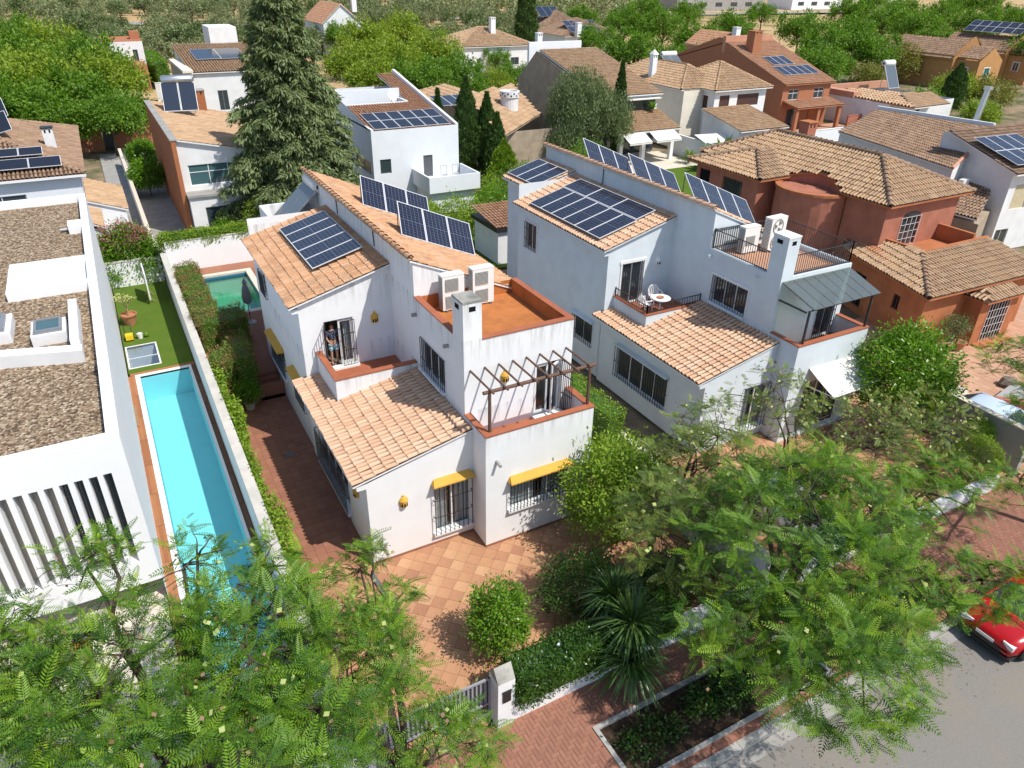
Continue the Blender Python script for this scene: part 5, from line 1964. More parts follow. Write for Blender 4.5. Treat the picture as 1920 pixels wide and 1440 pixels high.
# raised cross band with a recessed trough
mb.box(-9.15, x1 - pw_, 13.95, 14.35, zg, zp - .02)
mb.box(-9.15, x1 - pw_, 17.0, 17.4, zg, zp - .02)
mb.box(-9.15, -8.7, 14.35, 17.0, zg, zp - .02)
mb.poly((-8.7, 14.35, 5.72), (x1 - pw_, 14.35, 5.72), (x1 - pw_, 17.0, 5.72), (-8.7, 17.0, 5.72))
mb.obj("wall", "white_clean", h)
gr = MB()
sheet(gr, x0, x1 - pw_, y0 + pw_, 13.95, zg)
sheet(gr, x0, -9.15, 13.95, 17.4, zg)
sheet(gr, x0, x1 - pw_, 17.4, y1 - pw_, zg)
gr.obj("gravel_roof", "roof_gravel", h)
for k_, s_ in enumerate(slots):
    MB().obox((x0 + (s_[0] + s_[1]) / 2, y0 + .535, (s_[2] + s_[3]) / 2), ((s_[1] - s_[0]) / 2 - .004, 0, 0), (0, .008, 0), (0, 0, (s_[3] - s_[2]) / 2 - .004)).obj("slot_back", "glass_dark" if k_ < 4 else "coping_pale", h)  # paler backs are beige to paint white in shade; right four dark
up_ = MB()
up_.prism([(-12, 8.9), (-6.75, 7.35), (-6.75, 7.85), (-12, 9.45)], zg, 6.05)
up_.box(-7.05, -6.78, 7.9, 11.6, zg, 6.25)
up_.obj("upstand", "white_paint", h)


def rooflight(label, x, y, w_, d_, z):
    t = thing("rooflight", label, "rooflight", (x, y, z), "rooflights on the gravel roof")
    MB().box(x - w_ / 2, x + w_ / 2, y - d_ / 2, y + d_ / 2, z, z + .38).obj("kerb", "white_paint", t)
    f = MB()
    for q in ((x - w_ * .4, x + w_ * .4, y - d_ * .4, y - d_ * .32), (x - w_ * .4, x + w_ * .4, y + d_ * .32, y + d_ * .4), (x - w_ * .4, x - w_ * .32, y - d_ * .32, y + d_ * .32), (x + w_ * .32, x + w_ * .4, y - d_ * .32, y + d_ * .32)):
        f.box(*q, z + .381, z + .50)
    f.obj("frame", "grey_frame", t)
    MB().box(x - w_ * .32, x + w_ * .32, y - d_ * .32, y + d_ * .32, z + .43, z + .46).obj("pane", "glass_teal", t)


rooflight("small square rooflight beside the stained upstand on the gravel roof", -7.72, 9.95, 1.05, 1.35, zg)
rooflight("larger rooflight cut by the edge of the picture on the gravel roof", -9.7, 10.9, 1.7, 1.8, zg)
vb = MB().box(-6.95, -6.38, 21.9, 22.9, zg, 6.02).obj("vent_box", "white_clean")
tag(vb, "white box vent by the parapet of the rear gravel roof", "roof vent")
vp = MB().cyl((-7.3, 22.4, zg + .12), (-6.95, 22.4, zg + .12), .07, n=10).obj("vent_pipe", "aluminium")
tag(vp, "short metal pipe poking out of the white vent box", "pipe")
lp = thing("wall_lamp", "small black double spotlight on the gravel roof parapet", "lamp", (-6.42, 6.3, 5.8))
for y in (6.2, 6.38):
    MB().lathe((-6.42, y, 5.72), [(.02, 0), (.08, .05), (.08, .14), (.02, .17)], 10).obj("lamp_head", "black_plastic", lp)
MB().box(-6.39, -6.36, 6.15, 6.43, 5.76, 5.84).obj("bracket", "white_frame", lp)
# front court of the flat house
ct = struct("flat_house_court", sheet(MB(), -19, -6.1, -6.8, 3.2, -.02), "coping_pale")
for k, (x, y) in enumerate(((-9.0, .2), (-10.9, -.9))):
    s_ = thing("sun_lounger", ["orange cushioned lounger by the flat house", "orange cushioned lounger cut by the picture edge"][k], "lounger", (x, y, 0), "loungers at the flat house")
    MB().box(x - .9, x + .9, y - .35, y + .35, .30, .42).obj("cushion", "ochre", s_)
    MB().box(x - .95, x + .95, y - .38, y + .38, .20, .298).obj("frame", "white_frame", s_)
    for sx in (-.8, .8):
        MB().box(x + sx - .04, x + sx + .04, y - .3, y + .3, 0, .199).obj("leg", "white_frame", s_)

# ---- hipped house at the left edge
h = thing("hip_roof_house", "white house with brown hipped roof behind the gravel-roofed house", "house", (-12, 43, 0))
mb = MB()
wh = [(6.0, 8.6, 2.6, 4.4)]
F_, L_, R_, B_ = box_walls(mb, -18, -6.3, 35.8, 51.5, 0, 5.3, front=wh)
mb.obj("wall", "cool_white", h)
window(h, *F_, wh[0], frame="white_frame", split=2, glass="glass_dark")
hip(h, -18, -6.3, 35.8, 51.5, 5.35, 7.6, "tile_brown", ov=.35)
gt = MB().box(-18.4, -5.9, 35.38, 35.44, 5.22, 5.36)
gt.obj("gutter", "white_frame", h)
cap_chimney(h, -7.6, 41.6, 5.6, 7.2, .62, "white_paint", "black_plastic")
sl2 = math.atan2(2.25, 5.9)
pv_array("solar_array", "two dark solar panels with heater on the hipped roof at the left edge", (-10.6, 36.05, 5.86), (1, 0, 0), (0, math.cos(.36), math.sin(.36)), 2, 1, 1.75, 1.1, cells="pv_plain")
pv_array("solar_array", "upper pair of dark solar panels on the hipped roof at the left edge", (-10.6, 37.35, 6.36), (1, 0, 0), (0, math.cos(.36), math.sin(.36)), 2, 1, 1.3, .9, cells="pv_plain")
for k, (x, y, z) in enumerate(((-11.4, 40.6, 6.9), (-11.6, 43.6, 7.3))):
    pv_array("solar_array", ["grey collector on the ridge of the hipped roof, nearer one", "grey collector on the ridge of the hipped roof, farther one"][k], (x, y, z), (1, 0, .25), (-.15, .8, .5), 2, 1, 1.0, 1.8, cells="pv_plain")

# ---- small annex with sloping tile roof
h = thing("annex", "small white annex with sloping tile roof beside the access lane", "house", (-5.3, 36, 0))
mb = MB()
box_walls(mb, -6.25, -4.2, 35.3, 41, 0, 2.85)
mb.poly((-6.25, 35.3, 2.85), (-4.2, 35.3, 2.85), (-4.2, 35.3, 2.93), (-6.25, 35.3, 3.66))
mb.poly((-4.2, 41, 2.85), (-6.25, 41, 2.85), (-6.25, 41, 3.66), (-4.2, 41, 2.93))
box_walls(mb, -6.25, -5.7, 31.5, 35.3, 0, 3.02)
mb.obj("wall", "white_clean", h)
tile_roof(h, [(-4.05, 35.2, 2.95), (-4.05, 41.3, 2.95), (-6.25, 41.3, 3.75), (-6.25, 35.2, 3.75)], "tile_tan", seg=4)
tile_roof(h, [(-5.6, 31.3, 3.1), (-5.6, 35.1, 3.1), (-6.25, 35.1, 3.4), (-6.25, 31.3, 3.4)], "tile_tan", seg=4)

# ---- brick-sided house
h = thing("brick_side_house", "white house with tall orange brick side wall and tile roof", "house", (2.7, 45, 0))
mb = MB()
x0, x1, y0, y1 = -.3, 5.9, 37.4, 54.5
wt = [(.5, 5.7, 3.45, 4.85)]
F_ = ((x0, y0), (x1, y0))
mb.wall(*F_, 0, 5.0, wt, z1b=None)
mb.poly((x0, y0, 5.0), (x1, y0, 5.0), (x1, y0, 5.2), (x0, y0, 6.55))
mb.wall((x1, y0), (x1, y1), 0, 5.2)
mb.wall((x1, y1), (x0, y1), 0, 5.2, z1b=6.55)
lw = [(.9, 4.2, .3, 2.2)]
F2 = ((x0 + .1, 36.2), (x1 + .3, 36.2))
mb.wall(*F2, 0, 2.95, lw)
mb.wall((x0 + .1, 37.4), (x0 + .1, 36.2), 0, 2.95)
mb.obj("wall", "white_paint", h)
MB().box(x0, x1 + .4, 36.05, 37.4, 2.951, 3.10).obj("ledge", "concrete", h)
bw = MB()
bw.box(x0 - .28, x0 - .001, 36.9, y1, 0, 6.62)
bo = bw.obj("brick_wall", "brick_orange", h)
MB().box(x0 - .34, x0 + .12, 36.85, y1 + .05, 6.621, 6.72).obj("coping", "concrete", bo)
tile_roof(h, [(x1 + .25, 37.2, 5.22), (x1 + .25, y1, 5.22), (x0 + .12, y1, 6.60), (x0 + .12, 37.2, 6.60)], "tile_tan")
window(h, *F_, wt[0], split=4, transom=True, glass="glass_teal", frame="white_frame")
window(h, *F2, lw[0], split=2, glass="glass_dark", frame="grey_frame")
mo = MB()
for y in (39, 41.5, 44, 46.5):
    mo.box(x0 - .288, x0 - .281, y, y + .12, 2.2, 4.6)
mo.obj("slit", "shutter_brown", bo)
solar_heater("solar water heater with silver drum on the brick-sided house", (1.7, 49.3, 6.35), R(-8), 1.25, mat="collector_blue", tilt=50, frame="white_frame")
cap_chimney(h, 3.6, 53.6, 5.6, 7.4, 1.0, "brick_orange", "concrete")

# ---- white cubic house with sloping roof set between parapets
h = thing("cube_house", "white cubic house with recessed tile roof and rear balcony", "house", (17, 45, 0))
mb = MB()
x0, x1, y0, y1 = 13.45, 20.7, 37.7, 51.5
hs = [(.55, 1.45, 2.75, 3.85), (4.15, 4.95, 2.15, 3.85)]
F_ = ((x0, y0), (x1, y0))
mb.wall(*F_, 0, 6.0, hs)
zb = 8.6
lh = [(9.5, 13.2, 2.6, 3.6)]
mb.wall((x0, y1), (x0, y0), 0, 6.0, lh)
mb.poly((x0, y1, 6.0), (x0, y0, 6.0), (x0, 44.9, 7.2), (x0, y1, 7.2))
mb.wall((x1, y0), (x1, y1), 0, 6.0)
mb.poly((x1, y0, 6.0), (x1, y1, 6.0), (x1, y1, zb))
mb.wall((x1, y1), (x0, y1), 0, 7.2)
for xx in (x0, x1 - .22):
    mb.add([(xx, y0, 6.0), (xx + .22, y0, 6.0), (xx + .22, y1, 6.0), (xx, y1, 6.0), (xx, y0, 6.08), (xx + .22, y0, 6.08), (xx + .22, y1, zb), (xx, y1, zb)],
           [(4, 5, 6, 7), (0, 1, 5, 4), (1, 2, 6, 5), (2, 3, 7, 6), (3, 0, 4, 7)]) if xx > x0 else mb.box(xx, xx + .22, y0, 44.4, 6.0, 6.12)
mb.box(x0 + .2, 19.0, 46.0, 46.2, 6.3, 7.75)
mb.box(x0, x0 + .2, 46.0, y1, 6.0, 7.75)
mb.box(18.8, 19.0, 44.0, 46.0, 6.2, 7.0)
mb.box(x0 + .22, 18.8, 44.0, 44.2, 6.2, 6.95)
mb.obj("wall", "cool_white", h)
tile_roof(h, [(x0 + .22, 37.8, 5.78), (x1 - .22, 37.8, 5.78), (x1 - .22, 44.0, 6.86), (x0 + .22, 44.0, 6.86)], "tile_red")
tile_roof(h, [(19.0, 44.0, 6.86), (x1 - .22, 44.0, 6.86), (x1 - .22, y1, 8.20), (19.0, y1, 8.20)], "tile_red")
dk_ = math.atan2(1.08, 6.2)
pv_array("solar_array", "two rows of dark solar panels on the white cubic house", (13.95, 38.2, 6.0), (1, 0, 0), (0, math.cos(dk_), math.sin(dk_)), 6, 2, 1.03, 1.75, cells="pv_plain", gap=.03)
window(h, *F_, hs[0], frame="grey_frame", split=1, glass="glass_dark")
window(h, *F_, hs[1], "balcony_door", frame="grey_frame", split=1, shutter="steel_dark")
window(h, (x0, y1), (x0, y0), lh[0], frame="grey_frame", split=2)
bc = MB()
bc.box(16.6, 20.9, 34.2, y0, 1.75, 1.95)
bc.box(16.6, 20.9, 34.2, 34.35, 1.95, 2.95)
bc.box(16.6, 16.75, 34.35, y0, 1.95, 2.95)
bc.box(20.75, 20.9, 34.35, y0, 1.95, 2.95)
bc.box(16.9, 20.6, 34.6, y0, 0, 1.749)
bc.obj("balcony", "cool_white", h)
for k, x in enumerate((18.75, 19.75)):
    c_ = MB()
    for sx in (0, .5):
        for sy in (0, .45):
            c_.box(x + sx, x + sx + .03, 36.5 + sy, 36.53 + sy, 1.951, 3.1 if sy else 2.4)
    c_.box(x, x + .53, 36.5, 36.98, 2.4, 2.43)
    c_.box(x, x + .53, 36.95, 36.98, 3.07, 3.1)
    o_ = c_.obj("folding_chair", "aluminium")
    tag(o_, ["metal framed chair on the cubic house balcony, beside the door", "metal framed chair on the cubic house balcony, in the corner"][k], "chair", "balcony chairs of the cubic house")
ds = thing("satellite_dish", "white satellite dish on the roof terrace of the cubic house", "satellite dish", (17.9, 45.0, 6.3))
MB().cyl((17.9, 45.0, 6.2), (17.9, 45.0, 7.3), .03, n=6).obj("mast", "aluminium", ds)
n_ = V(.3, -.85, .4).normalized()
a_ = n_.orthogonal().normalized()
b_ = n_.cross(a_)
dm_ = MB()
vs_ = [V(17.9, 44.9, 7.35) + n_ * (.12 * (r / .45) ** 2) + (a_ * math.cos(t_) + b_ * math.sin(t_)) * r for r in (.02, .25, .45) for t_ in [2 * math.pi * k / 16 for k in range(16)]]
dm_.add(vs_, [(i * 16 + k, i * 16 + (k + 1) % 16, (i + 1) * 16 + (k + 1) % 16, (i + 1) * 16 + k) for i in range(2) for k in range(16)])
dm_.obj("dish", "mirror_white", ds, smooth=True)
MB().cyl(V(17.9, 44.9, 7.0), V(17.9, 44.9, 7.35) + n_ * .45, .015, n=5).obj("feed_arm", "aluminium", ds)

# ---- house with the round pierced chimney
h = thing("round_chimney_house", "tan house with flat tiled roof and round white pierced chimney", "house", (31, 50, 0))
mb = MB()
box_walls(mb, 27.3, 35.5, 42.6, 59, 0, 4.0)
mb.poly((27.3, 59, 4.0), (27.3, 42.6, 4.0), (27.3, 47, 4.9), (27.3, 59, 4.9))
mb.obj("wall", "tan_stone", h)
tile_roof(h, [at(945, 257, 4.2), at(1012, 215, 4.2), V(35.4, 55.5, 6.0), onplane(872, 178, at(945, 257, 4.2), at(1012, 215, 4.2), V(35.4, 55.5, 6.0))], "tile_tan", col=.34, step=.5, seg=3, edge="tan_stone")
tile_roof(h, [V(26.0, 61.5, 4.9), V(26.6, 46.5, 4.9), V(29.4, 49, 5.9), V(29.0, 59, 5.95)], "tile_tan", col=.34, step=.5, seg=3, edge="tan_stone")
col_ = MB().box(26.6, 27.25, 41.6, 42.3, 0, 4.0)
col_.obj("column", "cream", h)
c0 = at(955, 205, 5.0)
ck = MB().lathe((c0.x, c0.y, 4.6), [(.85, 0), (.85, 1.5), (.95, 1.55), (.95, 2.1), (.8, 2.1), (.8, 1.6), (.05, 1.55)], 20).obj("chimney", "white_paint", h)
ho = MB()
for k in range(20):
    a = 2 * math.pi * k / 20
    d = V(math.cos(a), math.sin(a), 0)
    ho.obox(V(c0.x, c0.y, 4.6 + 1.72 + .18 * (k % 2)) + d * .953, d.cross(V(0, 0, 1)) * .07, d * .004, V(0, 0, .07))
ho.obj("pierced_opening", "dark_void", ck)
q = at(885, 195, 5.6)
pv_array("solar_array", "dark solar panels on the tan roof beside the round chimney", (q.x - 3.4, q.y - .6, 5.72), (1, -.05, 0), (0, .95, .12), 4, 1, 1.1, 3.2, cells="pv_plain")

# ---- house with veranda awnings and steep tile roof
h = thing("veranda_house", "white house with steep tile roof, loggia and two white awnings", "house", (44, 50, 0))
mb = MB()
lh = []
box_walls(mb, 40.0, 47.0, 45.5, 62, 0, 5.8)
mb.poly((40, 62, 5.8), (40, 45.5, 5.8), (40, 58, 9.0))
mb.poly((47, 45.5, 5.8), (47, 62, 5.8), (47, 58, 9.0))
mb.obj("wall", "white_paint", h)
sw_ = MB().box(39.7, 39.99, 45.5, 62, 0, 5.78)
sw_.add([(39.7, 45.5, 5.78), (39.7, 62, 5.78), (39.7, 58, 8.95), (39.985, 45.5, 5.78), (39.985, 62, 5.78), (39.985, 58, 8.95)], [(0, 2, 1), (3, 4, 5), (0, 3, 5, 2), (1, 2, 5, 4)])
sw_.obj("side_wall", "tan_stone", h)
MB().box(40.2, 47.2, 60.5, 60.9, 5.8, 9.6).obj("parapet_wall", "white_clean", h)
tile_roof(h, [V(39.8, 45.0, 5.9), V(47.3, 45.0, 5.9), V(47.3, 57.5, 9.1), V(39.8, 57.5, 9.1)], "tile_tan", seg=4)
tile_roof(h, [V(39.6, 41.6, 3.05), V(47.2, 41.6, 3.05), V(47.2, 45.45, 4.3), V(39.6, 45.45, 4.3)], "tile_tan", seg=4)
lg_ = MB().box(43.2, 46.6, 45.36, 45.49, 3.7, 5.5)
lg_.obj("loggia_glazing", "glass_dark", h)
MB().box(42.9, 46.9, 44.7, 45.4, 5.45, 5.55).obj("loggia_awning", "awning_cloth", h)
for x in (40.2, 43.0, 46.6):
    MB().box(x - .2, x + .2, 41.9, 42.3, 0, 2.9).obj("veranda_post", "white_clean", h)
MB().box(39.6, 47.2, 41.7, 45.4, 2.86, 3.0).obj("veranda_ceiling", "white_clean", h)
MB().box(40.1, 46.9, 45.38, 45.49, .1, 2.6).obj("veranda_glazing", "glass_dark", h)
cap_chimney(h, 42, 61.5, 8.5, 10.4, .6, "white_clean")
for k, (xa, xb) in enumerate(((40.0, 42.7), (43.3, 46.4))):
    a_ = thing("awning", ["white awning on the veranda house, nearer the dark tree", "white awning on the veranda house, nearer the lawn"][k], "awning", (xa, 40.6, 2.4), "veranda awnings")
    MB().add([(xa, 41.75, 3.0), (xb, 41.75, 3.0), (xb, 40.3, 2.35), (xa, 40.3, 2.35), (xa, 40.3, 2.15), (xb, 40.3, 2.15)], [(0, 3, 2, 1), (3, 4, 5, 2)]).obj("cloth", "awning_cloth", a_)
    MB().cyl((xa, 40.31, 2.35), (xb, 40.31, 2.35), .04, n=6).obj("front_bar", "white_frame", a_)
struct("veranda_terrace", sheet(MB(), 39.4, 48, 38.6, 45.5, -.02), "coping_pale")
struct("veranda_lawn", sheet(MB(), 36, 49, 30, 38.6, -.03), "lawn")

# ---- white house with hipped roofs
h = thing("hip_roof_house", "white house with pyramid tile roof and brown shutters", "house", (56, 46, 0))
mb = MB()
fh = [(.7, 2.1, 4.1, 5.5), (3.2, 6.3, 4.3, 5.5)]
F_, L_, R_, B_ = box_walls(mb, 52.9, 60.2, 43.4, 51, 0, 6.0, front=fh, left=[(5.6, 6.6, 4.0, 5.4)])
mb.obj("wall", "white_paint", h)
for q in fh:
    window(h, *F_, q, shutter="shutter_brown", split=1, frame="shutter_brown")
window(h, *L_, (5.6, 6.6, 4.0, 5.4), shutter="shutter_brown", split=1, frame="shutter_brown")
hip(h, 52.9, 60.2, 43.4, 51, 6.05, 8.3, "tile_tan", ov=.45)
mb = MB()
lft = [(3.0, 3.5, 4.2, 5.3), (3.9, 4.4, 4.2, 5.3), (9.3, 10.3, .2, 2.3)]
F2, L2, *_ = box_walls(mb, 50.2, 56, 45.2, 58, 0, 6.0, left=lft)
mb.obj("rear_wall", "cream", h)
for q in lft:
    window(h, *L2, q, shutter="shutter_brown", split=1, frame="shutter_brown")
hip(h, 50.2, 56, 45.6, 58, 6.04, 8.0, "tile_tan", ov=.4)
mb = MB()
box_walls(mb, 51.6, 57.4, 37.8, 43.4, 0, 3.0)
mb.poly((51.6, 43.39, 3.0), (51.6, 37.8, 3.0), (51.6, 37.8, 3.1), (51.6, 43.39, 4.22))
mb.poly((57.4, 37.8, 3.0), (57.4, 43.39, 3.0), (57.4, 43.39, 4.22), (57.4, 37.8, 3.1))
mb.obj("front_wall", "white_paint", h)
tile_roof(h, [V(51.2, 37.2, 3.1), V(57.8, 37.2, 3.1), V(57.8, 43.38, 4.35), V(51.2, 43.38, 4.35)], "tile_tan")
cap_chimney(h, 50.9, 51.6, 6.2, 8.8, .6, "white_clean", "white_clean", pointed=True)
solar_heater("solar water heater on the cream rear roof beside the pyramid roof", (54.2, 51.5, 7.0), R(0), 1.1, tilt=35)
for k, (x, y, w_) in enumerate(((48.2, 40.6, 3.6), (52.0, 36.0, 4.6))):
    a_ = thing("awning", ["cream garden awning stretched beside the hipped white house", "cream garden awning in front of the hipped white house"][k], "awning", (x, y, 2), "garden awnings")
    MB().add([(x, y, 2.5), (x + w_, y - .6, 2.5), (x + w_, y - 2.4, 2.0), (x, y - 1.8, 2.0)], [(0, 3, 2, 1)]).obj("cloth", "awning_cloth", a_)
    for p in ((x, y - 1.8), (x + w_, y - 2.4)):
        MB().cyl((*p, 0), (*p, 2.0), .04, n=6).obj("post", "white_frame", a_)
garden_wall("garden_wall", "white garden wall beyond the lawn with the banana plant", [(48.4, 48.6, 31, 44, -.1, 2.0), (48.6, 64, 34.2, 34.4, -.1, 1.9)], "cool_white", "white_paint")

# ---- brick house with solar panels
h = thing("brick_house", "red brick house with tall chimney, porch and solar panels", "house", (73, 56, 0))
x0, x1, y0, yp, y1 = 69.0, 77.2, 49.0, 60.0, 74.0
ze, zp = 5.1, 8.9
mb = MB()
fh = [(1.0, 2.7, 3.3, 4.5), (5.4, 7.1, 3.3, 4.5)]
F_ = ((x0, y0), (x1, y0))
mb.wall(*F_, 0, ze, fh)
L_ = ((x0, y1), (x0, y0))
mb.wall(*L_, 0, ze)
mb.poly((x0, y1, ze), (x0, y0, ze), (x0, yp, zp), (x0, yp + .3, zp + .5), (x0, yp + 1.2, zp + .5))
mb.wall((x1, y0), (x1, y1), 0, ze)
mb.poly((x1, y0, ze), (x1, y1, ze), (x1, yp, zp))
mb.obj("wall", "brick_red", h)
for q in fh:
    window(h, *F_, q, split=2, transom=True, sill="white_paint")
tile_roof(h, [V(x0 - .1, y0 - .4, ze), V(x1 + .4, y0 - .4, ze), V(x1 + .4, yp, zp), V(x0 + .05, yp, zp)], "tile_red", seg=4, edge="brick_red")
tile_roof(h, [V(x1 + .4, y1, ze), V(x0, y1, ze), V(x0, yp, zp), V(x1 + .4, yp, zp)], "tile_red", col=.3, step=.5, seg=3, edge="brick_red")
tile_roof(h, [V(x0 + .2, 46.4, 2.75), V(x1 + .2, 46.4, 2.75), V(x1 + .2, 49.0, 3.25), V(x0 + .2, 49.0, 3.25)], "tile_red", seg=4, edge="brick_red")
for x in (69.5, 73.2, 76.9):
    MB().box(x - .22, x + .22, 46.6, 47.0, -.1, 2.7).obj("porch_post", "brick_red", h)
pd = MB()
pd.box(70.3, 72.3, 48.93, 48.99, .2, 2.2)
pd.obj("porch_window", "glass_dark", h)
MB().box(74.0, 76.3, 48.9, 48.99, .1, 2.3).obj("porch_shutter", "terracotta_low", h)
MB().box(x0 - .01, x1, yp - .1, yp + .4, zp - 1.2, zp + .7).obj("party_wall", "pink_wall", h)
cap_chimney(h, 71.2, 57.2, 6.6, 10.3, 1.3, "brick_red", "brick_red")
sr = math.atan2(zp - ze, yp - y0 + .4)
vr = (0, math.cos(sr), math.sin(sr))
pz_ = lambda y: ze + (y - y0 + .4) * math.tan(sr) + .16
pv_array("solar_array", "lower row of blue solar panels on the brick house", (70.6, 50.6, pz_(50.6)), (1, 0, 0), vr, 5, 1, 1.2, 2.3)
pv_array("solar_array", "upper short row of blue solar panels on the brick house", (71.2, 53.2, pz_(53.2)), (1, 0, 0), vr, 3, 1, 1.2, 2.3)
struct("brick_house_court", sheet(MB(), 64, 84, 41, 49.2, -.03), "yard_pink")
garden_wall("garden_wall", "pale blue-white wall below the brick house court", [(62, 80, 40.6, 40.8, -.1, 1.5)], "cool_white", "white_paint")
garden_wall("garden_wall", "red rendered wall beside the brick house porch", [(78, 86, 46.0, 46.2, -.1, 1.4)], "terracotta_wall", "terracotta_wall")

# ---- low pale house with flat roofs
h = thing("low_house", "low pale pink house with sloping canopy roof behind the grey roof", "house", (85, 46, 0))
mb = MB()
F_, *_ = box_walls(mb, 80.5, 93, 42.5, 54, 0, 3.1, front=[(1.5, 2.6, .1, 2.3), (5.2, 6.0, .9, 2.2)])
mb.obj("wall", "white_paint", h)
window(h, *F_, (1.5, 2.6, .1, 2.3), "door", frame="grey_frame")
window(h, *F_, (5.2, 6.0, .9, 2.2), frame="grey_frame")
tile_roof(h, [at(1716, 203, 3.2), at(1782, 195, 3.2), at(1745, 172, 3.9), at(1690, 176, 3.9)], "tile_tan", col=.3, step=.5, seg=3)
tile_roof(h, [at(1580, 178, 3.2), at(1714, 203, 3.2), at(1690, 176, 3.7), onplane(1590, 165, at(1580, 178, 3.2), at(1714, 203, 3.2), at(1690, 176, 3.7))], "tile_tan", col=.5, step=.8, seg=3, edge="pink_wall")
pb = MB()
pb.box(82, 95, 53, 53.4, 3.1, 4.0)
pb.box(80.6, 82, 48, 53, 3.1, 3.8)
pb.obj("parapet", "pink_wall", h)
hh = at(1670, 165, 3.6)
solar_heater("upright pale solar water heater on the low pink house", (hh.x, hh.y, 3.4), R(0), 1.5, nu=1, mat="collector", tilt=62, frame="white_frame", cw=1.4)

# ---- orange terrace houses
for k, (px, lab) in enumerate(((0, "orange rendered house with teal shutters and brown roof"), (1, "farther orange house with solar panels on its ridge"))):
    h = thing("orange_house", lab, "house", (128 + k * 17, 70, 0), "orange terrace houses")
    ox, oy = k * 16.5, k * 1.0
    rotm = Matrix.Translation((124.6 + ox, 64.0 + oy, 0)) @ Matrix.Rotation(R(-1), 4, 'Z')
    mb = MB()
    lft = [(2.0, 3.6, 2.2, 4.0), (6.5, 7.2, 2.3, 3.8)]
    # side facing the camera runs along local y
    mb.wall((0, 13.5), (0, 0), -1, 5.1, lft)
    mb.wall((0, 0), (8, 0), -1, 5.1)
    mb.poly((0, 0, 5.1), (8, 0, 5.1), (4, 0, 7.1))
    mb.wall((8, 0), (8, 13.5), -1, 5.1)
    mb.wall((1.0, -.02), (1.0, -4), -1, 4.5, [(1.2, 2.2, 2.0, 3.4)])
    fr2 = [(1.8, 3.2, 1.6, 3.4)]
    mb.wall((1.0, -4), (7.0, -4), -1, 4.5, fr2)
    mb.poly((1, -4, 4.5), (7, -4, 4.5), (4, -4, 6.4))
    mb.wall((7, -4), (7, -.02), -1, 4.5)
    mb.v = [tuple(rotm @ Vector(p)) for p in mb.v]
    mb.obj("wall", "orange_wall", h)
    T = lambda x, y, z: rotm @ V(x, y, z)
    tile_roof(h, [T(-.4, 13.5, 4.55), T(-.4, 0, 4.55), T(4, 0, 7.2), T(4, 13.5, 7.2)], "tile_brown", col=.32, step=.5, seg=3, edge="orange_wall")
    tile_roof(h, [T(8.4, 0, 4.55), T(8.4, 13.5, 4.55), T(4, 13.5, 7.2), T(4, 0, 7.2)], "tile_brown", col=.5, step=.8, seg=3, edge="orange_wall")
    tile_roof(h, [T(.7, -.1, 4.8), T(.7, -4, 4.8), T(4, -4, 6.5), T(4, -.1, 6.5)], "tile_brown", col=.32, step=.5, seg=3, edge="orange_wall")
    MB().add([T(-.45, -.3, 5.0), T(4, -.3, 7.85), T(8.4, -.3, 5.0), T(8.4, 0, 5.0), T(4, 0, 7.85), T(-.45, 0, 5.0)], [(0, 1, 4, 5), (1, 2, 3, 4), (0, 5, 4, 3, 2, 1)]).obj("gable_parapet", "orange_wall", h)
    for (p, q_, z0_, z1_), m_ in zip(((0, lft[0], 0, 0), (0, lft[1], 0, 0)), ("shutter_green", None)):
        a0, a1, z0_, z1_ = q_
        pa_, pb_ = T(0, 13.5, 0), T(0, 0, 0)
        window(h, (pa_.x, pa_.y), (pb_.x, pb_.y), q_, shutter=m_, split=2, surround="white_paint", frame="white_frame")
    pa_, pb_ = T(1, 0, 0), T(1, -4, 0)
    window(h, (pa_.x, pa_.y), (pb_.x, pb_.y), (1.2, 2.2, 2.0, 3.4), split=2, surround="white_paint")
    pa_, pb_ = T(1, -4, 0), T(7, -4, 0)
    window(h, (pa_.x, pa_.y), (pb_.x, pb_.y), fr2[0], shutter="shutter_green", split=1, surround="white_paint")
    if k:
        a_ = T(3.2, 0.5, 7.7)
        pv_array("solar_array", "large tilted solar array on the ridge of the farther orange house", a_, rotm.to_3x3() @ V(0, 1, 0), rotm.to_3x3() @ V(.8, 0, .5), 6, 2, 1.8, 1.6)

# ---- grey-roofed white house
h = thing("long_roof_house", "white house with long brown roof and beige shutters behind the terracotta house", "house", (49, 18, 0))
A, B = at(1785, 317, 5.3), at(1572, 247, 5.3)
C2 = at(1864, 240, 6.9)
D2 = onplane(1645, 206, A, B, C2)
mb = MB()
dL = Vector((B - A).to_2d()).length
sh_ = [(dL * .10, dL * .10 + 1.1, 3.0, 4.3), (dL * .48, dL * .48 + .9, 3.0, 4.3), (dL * .78, dL * .78 + 1.2, 2.9, 4.3)]
ins = lambda p, q, e: p + (q - p).normalized() * e
A1, B1, C1, D1 = ins(A, C2, .3), ins(B, D2, .3), C2, D2
mb.wall((B1.x, B1.y), (A1.x, A1.y), 0, 5.2, sh_)
mb.wall((A1.x, A1.y), (C1.x, C1.y), 0, 5.2, z1b=6.8)
mb.wall((C1.x, C1.y), (D1.x, D1.y), 0, min(C1.z, D1.z) - .1)
mb.wall((D1.x, D1.y), (B1.x, B1.y), 0, 5.2)
mb.obj("wall", "white_paint", h)
for q in sh_:
    window(h, (B1.x, B1.y), (A1.x, A1.y), q, shutter="shutter_beige", split=1, frame="shutter_beige")
tile_roof(h, [B, A, C2, D2], "tile_brown", seg=5)
ed = (C2 - D2).normalized()
pm_ = MB()
pm_.obox((C2 + D2) / 2 + V(.12, .1, .1), (C2 - D2) / 2, ed.cross(V(0, 0, 1)) * .12, V(0, 0, .22))
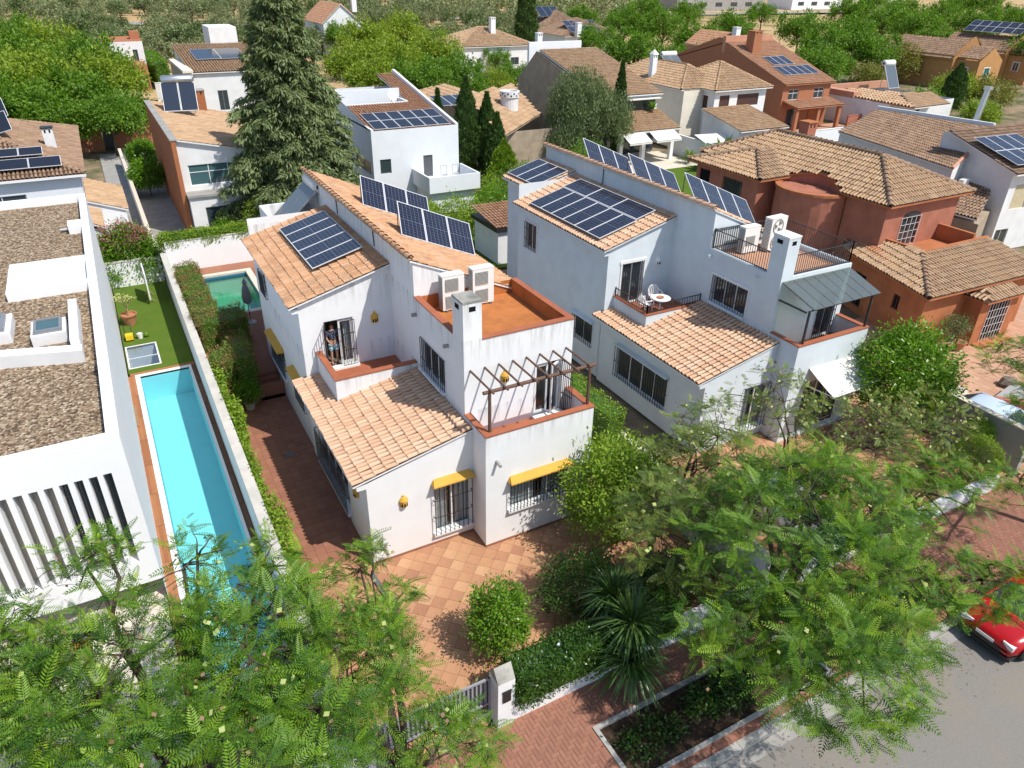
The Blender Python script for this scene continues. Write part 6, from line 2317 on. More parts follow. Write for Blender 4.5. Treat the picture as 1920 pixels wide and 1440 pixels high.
pm_.obj("ridge_parapet", "cool_white", h)
MB().tube([A + V(0, 0, .06), C2 + V(0, 0, .1)], .12, 6).obj("verge", "pink_wall", h)
acp = aty(1795, 335, A.y - .25)
for k_, dz in enumerate((0,)):
    m_ = MB().obox(at(1800, 345, 4.2) + V(.2, -.1, 0), (.45, .05, 0), (0, .18, 0), (0, 0, .35))
    m_.obj("wall_air_unit", "ac_white", h)
pl_ = at(1826, 225, 7)
mt = MB().cyl((pl_.x, pl_.y, 5), (pl_.x + .6, pl_.y, 9.2), .22, n=10)
mt.cyl((pl_.x + .6, pl_.y, 9.2), (pl_.x + .62, pl_.y, 9.45), .34, n=10)
tag(mt.obj("flue_pipe", "aluminium"), "leaning metal flue pipe above the long brown roof", "flue")

# ---- white house cut by the right edge
h = thing("corner_house", "white house with beige shutters cut by the right edge of the picture", "house", (54, 11, 0))
mb = MB()
c0 = V(48.6, 9.6, 0)
fr_ = [(.7, 2.3, 2.9, 4.6), (.2, 1.5, .2, 1.5)]
F_ = ((48.6, 9.6), (60, 8.6))
mb.wall(*F_, -.1, 5.4, fr_)
mb.wall((49.8, 16), (48.6, 9.6), -.1, 5.4)
mb.wall((60, 8.6), (61, 16), -.1, 5.4)
mb.poly((49.8, 16, 5.4), (48.6, 9.6, 5.4), (48.65, 9.9, 5.62), (49.65, 15.1, 7.05), (49.8, 16, 6.9))
mb.obj("wall", "white_paint", h)
window(h, *F_, fr_[0], shutter="shutter_beige", split=1, frame="shutter_beige")
window(h, *F_, fr_[1], frame="shutter_beige", split=2)
tile_roof(h, [V(48.1, 9.1, 5.5), V(60.5, 8.0, 5.5), V(61, 14, 7.2), V(49, 15.2, 7.2)], "tile_brown", seg=5)
pv_array("solar_array", "solar panels on the roof cut by the right edge of the picture", (48.5, 9.5, 6.0), (1, -.09, 0), (.08, .95, .28), 4, 2, 1.1, 1.9)
lean = [at(1757, 385, 3.2), at(1828, 412, 3.2), at(1893, 300, 5.3), at(1868, 255, 5.6), at(1800, 320, 4.6)]
tile_roof(h, [at(1740, 388, 3.0), at(1832, 412, 3.0), at(1895, 285, 5.4), at(1856, 262, 5.4)], "tile_brown", seg=5)
MB().prism([(at(1756, 395, 2.8).x, at(1756, 395, 2.8).y), (at(1835, 420, 2.8).x, at(1835, 420, 2.8).y), (48.9, 10.4), (49.2, 14)], -.1, 2.75).obj("lean_to_wall", "tan_stone", h)

# ---- terracotta house
h = thing("terracotta_house", "terracotta rendered house with hipped tan tile roofs and rounded bay", "house", (34, 10, 0))
mb = MB()
x0, x1, y0, y1 = 32.2, 38.6, 7.0, 21.2
fa = [(1.55, 3.15, 3.45, 5.05)]
F_ = ((x0, y0), (x1, y0))
mb.wall(*F_, 0, 5.95, fa)
mb.wall((x0, 9.7), (x0, y0), 0, 5.95)
mb.wall((x0, y1), (x0, 19.8), 0, 5.95)
mb.wall((x1, y0), (x1, y1), 0, 5.95)
mb.wall((x1, y1), (x0, y1), 0, 5.95)
lw_ = [(2.6, 4.2, 4.2, 5.5), (.3, 1.3, 4.0, 5.6)]
L_ = ((29.9, 19.8), (29.9, 14.3))
mb.wall(*L_, 0, 5.95, lw_)
mb.wall((29.9, 14.3), (x0, 14.3), 0, 5.95)
mb.wall((x0, 19.8), (29.9, 19.8), 0, 5.95)
# rounded bay
nb = 14
arc = [(32.2 - 2.15 * math.sin(math.pi * k / nb), 12.0 + 2.25 * math.cos(math.pi * k / nb)) for k in range(nb + 1)]
for p, q in zip(arc, arc[1:]):
    mb.wall(p, q, 0, 5.75)
wl = mb.obj("wall", "terracotta_wall", h)
rim = MB()
for p, q in zip(arc, arc[1:]):
    o_ = lambda s, e: (32.2 + (s[0] - 32.2) * e, 12 + (s[1] - 12) * e)
    a, b, c, d = o_(p, 1.04), o_(q, 1.04), o_(q, .90), o_(p, .90)
    rim.prism([a, b, c, d], 5.751, 5.90)
rim.obj("bay_cornice", "terracotta_low", h)
MB().add([(p[0], p[1], 5.76) for p in arc] + [(33.4, 9.75, 5.76), (33.4, 14.25, 5.76)][::1], [tuple(range(nb + 1)) + (nb + 1, nb + 2)]).obj("bay_roof", "terracotta_wall", h)
MB().box(30.6, 30.66, 10.6, 11.0, 4.0, 5.1).obj("bay_slit_window", "dark_void", h)
# arched window
window(h, *F_, fa[0], "arched_window", frame="shutter_brown", split=2, transom=True, grille="white_frame", bars=4, rails=(.25, .5, .75), out=.04, glass="glass_dark")
ar = MB()
cx = x0 + 2.35
ar.add([(cx + .8 * math.cos(math.pi * k / 10), y0 - .012, 5.05 + .35 * math.sin(math.pi * k / 10)) for k in range(11)], [tuple(range(11))])
ar.obj("arch_light", "glass_dark", h)
window(h, *L_, lw_[0], grille="iron", bars=8, out=.03, frame="shutter_brown")
window(h, *L_, lw_[1], frame="shutter_brown", glass="dark_void", split=1)
# main roof as a hip
zE, zR = 6.05, 7.75
ex0, ex1, ey0, ey1 = 31.75, 39.1, 6.55, 21.7
ra, rb_ = V(35.0, 10.1, zR), V(35.0, 18.2, zR)
Q = dict(a=V(ex0, ey0, zE), b=V(ex1, ey0, zE), c=V(ex1, ey1, zE), d=V(ex0, ey1, zE))
tile_roof(h, [Q['a'], Q['b'], ra], "tile_tan", seg=6, edge="terracotta_low")
bite = [V(ex0 + .001, ey1, zE), V(ex0, 14.2, zE)]
zs = lambda x: zE + (x - ex0) / (35.0 - ex0) * (zR - zE)
arcr = [V(ex0 + .95 * math.sin(math.pi * k / 8), 14.2 - 4.4 * k / 8, zs(ex0 + .95 * math.sin(math.pi * k / 8))) for k in range(1, 8)]
bw_ = MB()
for p_, q_ in zip([V(ex0, 14.2, zE)] + arcr, arcr + [V(ex0, 9.8, zE)]):
    bw_.poly((p_.x + .12, p_.y, 5.70), (q_.x + .12, q_.y, 5.70), (q_.x + .12, q_.y, q_.z - .02), (p_.x + .12, p_.y, p_.z - .02))
bw_.obj("bay_back_wall", "terracotta_wall", h)
tile_roof(h, [Q['d'], Q['a'], ra, rb_], "tile_tan", seg=6, edge="terracotta_low") if False else tile_roof(h, [Q['d'], V(ex0, 14.2, zE), *arcr, V(ex0, 9.8, zE), Q['a'], ra, rb_], "tile_tan", eave=(0, 1), seg=6, edge="terracotta_low")
tile_roof(h, [Q['c'], Q['d'], rb_], "tile_tan")
tile_roof(h, [Q['b'], Q['c'], rb_, ra], "tile_tan")
ridge_tiles(h, ra, rb_, "tile_brown", w=.3)
for p, q in ((Q['a'], ra), (Q['b'], ra), (Q['d'], rb_), (Q['c'], rb_)):
    ridge_tiles(h, p, q, "tile_brown", w=.3)
wa, wb = V(29.45, 13.8, zE), V(29.45, 20.3, zE)
wr = V(33.2, 17.0, zs(33.2) + .35)
tile_roof(h, [wb, wa, V(32.2, 17.0, 7.0)], "tile_tan", seg=6, edge="terracotta_low")
tile_roof(h, [wa, V(33.4, 13.8, zE + .02), V(33.6, 17.0, 7.02), V(32.2, 17.0, 7.0)], "tile_tan", seg=6, edge="terracotta_low")
tile_roof(h, [V(33.4, 20.3, zE + .02), wb, V(32.2, 17.0, 7.0), V(33.6, 17.0, 7.02)], "tile_tan", seg=6, edge="terracotta_low")
ridge_tiles(h, wa, V(32.2, 17.0, 7.0), "tile_brown", w=.3)
ridge_tiles(h, wb, V(32.2, 17.0, 7.0), "tile_brown", w=.3)
cc_ = at(1510, 262, 7.4)
cap_chimney(h, cc_.x, cc_.y, 6.2, 8.5, .75, "terracotta_wall", "terracotta_low")
# low wing in front, roofs falling from the terrace parapet
eA, eB, eC = V(29.1, 1.5, 3.15), V(31.6, 9.0, 3.15), V(38.6, 1.15, 3.15)
tA, tB, tC = V(32.7, 4.75, 3.95), V(32.9, 9.0, 3.95), V(38.6, 4.6, 3.95)
tile_roof(h, [eB, eA, tA, tB], "tile_tan", eave=(0, 1), seg=6, edge="terracotta_low")
tile_roof(h, [eA, eC, tC, tA], "tile_tan", seg=6, edge="terracotta_low")
ridge_tiles(h, eA, tA, "tile_brown", w=.3)
mb = MB()
wA, wB, wC = (29.75, 2.0), (32.1, 9.0), (38.4, 1.7)
lo = [(5.05, 5.6, 1.45, 2.25), (1.6, 2.6, .3, 2.2)]
mb.wall(wB, wA, -.1, 3.02, lo)
mb.wall(wA, wC, -.1, 3.02)
mb.obj("low_wall", "terracotta_low", h)
for q in lo:
    window(h, wB, wA, q, frame="shutter_brown", glass="dark_void", split=2)
pr_ = MB()
pr_.box(32.75, 38.6, 4.62, 4.80, 3.3, 4.06)
pr_.box(32.75, 32.93, 4.8, 6.99, 3.3, 4.06)
pr_.box(37.3, 37.5, 4.8, 6.99, 3.3, 4.3)
pr_.poly((32.93, 4.8, 3.42), (37.3, 4.8, 3.42), (37.3, 6.99, 3.42), (32.93, 6.99, 3.42))
pr_.obj("terrace_parapet", "terracotta_low", h)
# porch
mb = MB()
po = [(.75, 2.35, .12, 2.25)]
PF = ((33.0, .95), (36.1, .85))
mb.wall(*PF, -.1, 2.55, po)
mb.wall((33.0, 1.9), (33.0, .95), -.1, 2.55)
mb.wall((36.1, .85), (36.1, 1.8), -.1, 2.55)
mb.obj("porch_wall", "terracotta_low", h)
window(h, *PF, po[0], "front_door", frame="shutter_brown", glass="dark_void", grille="white_frame", bars=7, rails=(.2, .4, .6, .8), out=.03)
tile_roof(h, [V(32.7, .55, 2.62), V(36.4, .45, 2.62), V(34.9, 1.75, 3.1), V(34.0, 1.75, 3.1)], "tile_tan", seg=6, edge="terracotta_low")
tile_roof(h, [V(32.7, 1.9, 2.62), V(32.7, .55, 2.62), V(34.0, 1.75, 3.1)], "tile_tan", seg=6, edge="terracotta_low")
MB().box(33.2, 35.9, .35, .94, -.1, .10).obj("door_step", "terracotta_low", h)
# court details
pt = thing("flower_pot", "clay pot with silvery shrub by the terracotta house door", "flower pot", (32.0, .9, 0))
MB().lathe((32.0, .9, 0), [(.2, 0), (.32, .45), (.36, .5), (.3, .5), (.05, .45)], 14).obj("pot", "clay_pot", pt)
rk = MB().lathe((30.6, -2.6, -.02), [(.05, 0), (.42, .02), (.45, .2), (.3, .42), (.08, .5)], 9)
rk.v = [(x + rng.uniform(-.06, .06), y + rng.uniform(-.06, .06), z) for x, y, z in rk.v]
tag(rk.obj("garden_rock", "rock"), "brown garden rock on the terracotta house court", "rock")
rw = thing("planter_wall", "low red brick planter wall beside the driveway steps", "wall", (30, -4.2, 0))
MB().prism([(27.9, -3.6), (31.5, -6.6), (31.5, -6.3), (28.0, -3.3)], -.02, .55).obj("masonry", "terracotta_wall", rw)
MB().prism([(28.1, -3.25), (31.6, -6.2), (33.5, -4.8), (30.0, -2.9)], -.01, .35).obj("planter_bed", "grey_wall", rw)
ss = struct("driveway_steps", MB().box(25.9, 27.8, -3.2, -1.6, -.1, .01), "yard_pink")
for k in range(3):
    MB().box(25.9, 27.8, -3.1 + .4 * k, -1.6, .011 + .12 * k, .12 * (k + 1)).obj("step", "coping_pale", ss)

# ---- far houses
def small_house(name, lab, x0, x1, y0, y1, ze, zr, wall, tile, kind="hip", holes=(), chim=None, group="distant houses", axis='x'):
    h = thing(name, lab, "house", ((x0 + x1) / 2, (y0 + y1) / 2, 0), group)
    mb = MB()
    F_, *_ = box_walls(mb, x0, x1, y0, y1, -.3, ze, front=holes)
    if kind == "gable":
        mb.poly((x0, y0, ze), (x1, y0, ze), ((x0 + x1) / 2, y0, zr))
        mb.poly((x1, y1, ze), (x0, y1, ze), ((x0 + x1) / 2, y1, zr))
    if kind == "mono":
        mb.poly((x0, y1, ze), (x0, y0, ze), (x0, y1, zr))
        mb.poly((x1, y0, ze), (x1, y1, ze), (x1, y1, zr))
        mb.poly((x1, y1, ze), (x0, y1, ze), (x0, y1, zr), (x1, y1, zr))
    mb.obj("wall", wall, h)
    for q in holes:
        window(h, *F_, q, frame="shutter_brown" if wall != "white_paint" else "grey_frame", split=2)
    kw = dict(col=.34, step=.55, seg=3)
    if kind == "hip":
        hip(h, x0, x1, y0, y1, ze + .05, zr, tile, ov=.4, ridge=True, **kw)
    elif kind == "gable":
        xm = (x0 + x1) / 2
        tile_roof(h, [V(x0 - .4, y1, ze - .1), V(x0 - .4, y0 - .3, ze - .1), V(xm, y0 - .3, zr + .1), V(xm, y1, zr + .1)], tile, **kw)
        tile_roof(h, [V(x1 + .4, y0 - .3, ze - .1), V(x1 + .4, y1, ze - .1), V(xm, y1, zr + .1), V(xm, y0 - .3, zr + .1)], tile, **kw)
    elif kind == "mono":
        tile_roof(h, [V(x0 - .3, y0 - .3, ze), V(x1 + .3, y0 - .3, ze), V(x1 + .3, y1, zr + .1), V(x0 - .3, y1, zr + .1)], tile, **kw)
    elif kind == "flat":
        pb = MB()
        pb.box(x0, x1, y0, y0 + .25, ze, ze + .7)
        pb.box(x0, x0 + .25, y0 + .25, y1, ze, ze + .7)
        pb.box(x1 - .25, x1, y0 + .25, y1, ze, ze + .7)
        pb.poly((x0, y0, ze + .05), (x1, y0, ze + .05), (x1, y1, ze + .05), (x0, y1, ze + .05))
        pb.obj("parapet", wall, h)
    if chim:
        cap_chimney(h, *chim)
    return h


hw_ = small_house("white_tower_house", "white and red brick house at the edge of the olive grove", -1.0, 4.6, 118, 128, 5.4, 6, "white_paint", "tile_red", "flat", holes=[(4.0, 4.7, 2.8, 5.0)])
MB().box(2.0, 4.2, 112, 117.9, -.2, 3.4).obj("brick_wing", "brick_red", hw_)
MB().box(2.2, 4.0, 111.95, 111.99, .2, 1.9).obj("garage_door", "shutter_brown", hw_)
MB().box(-1.0, 4.6, 118.3, 127, 6.11, 6.2).obj("brick_coping", "brick_red", hw_)
MB().box(3.2, 4.6, 121, 123, 6.21, 7.3).obj("brick_stack", "brick_red", hw_)
ht = small_house("pergola_house", "white house with cream slatted front and solar roof behind the brick-sided house", 7.5, 18.5, 88, 104, 4.8, 6.6, "white_paint", "tile_tan", "mono", holes=[(2.6, 3.8, .2, 2.6)])
cm = MB()
for k in range(6):
    cm.box(6.2 + .01 * k, 7.4, 87.2 + k * 2.4, 87.6 + k * 2.4, -.1, 5.0)
cm.box(6.2, 7.4, 86.2, 100.2, 5.01, 5.3)
cm.obj("slatted_front", "cream", ht)
MB().box(7.2, 7.45, 87.5, 99, .1, 4.6).obj("glazed_side", "shutter_brown", ht)
MB().box(12.6, 16.4, 104.2, 110, 5.5, 8.8).obj("upper_room", "white_paint", ht)
pv_array("solar_array", "dark solar panels on the white house with the slatted front", (8.9, 93.5, 5.75), (1, 0, 0), (0, .985, .11), 2, 1, 3.2, 6.0, cells="pv_plain")
garden_wall("garden_wall", "white lattice wall beside the cream slatted house", [(3.9, 6.1, 101, 101.3, -.2, 2.2)], "white_paint", "white_paint")
small_house("gable_house", "white gabled house with red roof behind the cedar", 42, 50, 150, 165, 6.0, 9.5, "white_paint", "tile_red", "gable", chim=(49.5, 152, 8, 12, 1.0, "white_clean"))
small_house("gable_house", "low white house with broad tan roof and chimney before the olive grove", 52, 66, 104, 116, 5.0, 7.6, "white_paint", "tile_tan", "hip", holes=[(1.5, 2.2, 1.6, 3.2), (3.0, 3.7, 1.6, 3.2), (9.6, 11.2, 2.0, 3.2)], chim=(60, 108, 6.5, 9.2, .9, "white_clean"))
small_house("hip_house", "cream house with grey hipped roof in front of the olive grove", 98, 108, 152, 164, 4.4, 7.6, "cream", "tile_brown", "hip", holes=[(6, 7.2, 1.6, 3.2)])
small_house("hip_house", "house with brown hipped roof and blue solar array near the cypress", 84, 98, 122, 136, 4.6, 7.6, "white_paint", "tile_brown", "hip", holes=[(1.2, 3.2, 2.2, 3.6)], chim=(86.5, 121, 4.6, 7.2, 1.0, "white_clean"))
pv_array("solar_array", "blue solar array on the brown hipped roof near the cypress", (86, 122.8, 5.4), (1, .05, 0), (.12, .92, .34), 5, 2, 1.6, 2.6)
solar_heater("solar water heater on the grey hipped roof before the olive grove", (101, 156, 6.0), R(0), 2.0, nu=3, mat="collector_blue", tank=False, tilt=30)
small_house("white_shed", "small white pavilion beside the tall cypress", 74, 80, 114, 120, 3.2, 4, "white_paint", "tile_tan", "flat")
small_house("gable_house", "salmon house half hidden among the street trees", 92, 98, 86, 94, 5.5, 7.5, "pink_wall", "tile_red", "gable", chim=(95, 85, 5, 8.5, 1.0, "white_clean"))
for k, (x, y, w_, d_, z_, m_) in enumerate(((230, 262, 52, 16, 6.5, "concrete"), (300, 262, 34, 16, 7.5, "white_clean"), (342, 262, 40, 18, 6.0, "coping_pale"))):
    lab = ["grey warehouse on the far road at the top", "white warehouse with roof plant on the far road", "beige warehouse at the far upper right"][k]
    hh_ = thing("warehouse", lab, "warehouse", (x + w_ / 2, y, 0), "warehouses on the far road")
    mb = MB()
    fh = [(4 + 9 * i, 8 + 9 * i, 2.5, 4.2) for i in range(int(w_ / 10))]
    F_, *_ = box_walls(mb, x, x + w_, y, y + d_, -.2, z_, front=fh)
    mb.poly((x, y, z_), (x + w_, y, z_), (x + w_, y + d_, z_), (x, y + d_, z_))
    mb.obj("wall", m_, hh_)
    for q in fh:
        window(hh_, *F_, q, frame="grey_frame", split=3)
    MB().box(x + w_ * .3, x + w_ * .45, y + 4, y + 8, z_ + .01, z_ + 1.6).obj("roof_plant", "grey_frame", hh_)
struct("far_road", sheet(MB(), -300, 500, 236, 246, 1.0), "concrete")
# small outbuilding by the grey villa and a pale shed
ob = thing("garden_shed", "small white garden shed with dark fascia beside the grey villa", "shed", (18, 24, 0))
MB().box(16.4, 19.4, 22.6, 26, 0, 2.2).obj("wall", "white_paint", ob)
MB().box(16.2, 19.6, 22.4, 26.2, 2.201, 2.45).obj("fascia", "black_plastic", ob)
tile_roof(ob, [V(16.2, 22.4, 2.46), V(19.6, 22.4, 2.46), V(19.6, 26.2, 2.95), V(16.2, 26.2, 2.95)], "tile_red", slab=False)
struct("rear_lawn", sheet(MB(), 10.2, 26, 22, 34, -.02), "lawn")


# ------------------------------------------------------------------ vegetation
def unit(a):
    return a / np.maximum(np.linalg.norm(a, axis=-1, keepdims=True), 1e-9)


def leaves_at(pos, d, up, ln, wd, fold=0.25):
    """kite-shaped leaves: pos (n,3), direction d, approximate normal up, length and width arrays"""
    n = len(pos)
    d = unit(d)
    s = unit(np.cross(d, up))
    nn = np.cross(s, d)
    ln = np.broadcast_to(ln, n)[:, None]
    wd = np.broadcast_to(wd, n)[:, None]
    a = pos
    b = pos + d * ln * .45 + s * wd * .5 + nn * wd * fold
    c = pos + d * ln
    e = pos + d * ln * .45 - s * wd * .5 + nn * wd * fold
    v = np.stack([a, b, c, e], 1).reshape(-1, 3)
    f = np.arange(n * 4).reshape(n, 4)
    return v, f


def merge(parts):
    vs, fs, mi, o = [], [], [], 0
    for k, (v, f) in enumerate(parts):
        vs.append(v)
        fs.append(f + o)
        mi.append(np.full(len(f), k))
        o += len(v)
    return np.concatenate(vs), np.concatenate(fs), np.concatenate(mi)


def in_ell(n, c, r, shell=.35, low=-1.0):
    p = nr.normal(size=(n * 4 + 20, 3))
    p = unit(p)
    p = p[p[:, 2] > low][:n]
    rad = nr.uniform(0, 1, len(p)) ** shell
    return np.array(c) + p * rad[:, None] * np.array(r)


def leaf_cloud(ells, n, clumps, size, spread, wd=.5, out_bias=.6, shell=.3, low=-.6, droop=0.0):
    """clumped leaves filling a set of ellipsoids ((centre), (radii), weight)"""
    W = np.array([e[2] for e in ells], float)
    W /= W.sum()
    P_, D_, U_ = [], [], []
    for (c, r, _), w_ in zip(ells, W):
        k = max(3, int(clumps * w_))
        m_ = max(1, int(n * w_ / k))
        cc = in_ell(k, c, r, shell, low)
        k = len(cc)
        off = nr.normal(size=(k, m_, 3)) * spread * nr.uniform(.6, 1.3, (k, 1, 1))
        p = cc[:, None, :] + off
        o = unit(cc - np.array(c))[:, None, :] * out_bias + nr.normal(size=(k, m_, 3)) * .7 + off / spread * .35
        o[..., 2] -= droop
        P_.append(p.reshape(-1, 3))
        D_.append(o.reshape(-1, 3))
        u = nr.normal(size=(k * m_, 3)) * .55
        u[:, 2] += .9
        u += np.repeat(unit(cc - np.array(c)), m_, 0) * .5
        U_.append(u)
    p, d, u = np.concatenate(P_), np.concatenate(D_), np.concatenate(U_)
    ln = size * nr.uniform(.6, 1.3, len(p))
    return leaves_at(p, d, u, ln, ln * wd)


def box_leaves(x0, x1, y0, y1, z0, z1, n, size, jit=.05, bottom=False, wd=.55):
    """leaves over the faces of a clipped box hedge"""
    A = [(y1 - y0) * (x1 - x0)] + [(x1 - x0) * (z1 - z0)] * 2 + [(y1 - y0) * (z1 - z0)] * 2
    A = np.array(A) / sum(A)
    P_, N_ = [], []
    for k, a in enumerate(A):
        m_ = int(n * a)
        u, v = nr.uniform(0, 1, (2, m_))
        if k == 0:
            p = np.stack([x0 + u * (x1 - x0), y0 + v * (y1 - y0), np.full(m_, z1)], 1)
            nn = (0, 0, 1)
        elif k < 3:
            p = np.stack([x0 + u * (x1 - x0), np.full(m_, y0 if k == 1 else y1), z0 + v * (z1 - z0)], 1)
            nn = (0, -1 if k == 1 else 1, .2)
        else:
            p = np.stack([np.full(m_, x0 if k == 3 else x1), y0 + u * (y1 - y0), z0 + v * (z1 - z0)], 1)
            nn = (-1 if k == 3 else 1, 0, .2)
        lump = .06 * np.sin(p[:, 0] * 3.1 + p[:, 1] * 2.3) + .05 * np.sin(p[:, 1] * 5.2 + p[:, 2] * 4.1)
        p = p + np.array(nn) * (nr.normal(0, jit, m_) + lump)[:, None]
        P_.append(p)
        N_.append(np.tile(nn, (m_, 1)))
    p, nn = np.concatenate(P_), np.concatenate(N_).astype(float)
    d = nr.normal(size=p.shape) * .8 + nn * .6 + np.array([0, 0, .4])
    ln = size * nr.uniform(.6, 1.3, len(p))
    return leaves_at(p, d, nn + nr.normal(size=p.shape) * .4, ln, ln * wd)


def curve(a, b, sag=0.0, n=5, wob=.08):
    a, b = Vector(a), Vector(b)
    L = (b - a).length
    out = []
    for i in range(n + 1):
        t = i / n
        p = a.lerp(b, t)
        w_ = math.sin(math.pi * t)
        p += V(rng.uniform(-1, 1), rng.uniform(-1, 1), rng.uniform(-1, 1)) * wob * L * w_ * .5 + V(0, 0, sag * L * w_)
        out.append(p)
    return out


def skeleton(base, ells, fork_z, limbs, subs, r0, tips=None, twig=.010):
    """trunk, limbs, branches and the twigs that reach the given tips"""
    base = Vector(base)
    mb = MB()
    cen = sum((Vector(e[0]) * e[2] for e in ells), V(0, 0, 0)) / sum(e[2] for e in ells)
    fk = V(base.x + (cen.x - base.x) * .15, base.y + (cen.y - base.y) * .15, fork_z)
    mb.tube(curve(base, fk, 0, 4, .05), [r0, r0 * .9, r0 * .85, r0 * .8, r0 * .78], 9)
    ends = []
    tot = sum(e[2] for e in ells)
    for c, r, w_ in ells:
        for _ in range(max(2, round(limbs * w_ / tot))):
            q = Vector(in_ell(1, c, [x * .55 for x in r], .5)[0])
            mb.tube(curve(fk, q, .06, 6), [r0 * .55 * (1 - .11 * i) for i in range(7)], 7)
            for _ in range(subs):
                s_ = Vector(in_ell(1, c, [x * .85 for x in r], .4)[0])
                if (s_ - q).length < max(r) * 1.1:
                    mb.tube(curve(q, s_, .05, 4), [r0 * .17 * (1 - .15 * i) for i in range(5)], 5)
                    ends.append(s_)
            ends.append(q)
    E_ = np.array([tuple(e) for e in ends])
    if tips is not None:
        for t in tips:
            k = int(np.argmin(((E_ - t) ** 2).sum(1)))
            mb.tube(curve(ends[k], t, .04, 3), [twig * 1.3, twig * 1.0, twig * .8, twig * .5], 4)
    return mb


def frond_template(pairs=10, ln=1.0):
    """feathered compound leaf along +x: narrow leaflets in pairs on a drooping midrib"""
    P_, D_, L_ = [], [], []
    for k in range(pairs):
        t = .10 + .86 * k / (pairs - 1)
        z = -.30 * t * t
        l_ = .23 * math.sin(math.pi * (.20 + .76 * t)) ** .8 + .03
        for s in (-1, 1):
            P_.append((t, 0, z))
            D_.append((.62, s * 1.0, -.12))
            L_.append(l_)
    P_.append((.97, 0, -.21))
    D_.append((1, 0, -.4))
    L_.append(.14)
    v, f = leaves_at(np.array(P_), np.array(D_), np.tile((0, 0, 1.0), (len(P_), 1)), np.array(L_), np.array(L_) * .0 + .060, fold=.15)
    w_ = .010
    rb = np.array([(0, -w_, 0), (.5, -w_ * .7, -.075), (.5, w_ * .7, -.075), (0, w_, 0), (.5, -w_ * .7, -.075), (1, 0, -.30), (1, 0.001, -.30), (.5, w_ * .7, -.075)])
    f2 = np.array([(0, 1, 2, 3), (4, 5, 6, 7)]) + len(v)
    return np.concatenate([v, rb]) * ln, np.concatenate([f, f2])


def fronds(tips, per, ln, axis_out, tmpl, elev=(-.25, .75)):
    """rosettes of compound leaves at the twig tips"""
    TV, TF = tmpl
    n = len(tips) * per
    az = (np.arange(n) % per) * 2 * np.pi / per + np.repeat(nr.uniform(0, 6.28, len(tips)), per) + nr.normal(0, .3, n)
    el = nr.uniform(elev[0], elev[1], n)
    d = np.stack([np.cos(az) * np.cos(el), np.sin(az) * np.cos(el), np.sin(el)], 1)
    ao = np.repeat(axis_out, per, 0)
    d = unit(d + ao * .45)
    up = np.tile((0, 0, 1.0), (n, 1)) + nr.normal(0, .45, (n, 3)) + ao * .4
    s = unit(np.cross(up, d))
    u = np.cross(d, s)
    L = ln * nr.uniform(.40, 1.25, n)
    bend = nr.uniform(.3, 2.0, n)
    pos = np.repeat(tips, per, 0) + nr.normal(0, .09, (n, 3))
    v = pos[:, None, :] + L[:, None, None] * (TV[None, :, 0, None] * d[:, None, :] + TV[None, :, 1, None] * s[:, None, :] + (TV[None, :, 2, None] * bend[:, None, None]) * u[:, None, :])
    f = TF[None] + (np.arange(n) * len(TV))[:, None, None]
    d[:, 2] += 0
    young = (el - elev[0]) / (elev[1] - elev[0])  # upper fronds lighter as young growth, lower ones darkened to deepen crown shade
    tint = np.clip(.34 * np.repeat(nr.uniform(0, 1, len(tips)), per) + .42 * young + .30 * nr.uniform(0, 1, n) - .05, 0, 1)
    return v.reshape(-1, 3), f.reshape(-1, 4), np.repeat(tint, len(TV))


TM = frond_template()


def discs(pts, r, k=6):
    n = len(pts)
    a = nr.normal(size=(n, 3))
    a = unit(a)
    b = unit(np.cross(a, nr.normal(size=(n, 3))))
    rr = r * nr.uniform(.7, 1.2, n)[:, None]
    v = np.stack([pts - a * rr, pts + b * rr * .85, pts + a * rr, pts - b * rr * .85], 1).reshape(-1, 3)
    return v, np.arange(n * 4).reshape(n, 4)


def jacaranda(label, base, ells, ntips, r0=.16, fork=2.6, mat="leaf_jacaranda", ln=.50, per=10, pods=200, group="jacaranda street trees", limbs=7, subs=5, sparse=()):
    t = thing("jacaranda_tree", label, "tree", base, group)
    tot = sum(e[2] for e in ells)
    tips = np.concatenate([in_ell(max(3, int(ntips * e[2] / tot)), e[0], e[1], .28, -.55) for e in ells])
    out = np.concatenate([unit(in_ell(1, (0, 0, 0), (1, 1, 1)) * 0 + (tips[a:b] - np.array(e[0])) / np.array(e[1])) for (a, b, e) in spans(ells, ntips, tot, len(tips))]) if False else unit(tips - np.array([sum(e[0][i] * e[2] for e in ells) / tot for i in range(3)]))
    skeleton(base, ells, fork, limbs, subs, r0, tips).obj("trunk", "trunk_bark", t, smooth=True)
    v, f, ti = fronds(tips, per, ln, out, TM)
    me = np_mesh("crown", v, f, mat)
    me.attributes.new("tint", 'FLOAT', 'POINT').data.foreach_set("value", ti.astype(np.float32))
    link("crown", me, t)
    if pods:
        k = nr.integers(0, len(tips), pods)
        p = tips[k] + nr.normal(0, .18, (pods, 3)) + np.array((0, 0, .05))
        h = pods // 2
        v, f, mi = merge([discs(p[:h], .062), discs(p[h:], .05)])
        link("seed_pods", np_mesh("seed_pods", v, f, ["pod_green", "pod_brown"], mi), t, kind="stuff")
    return t


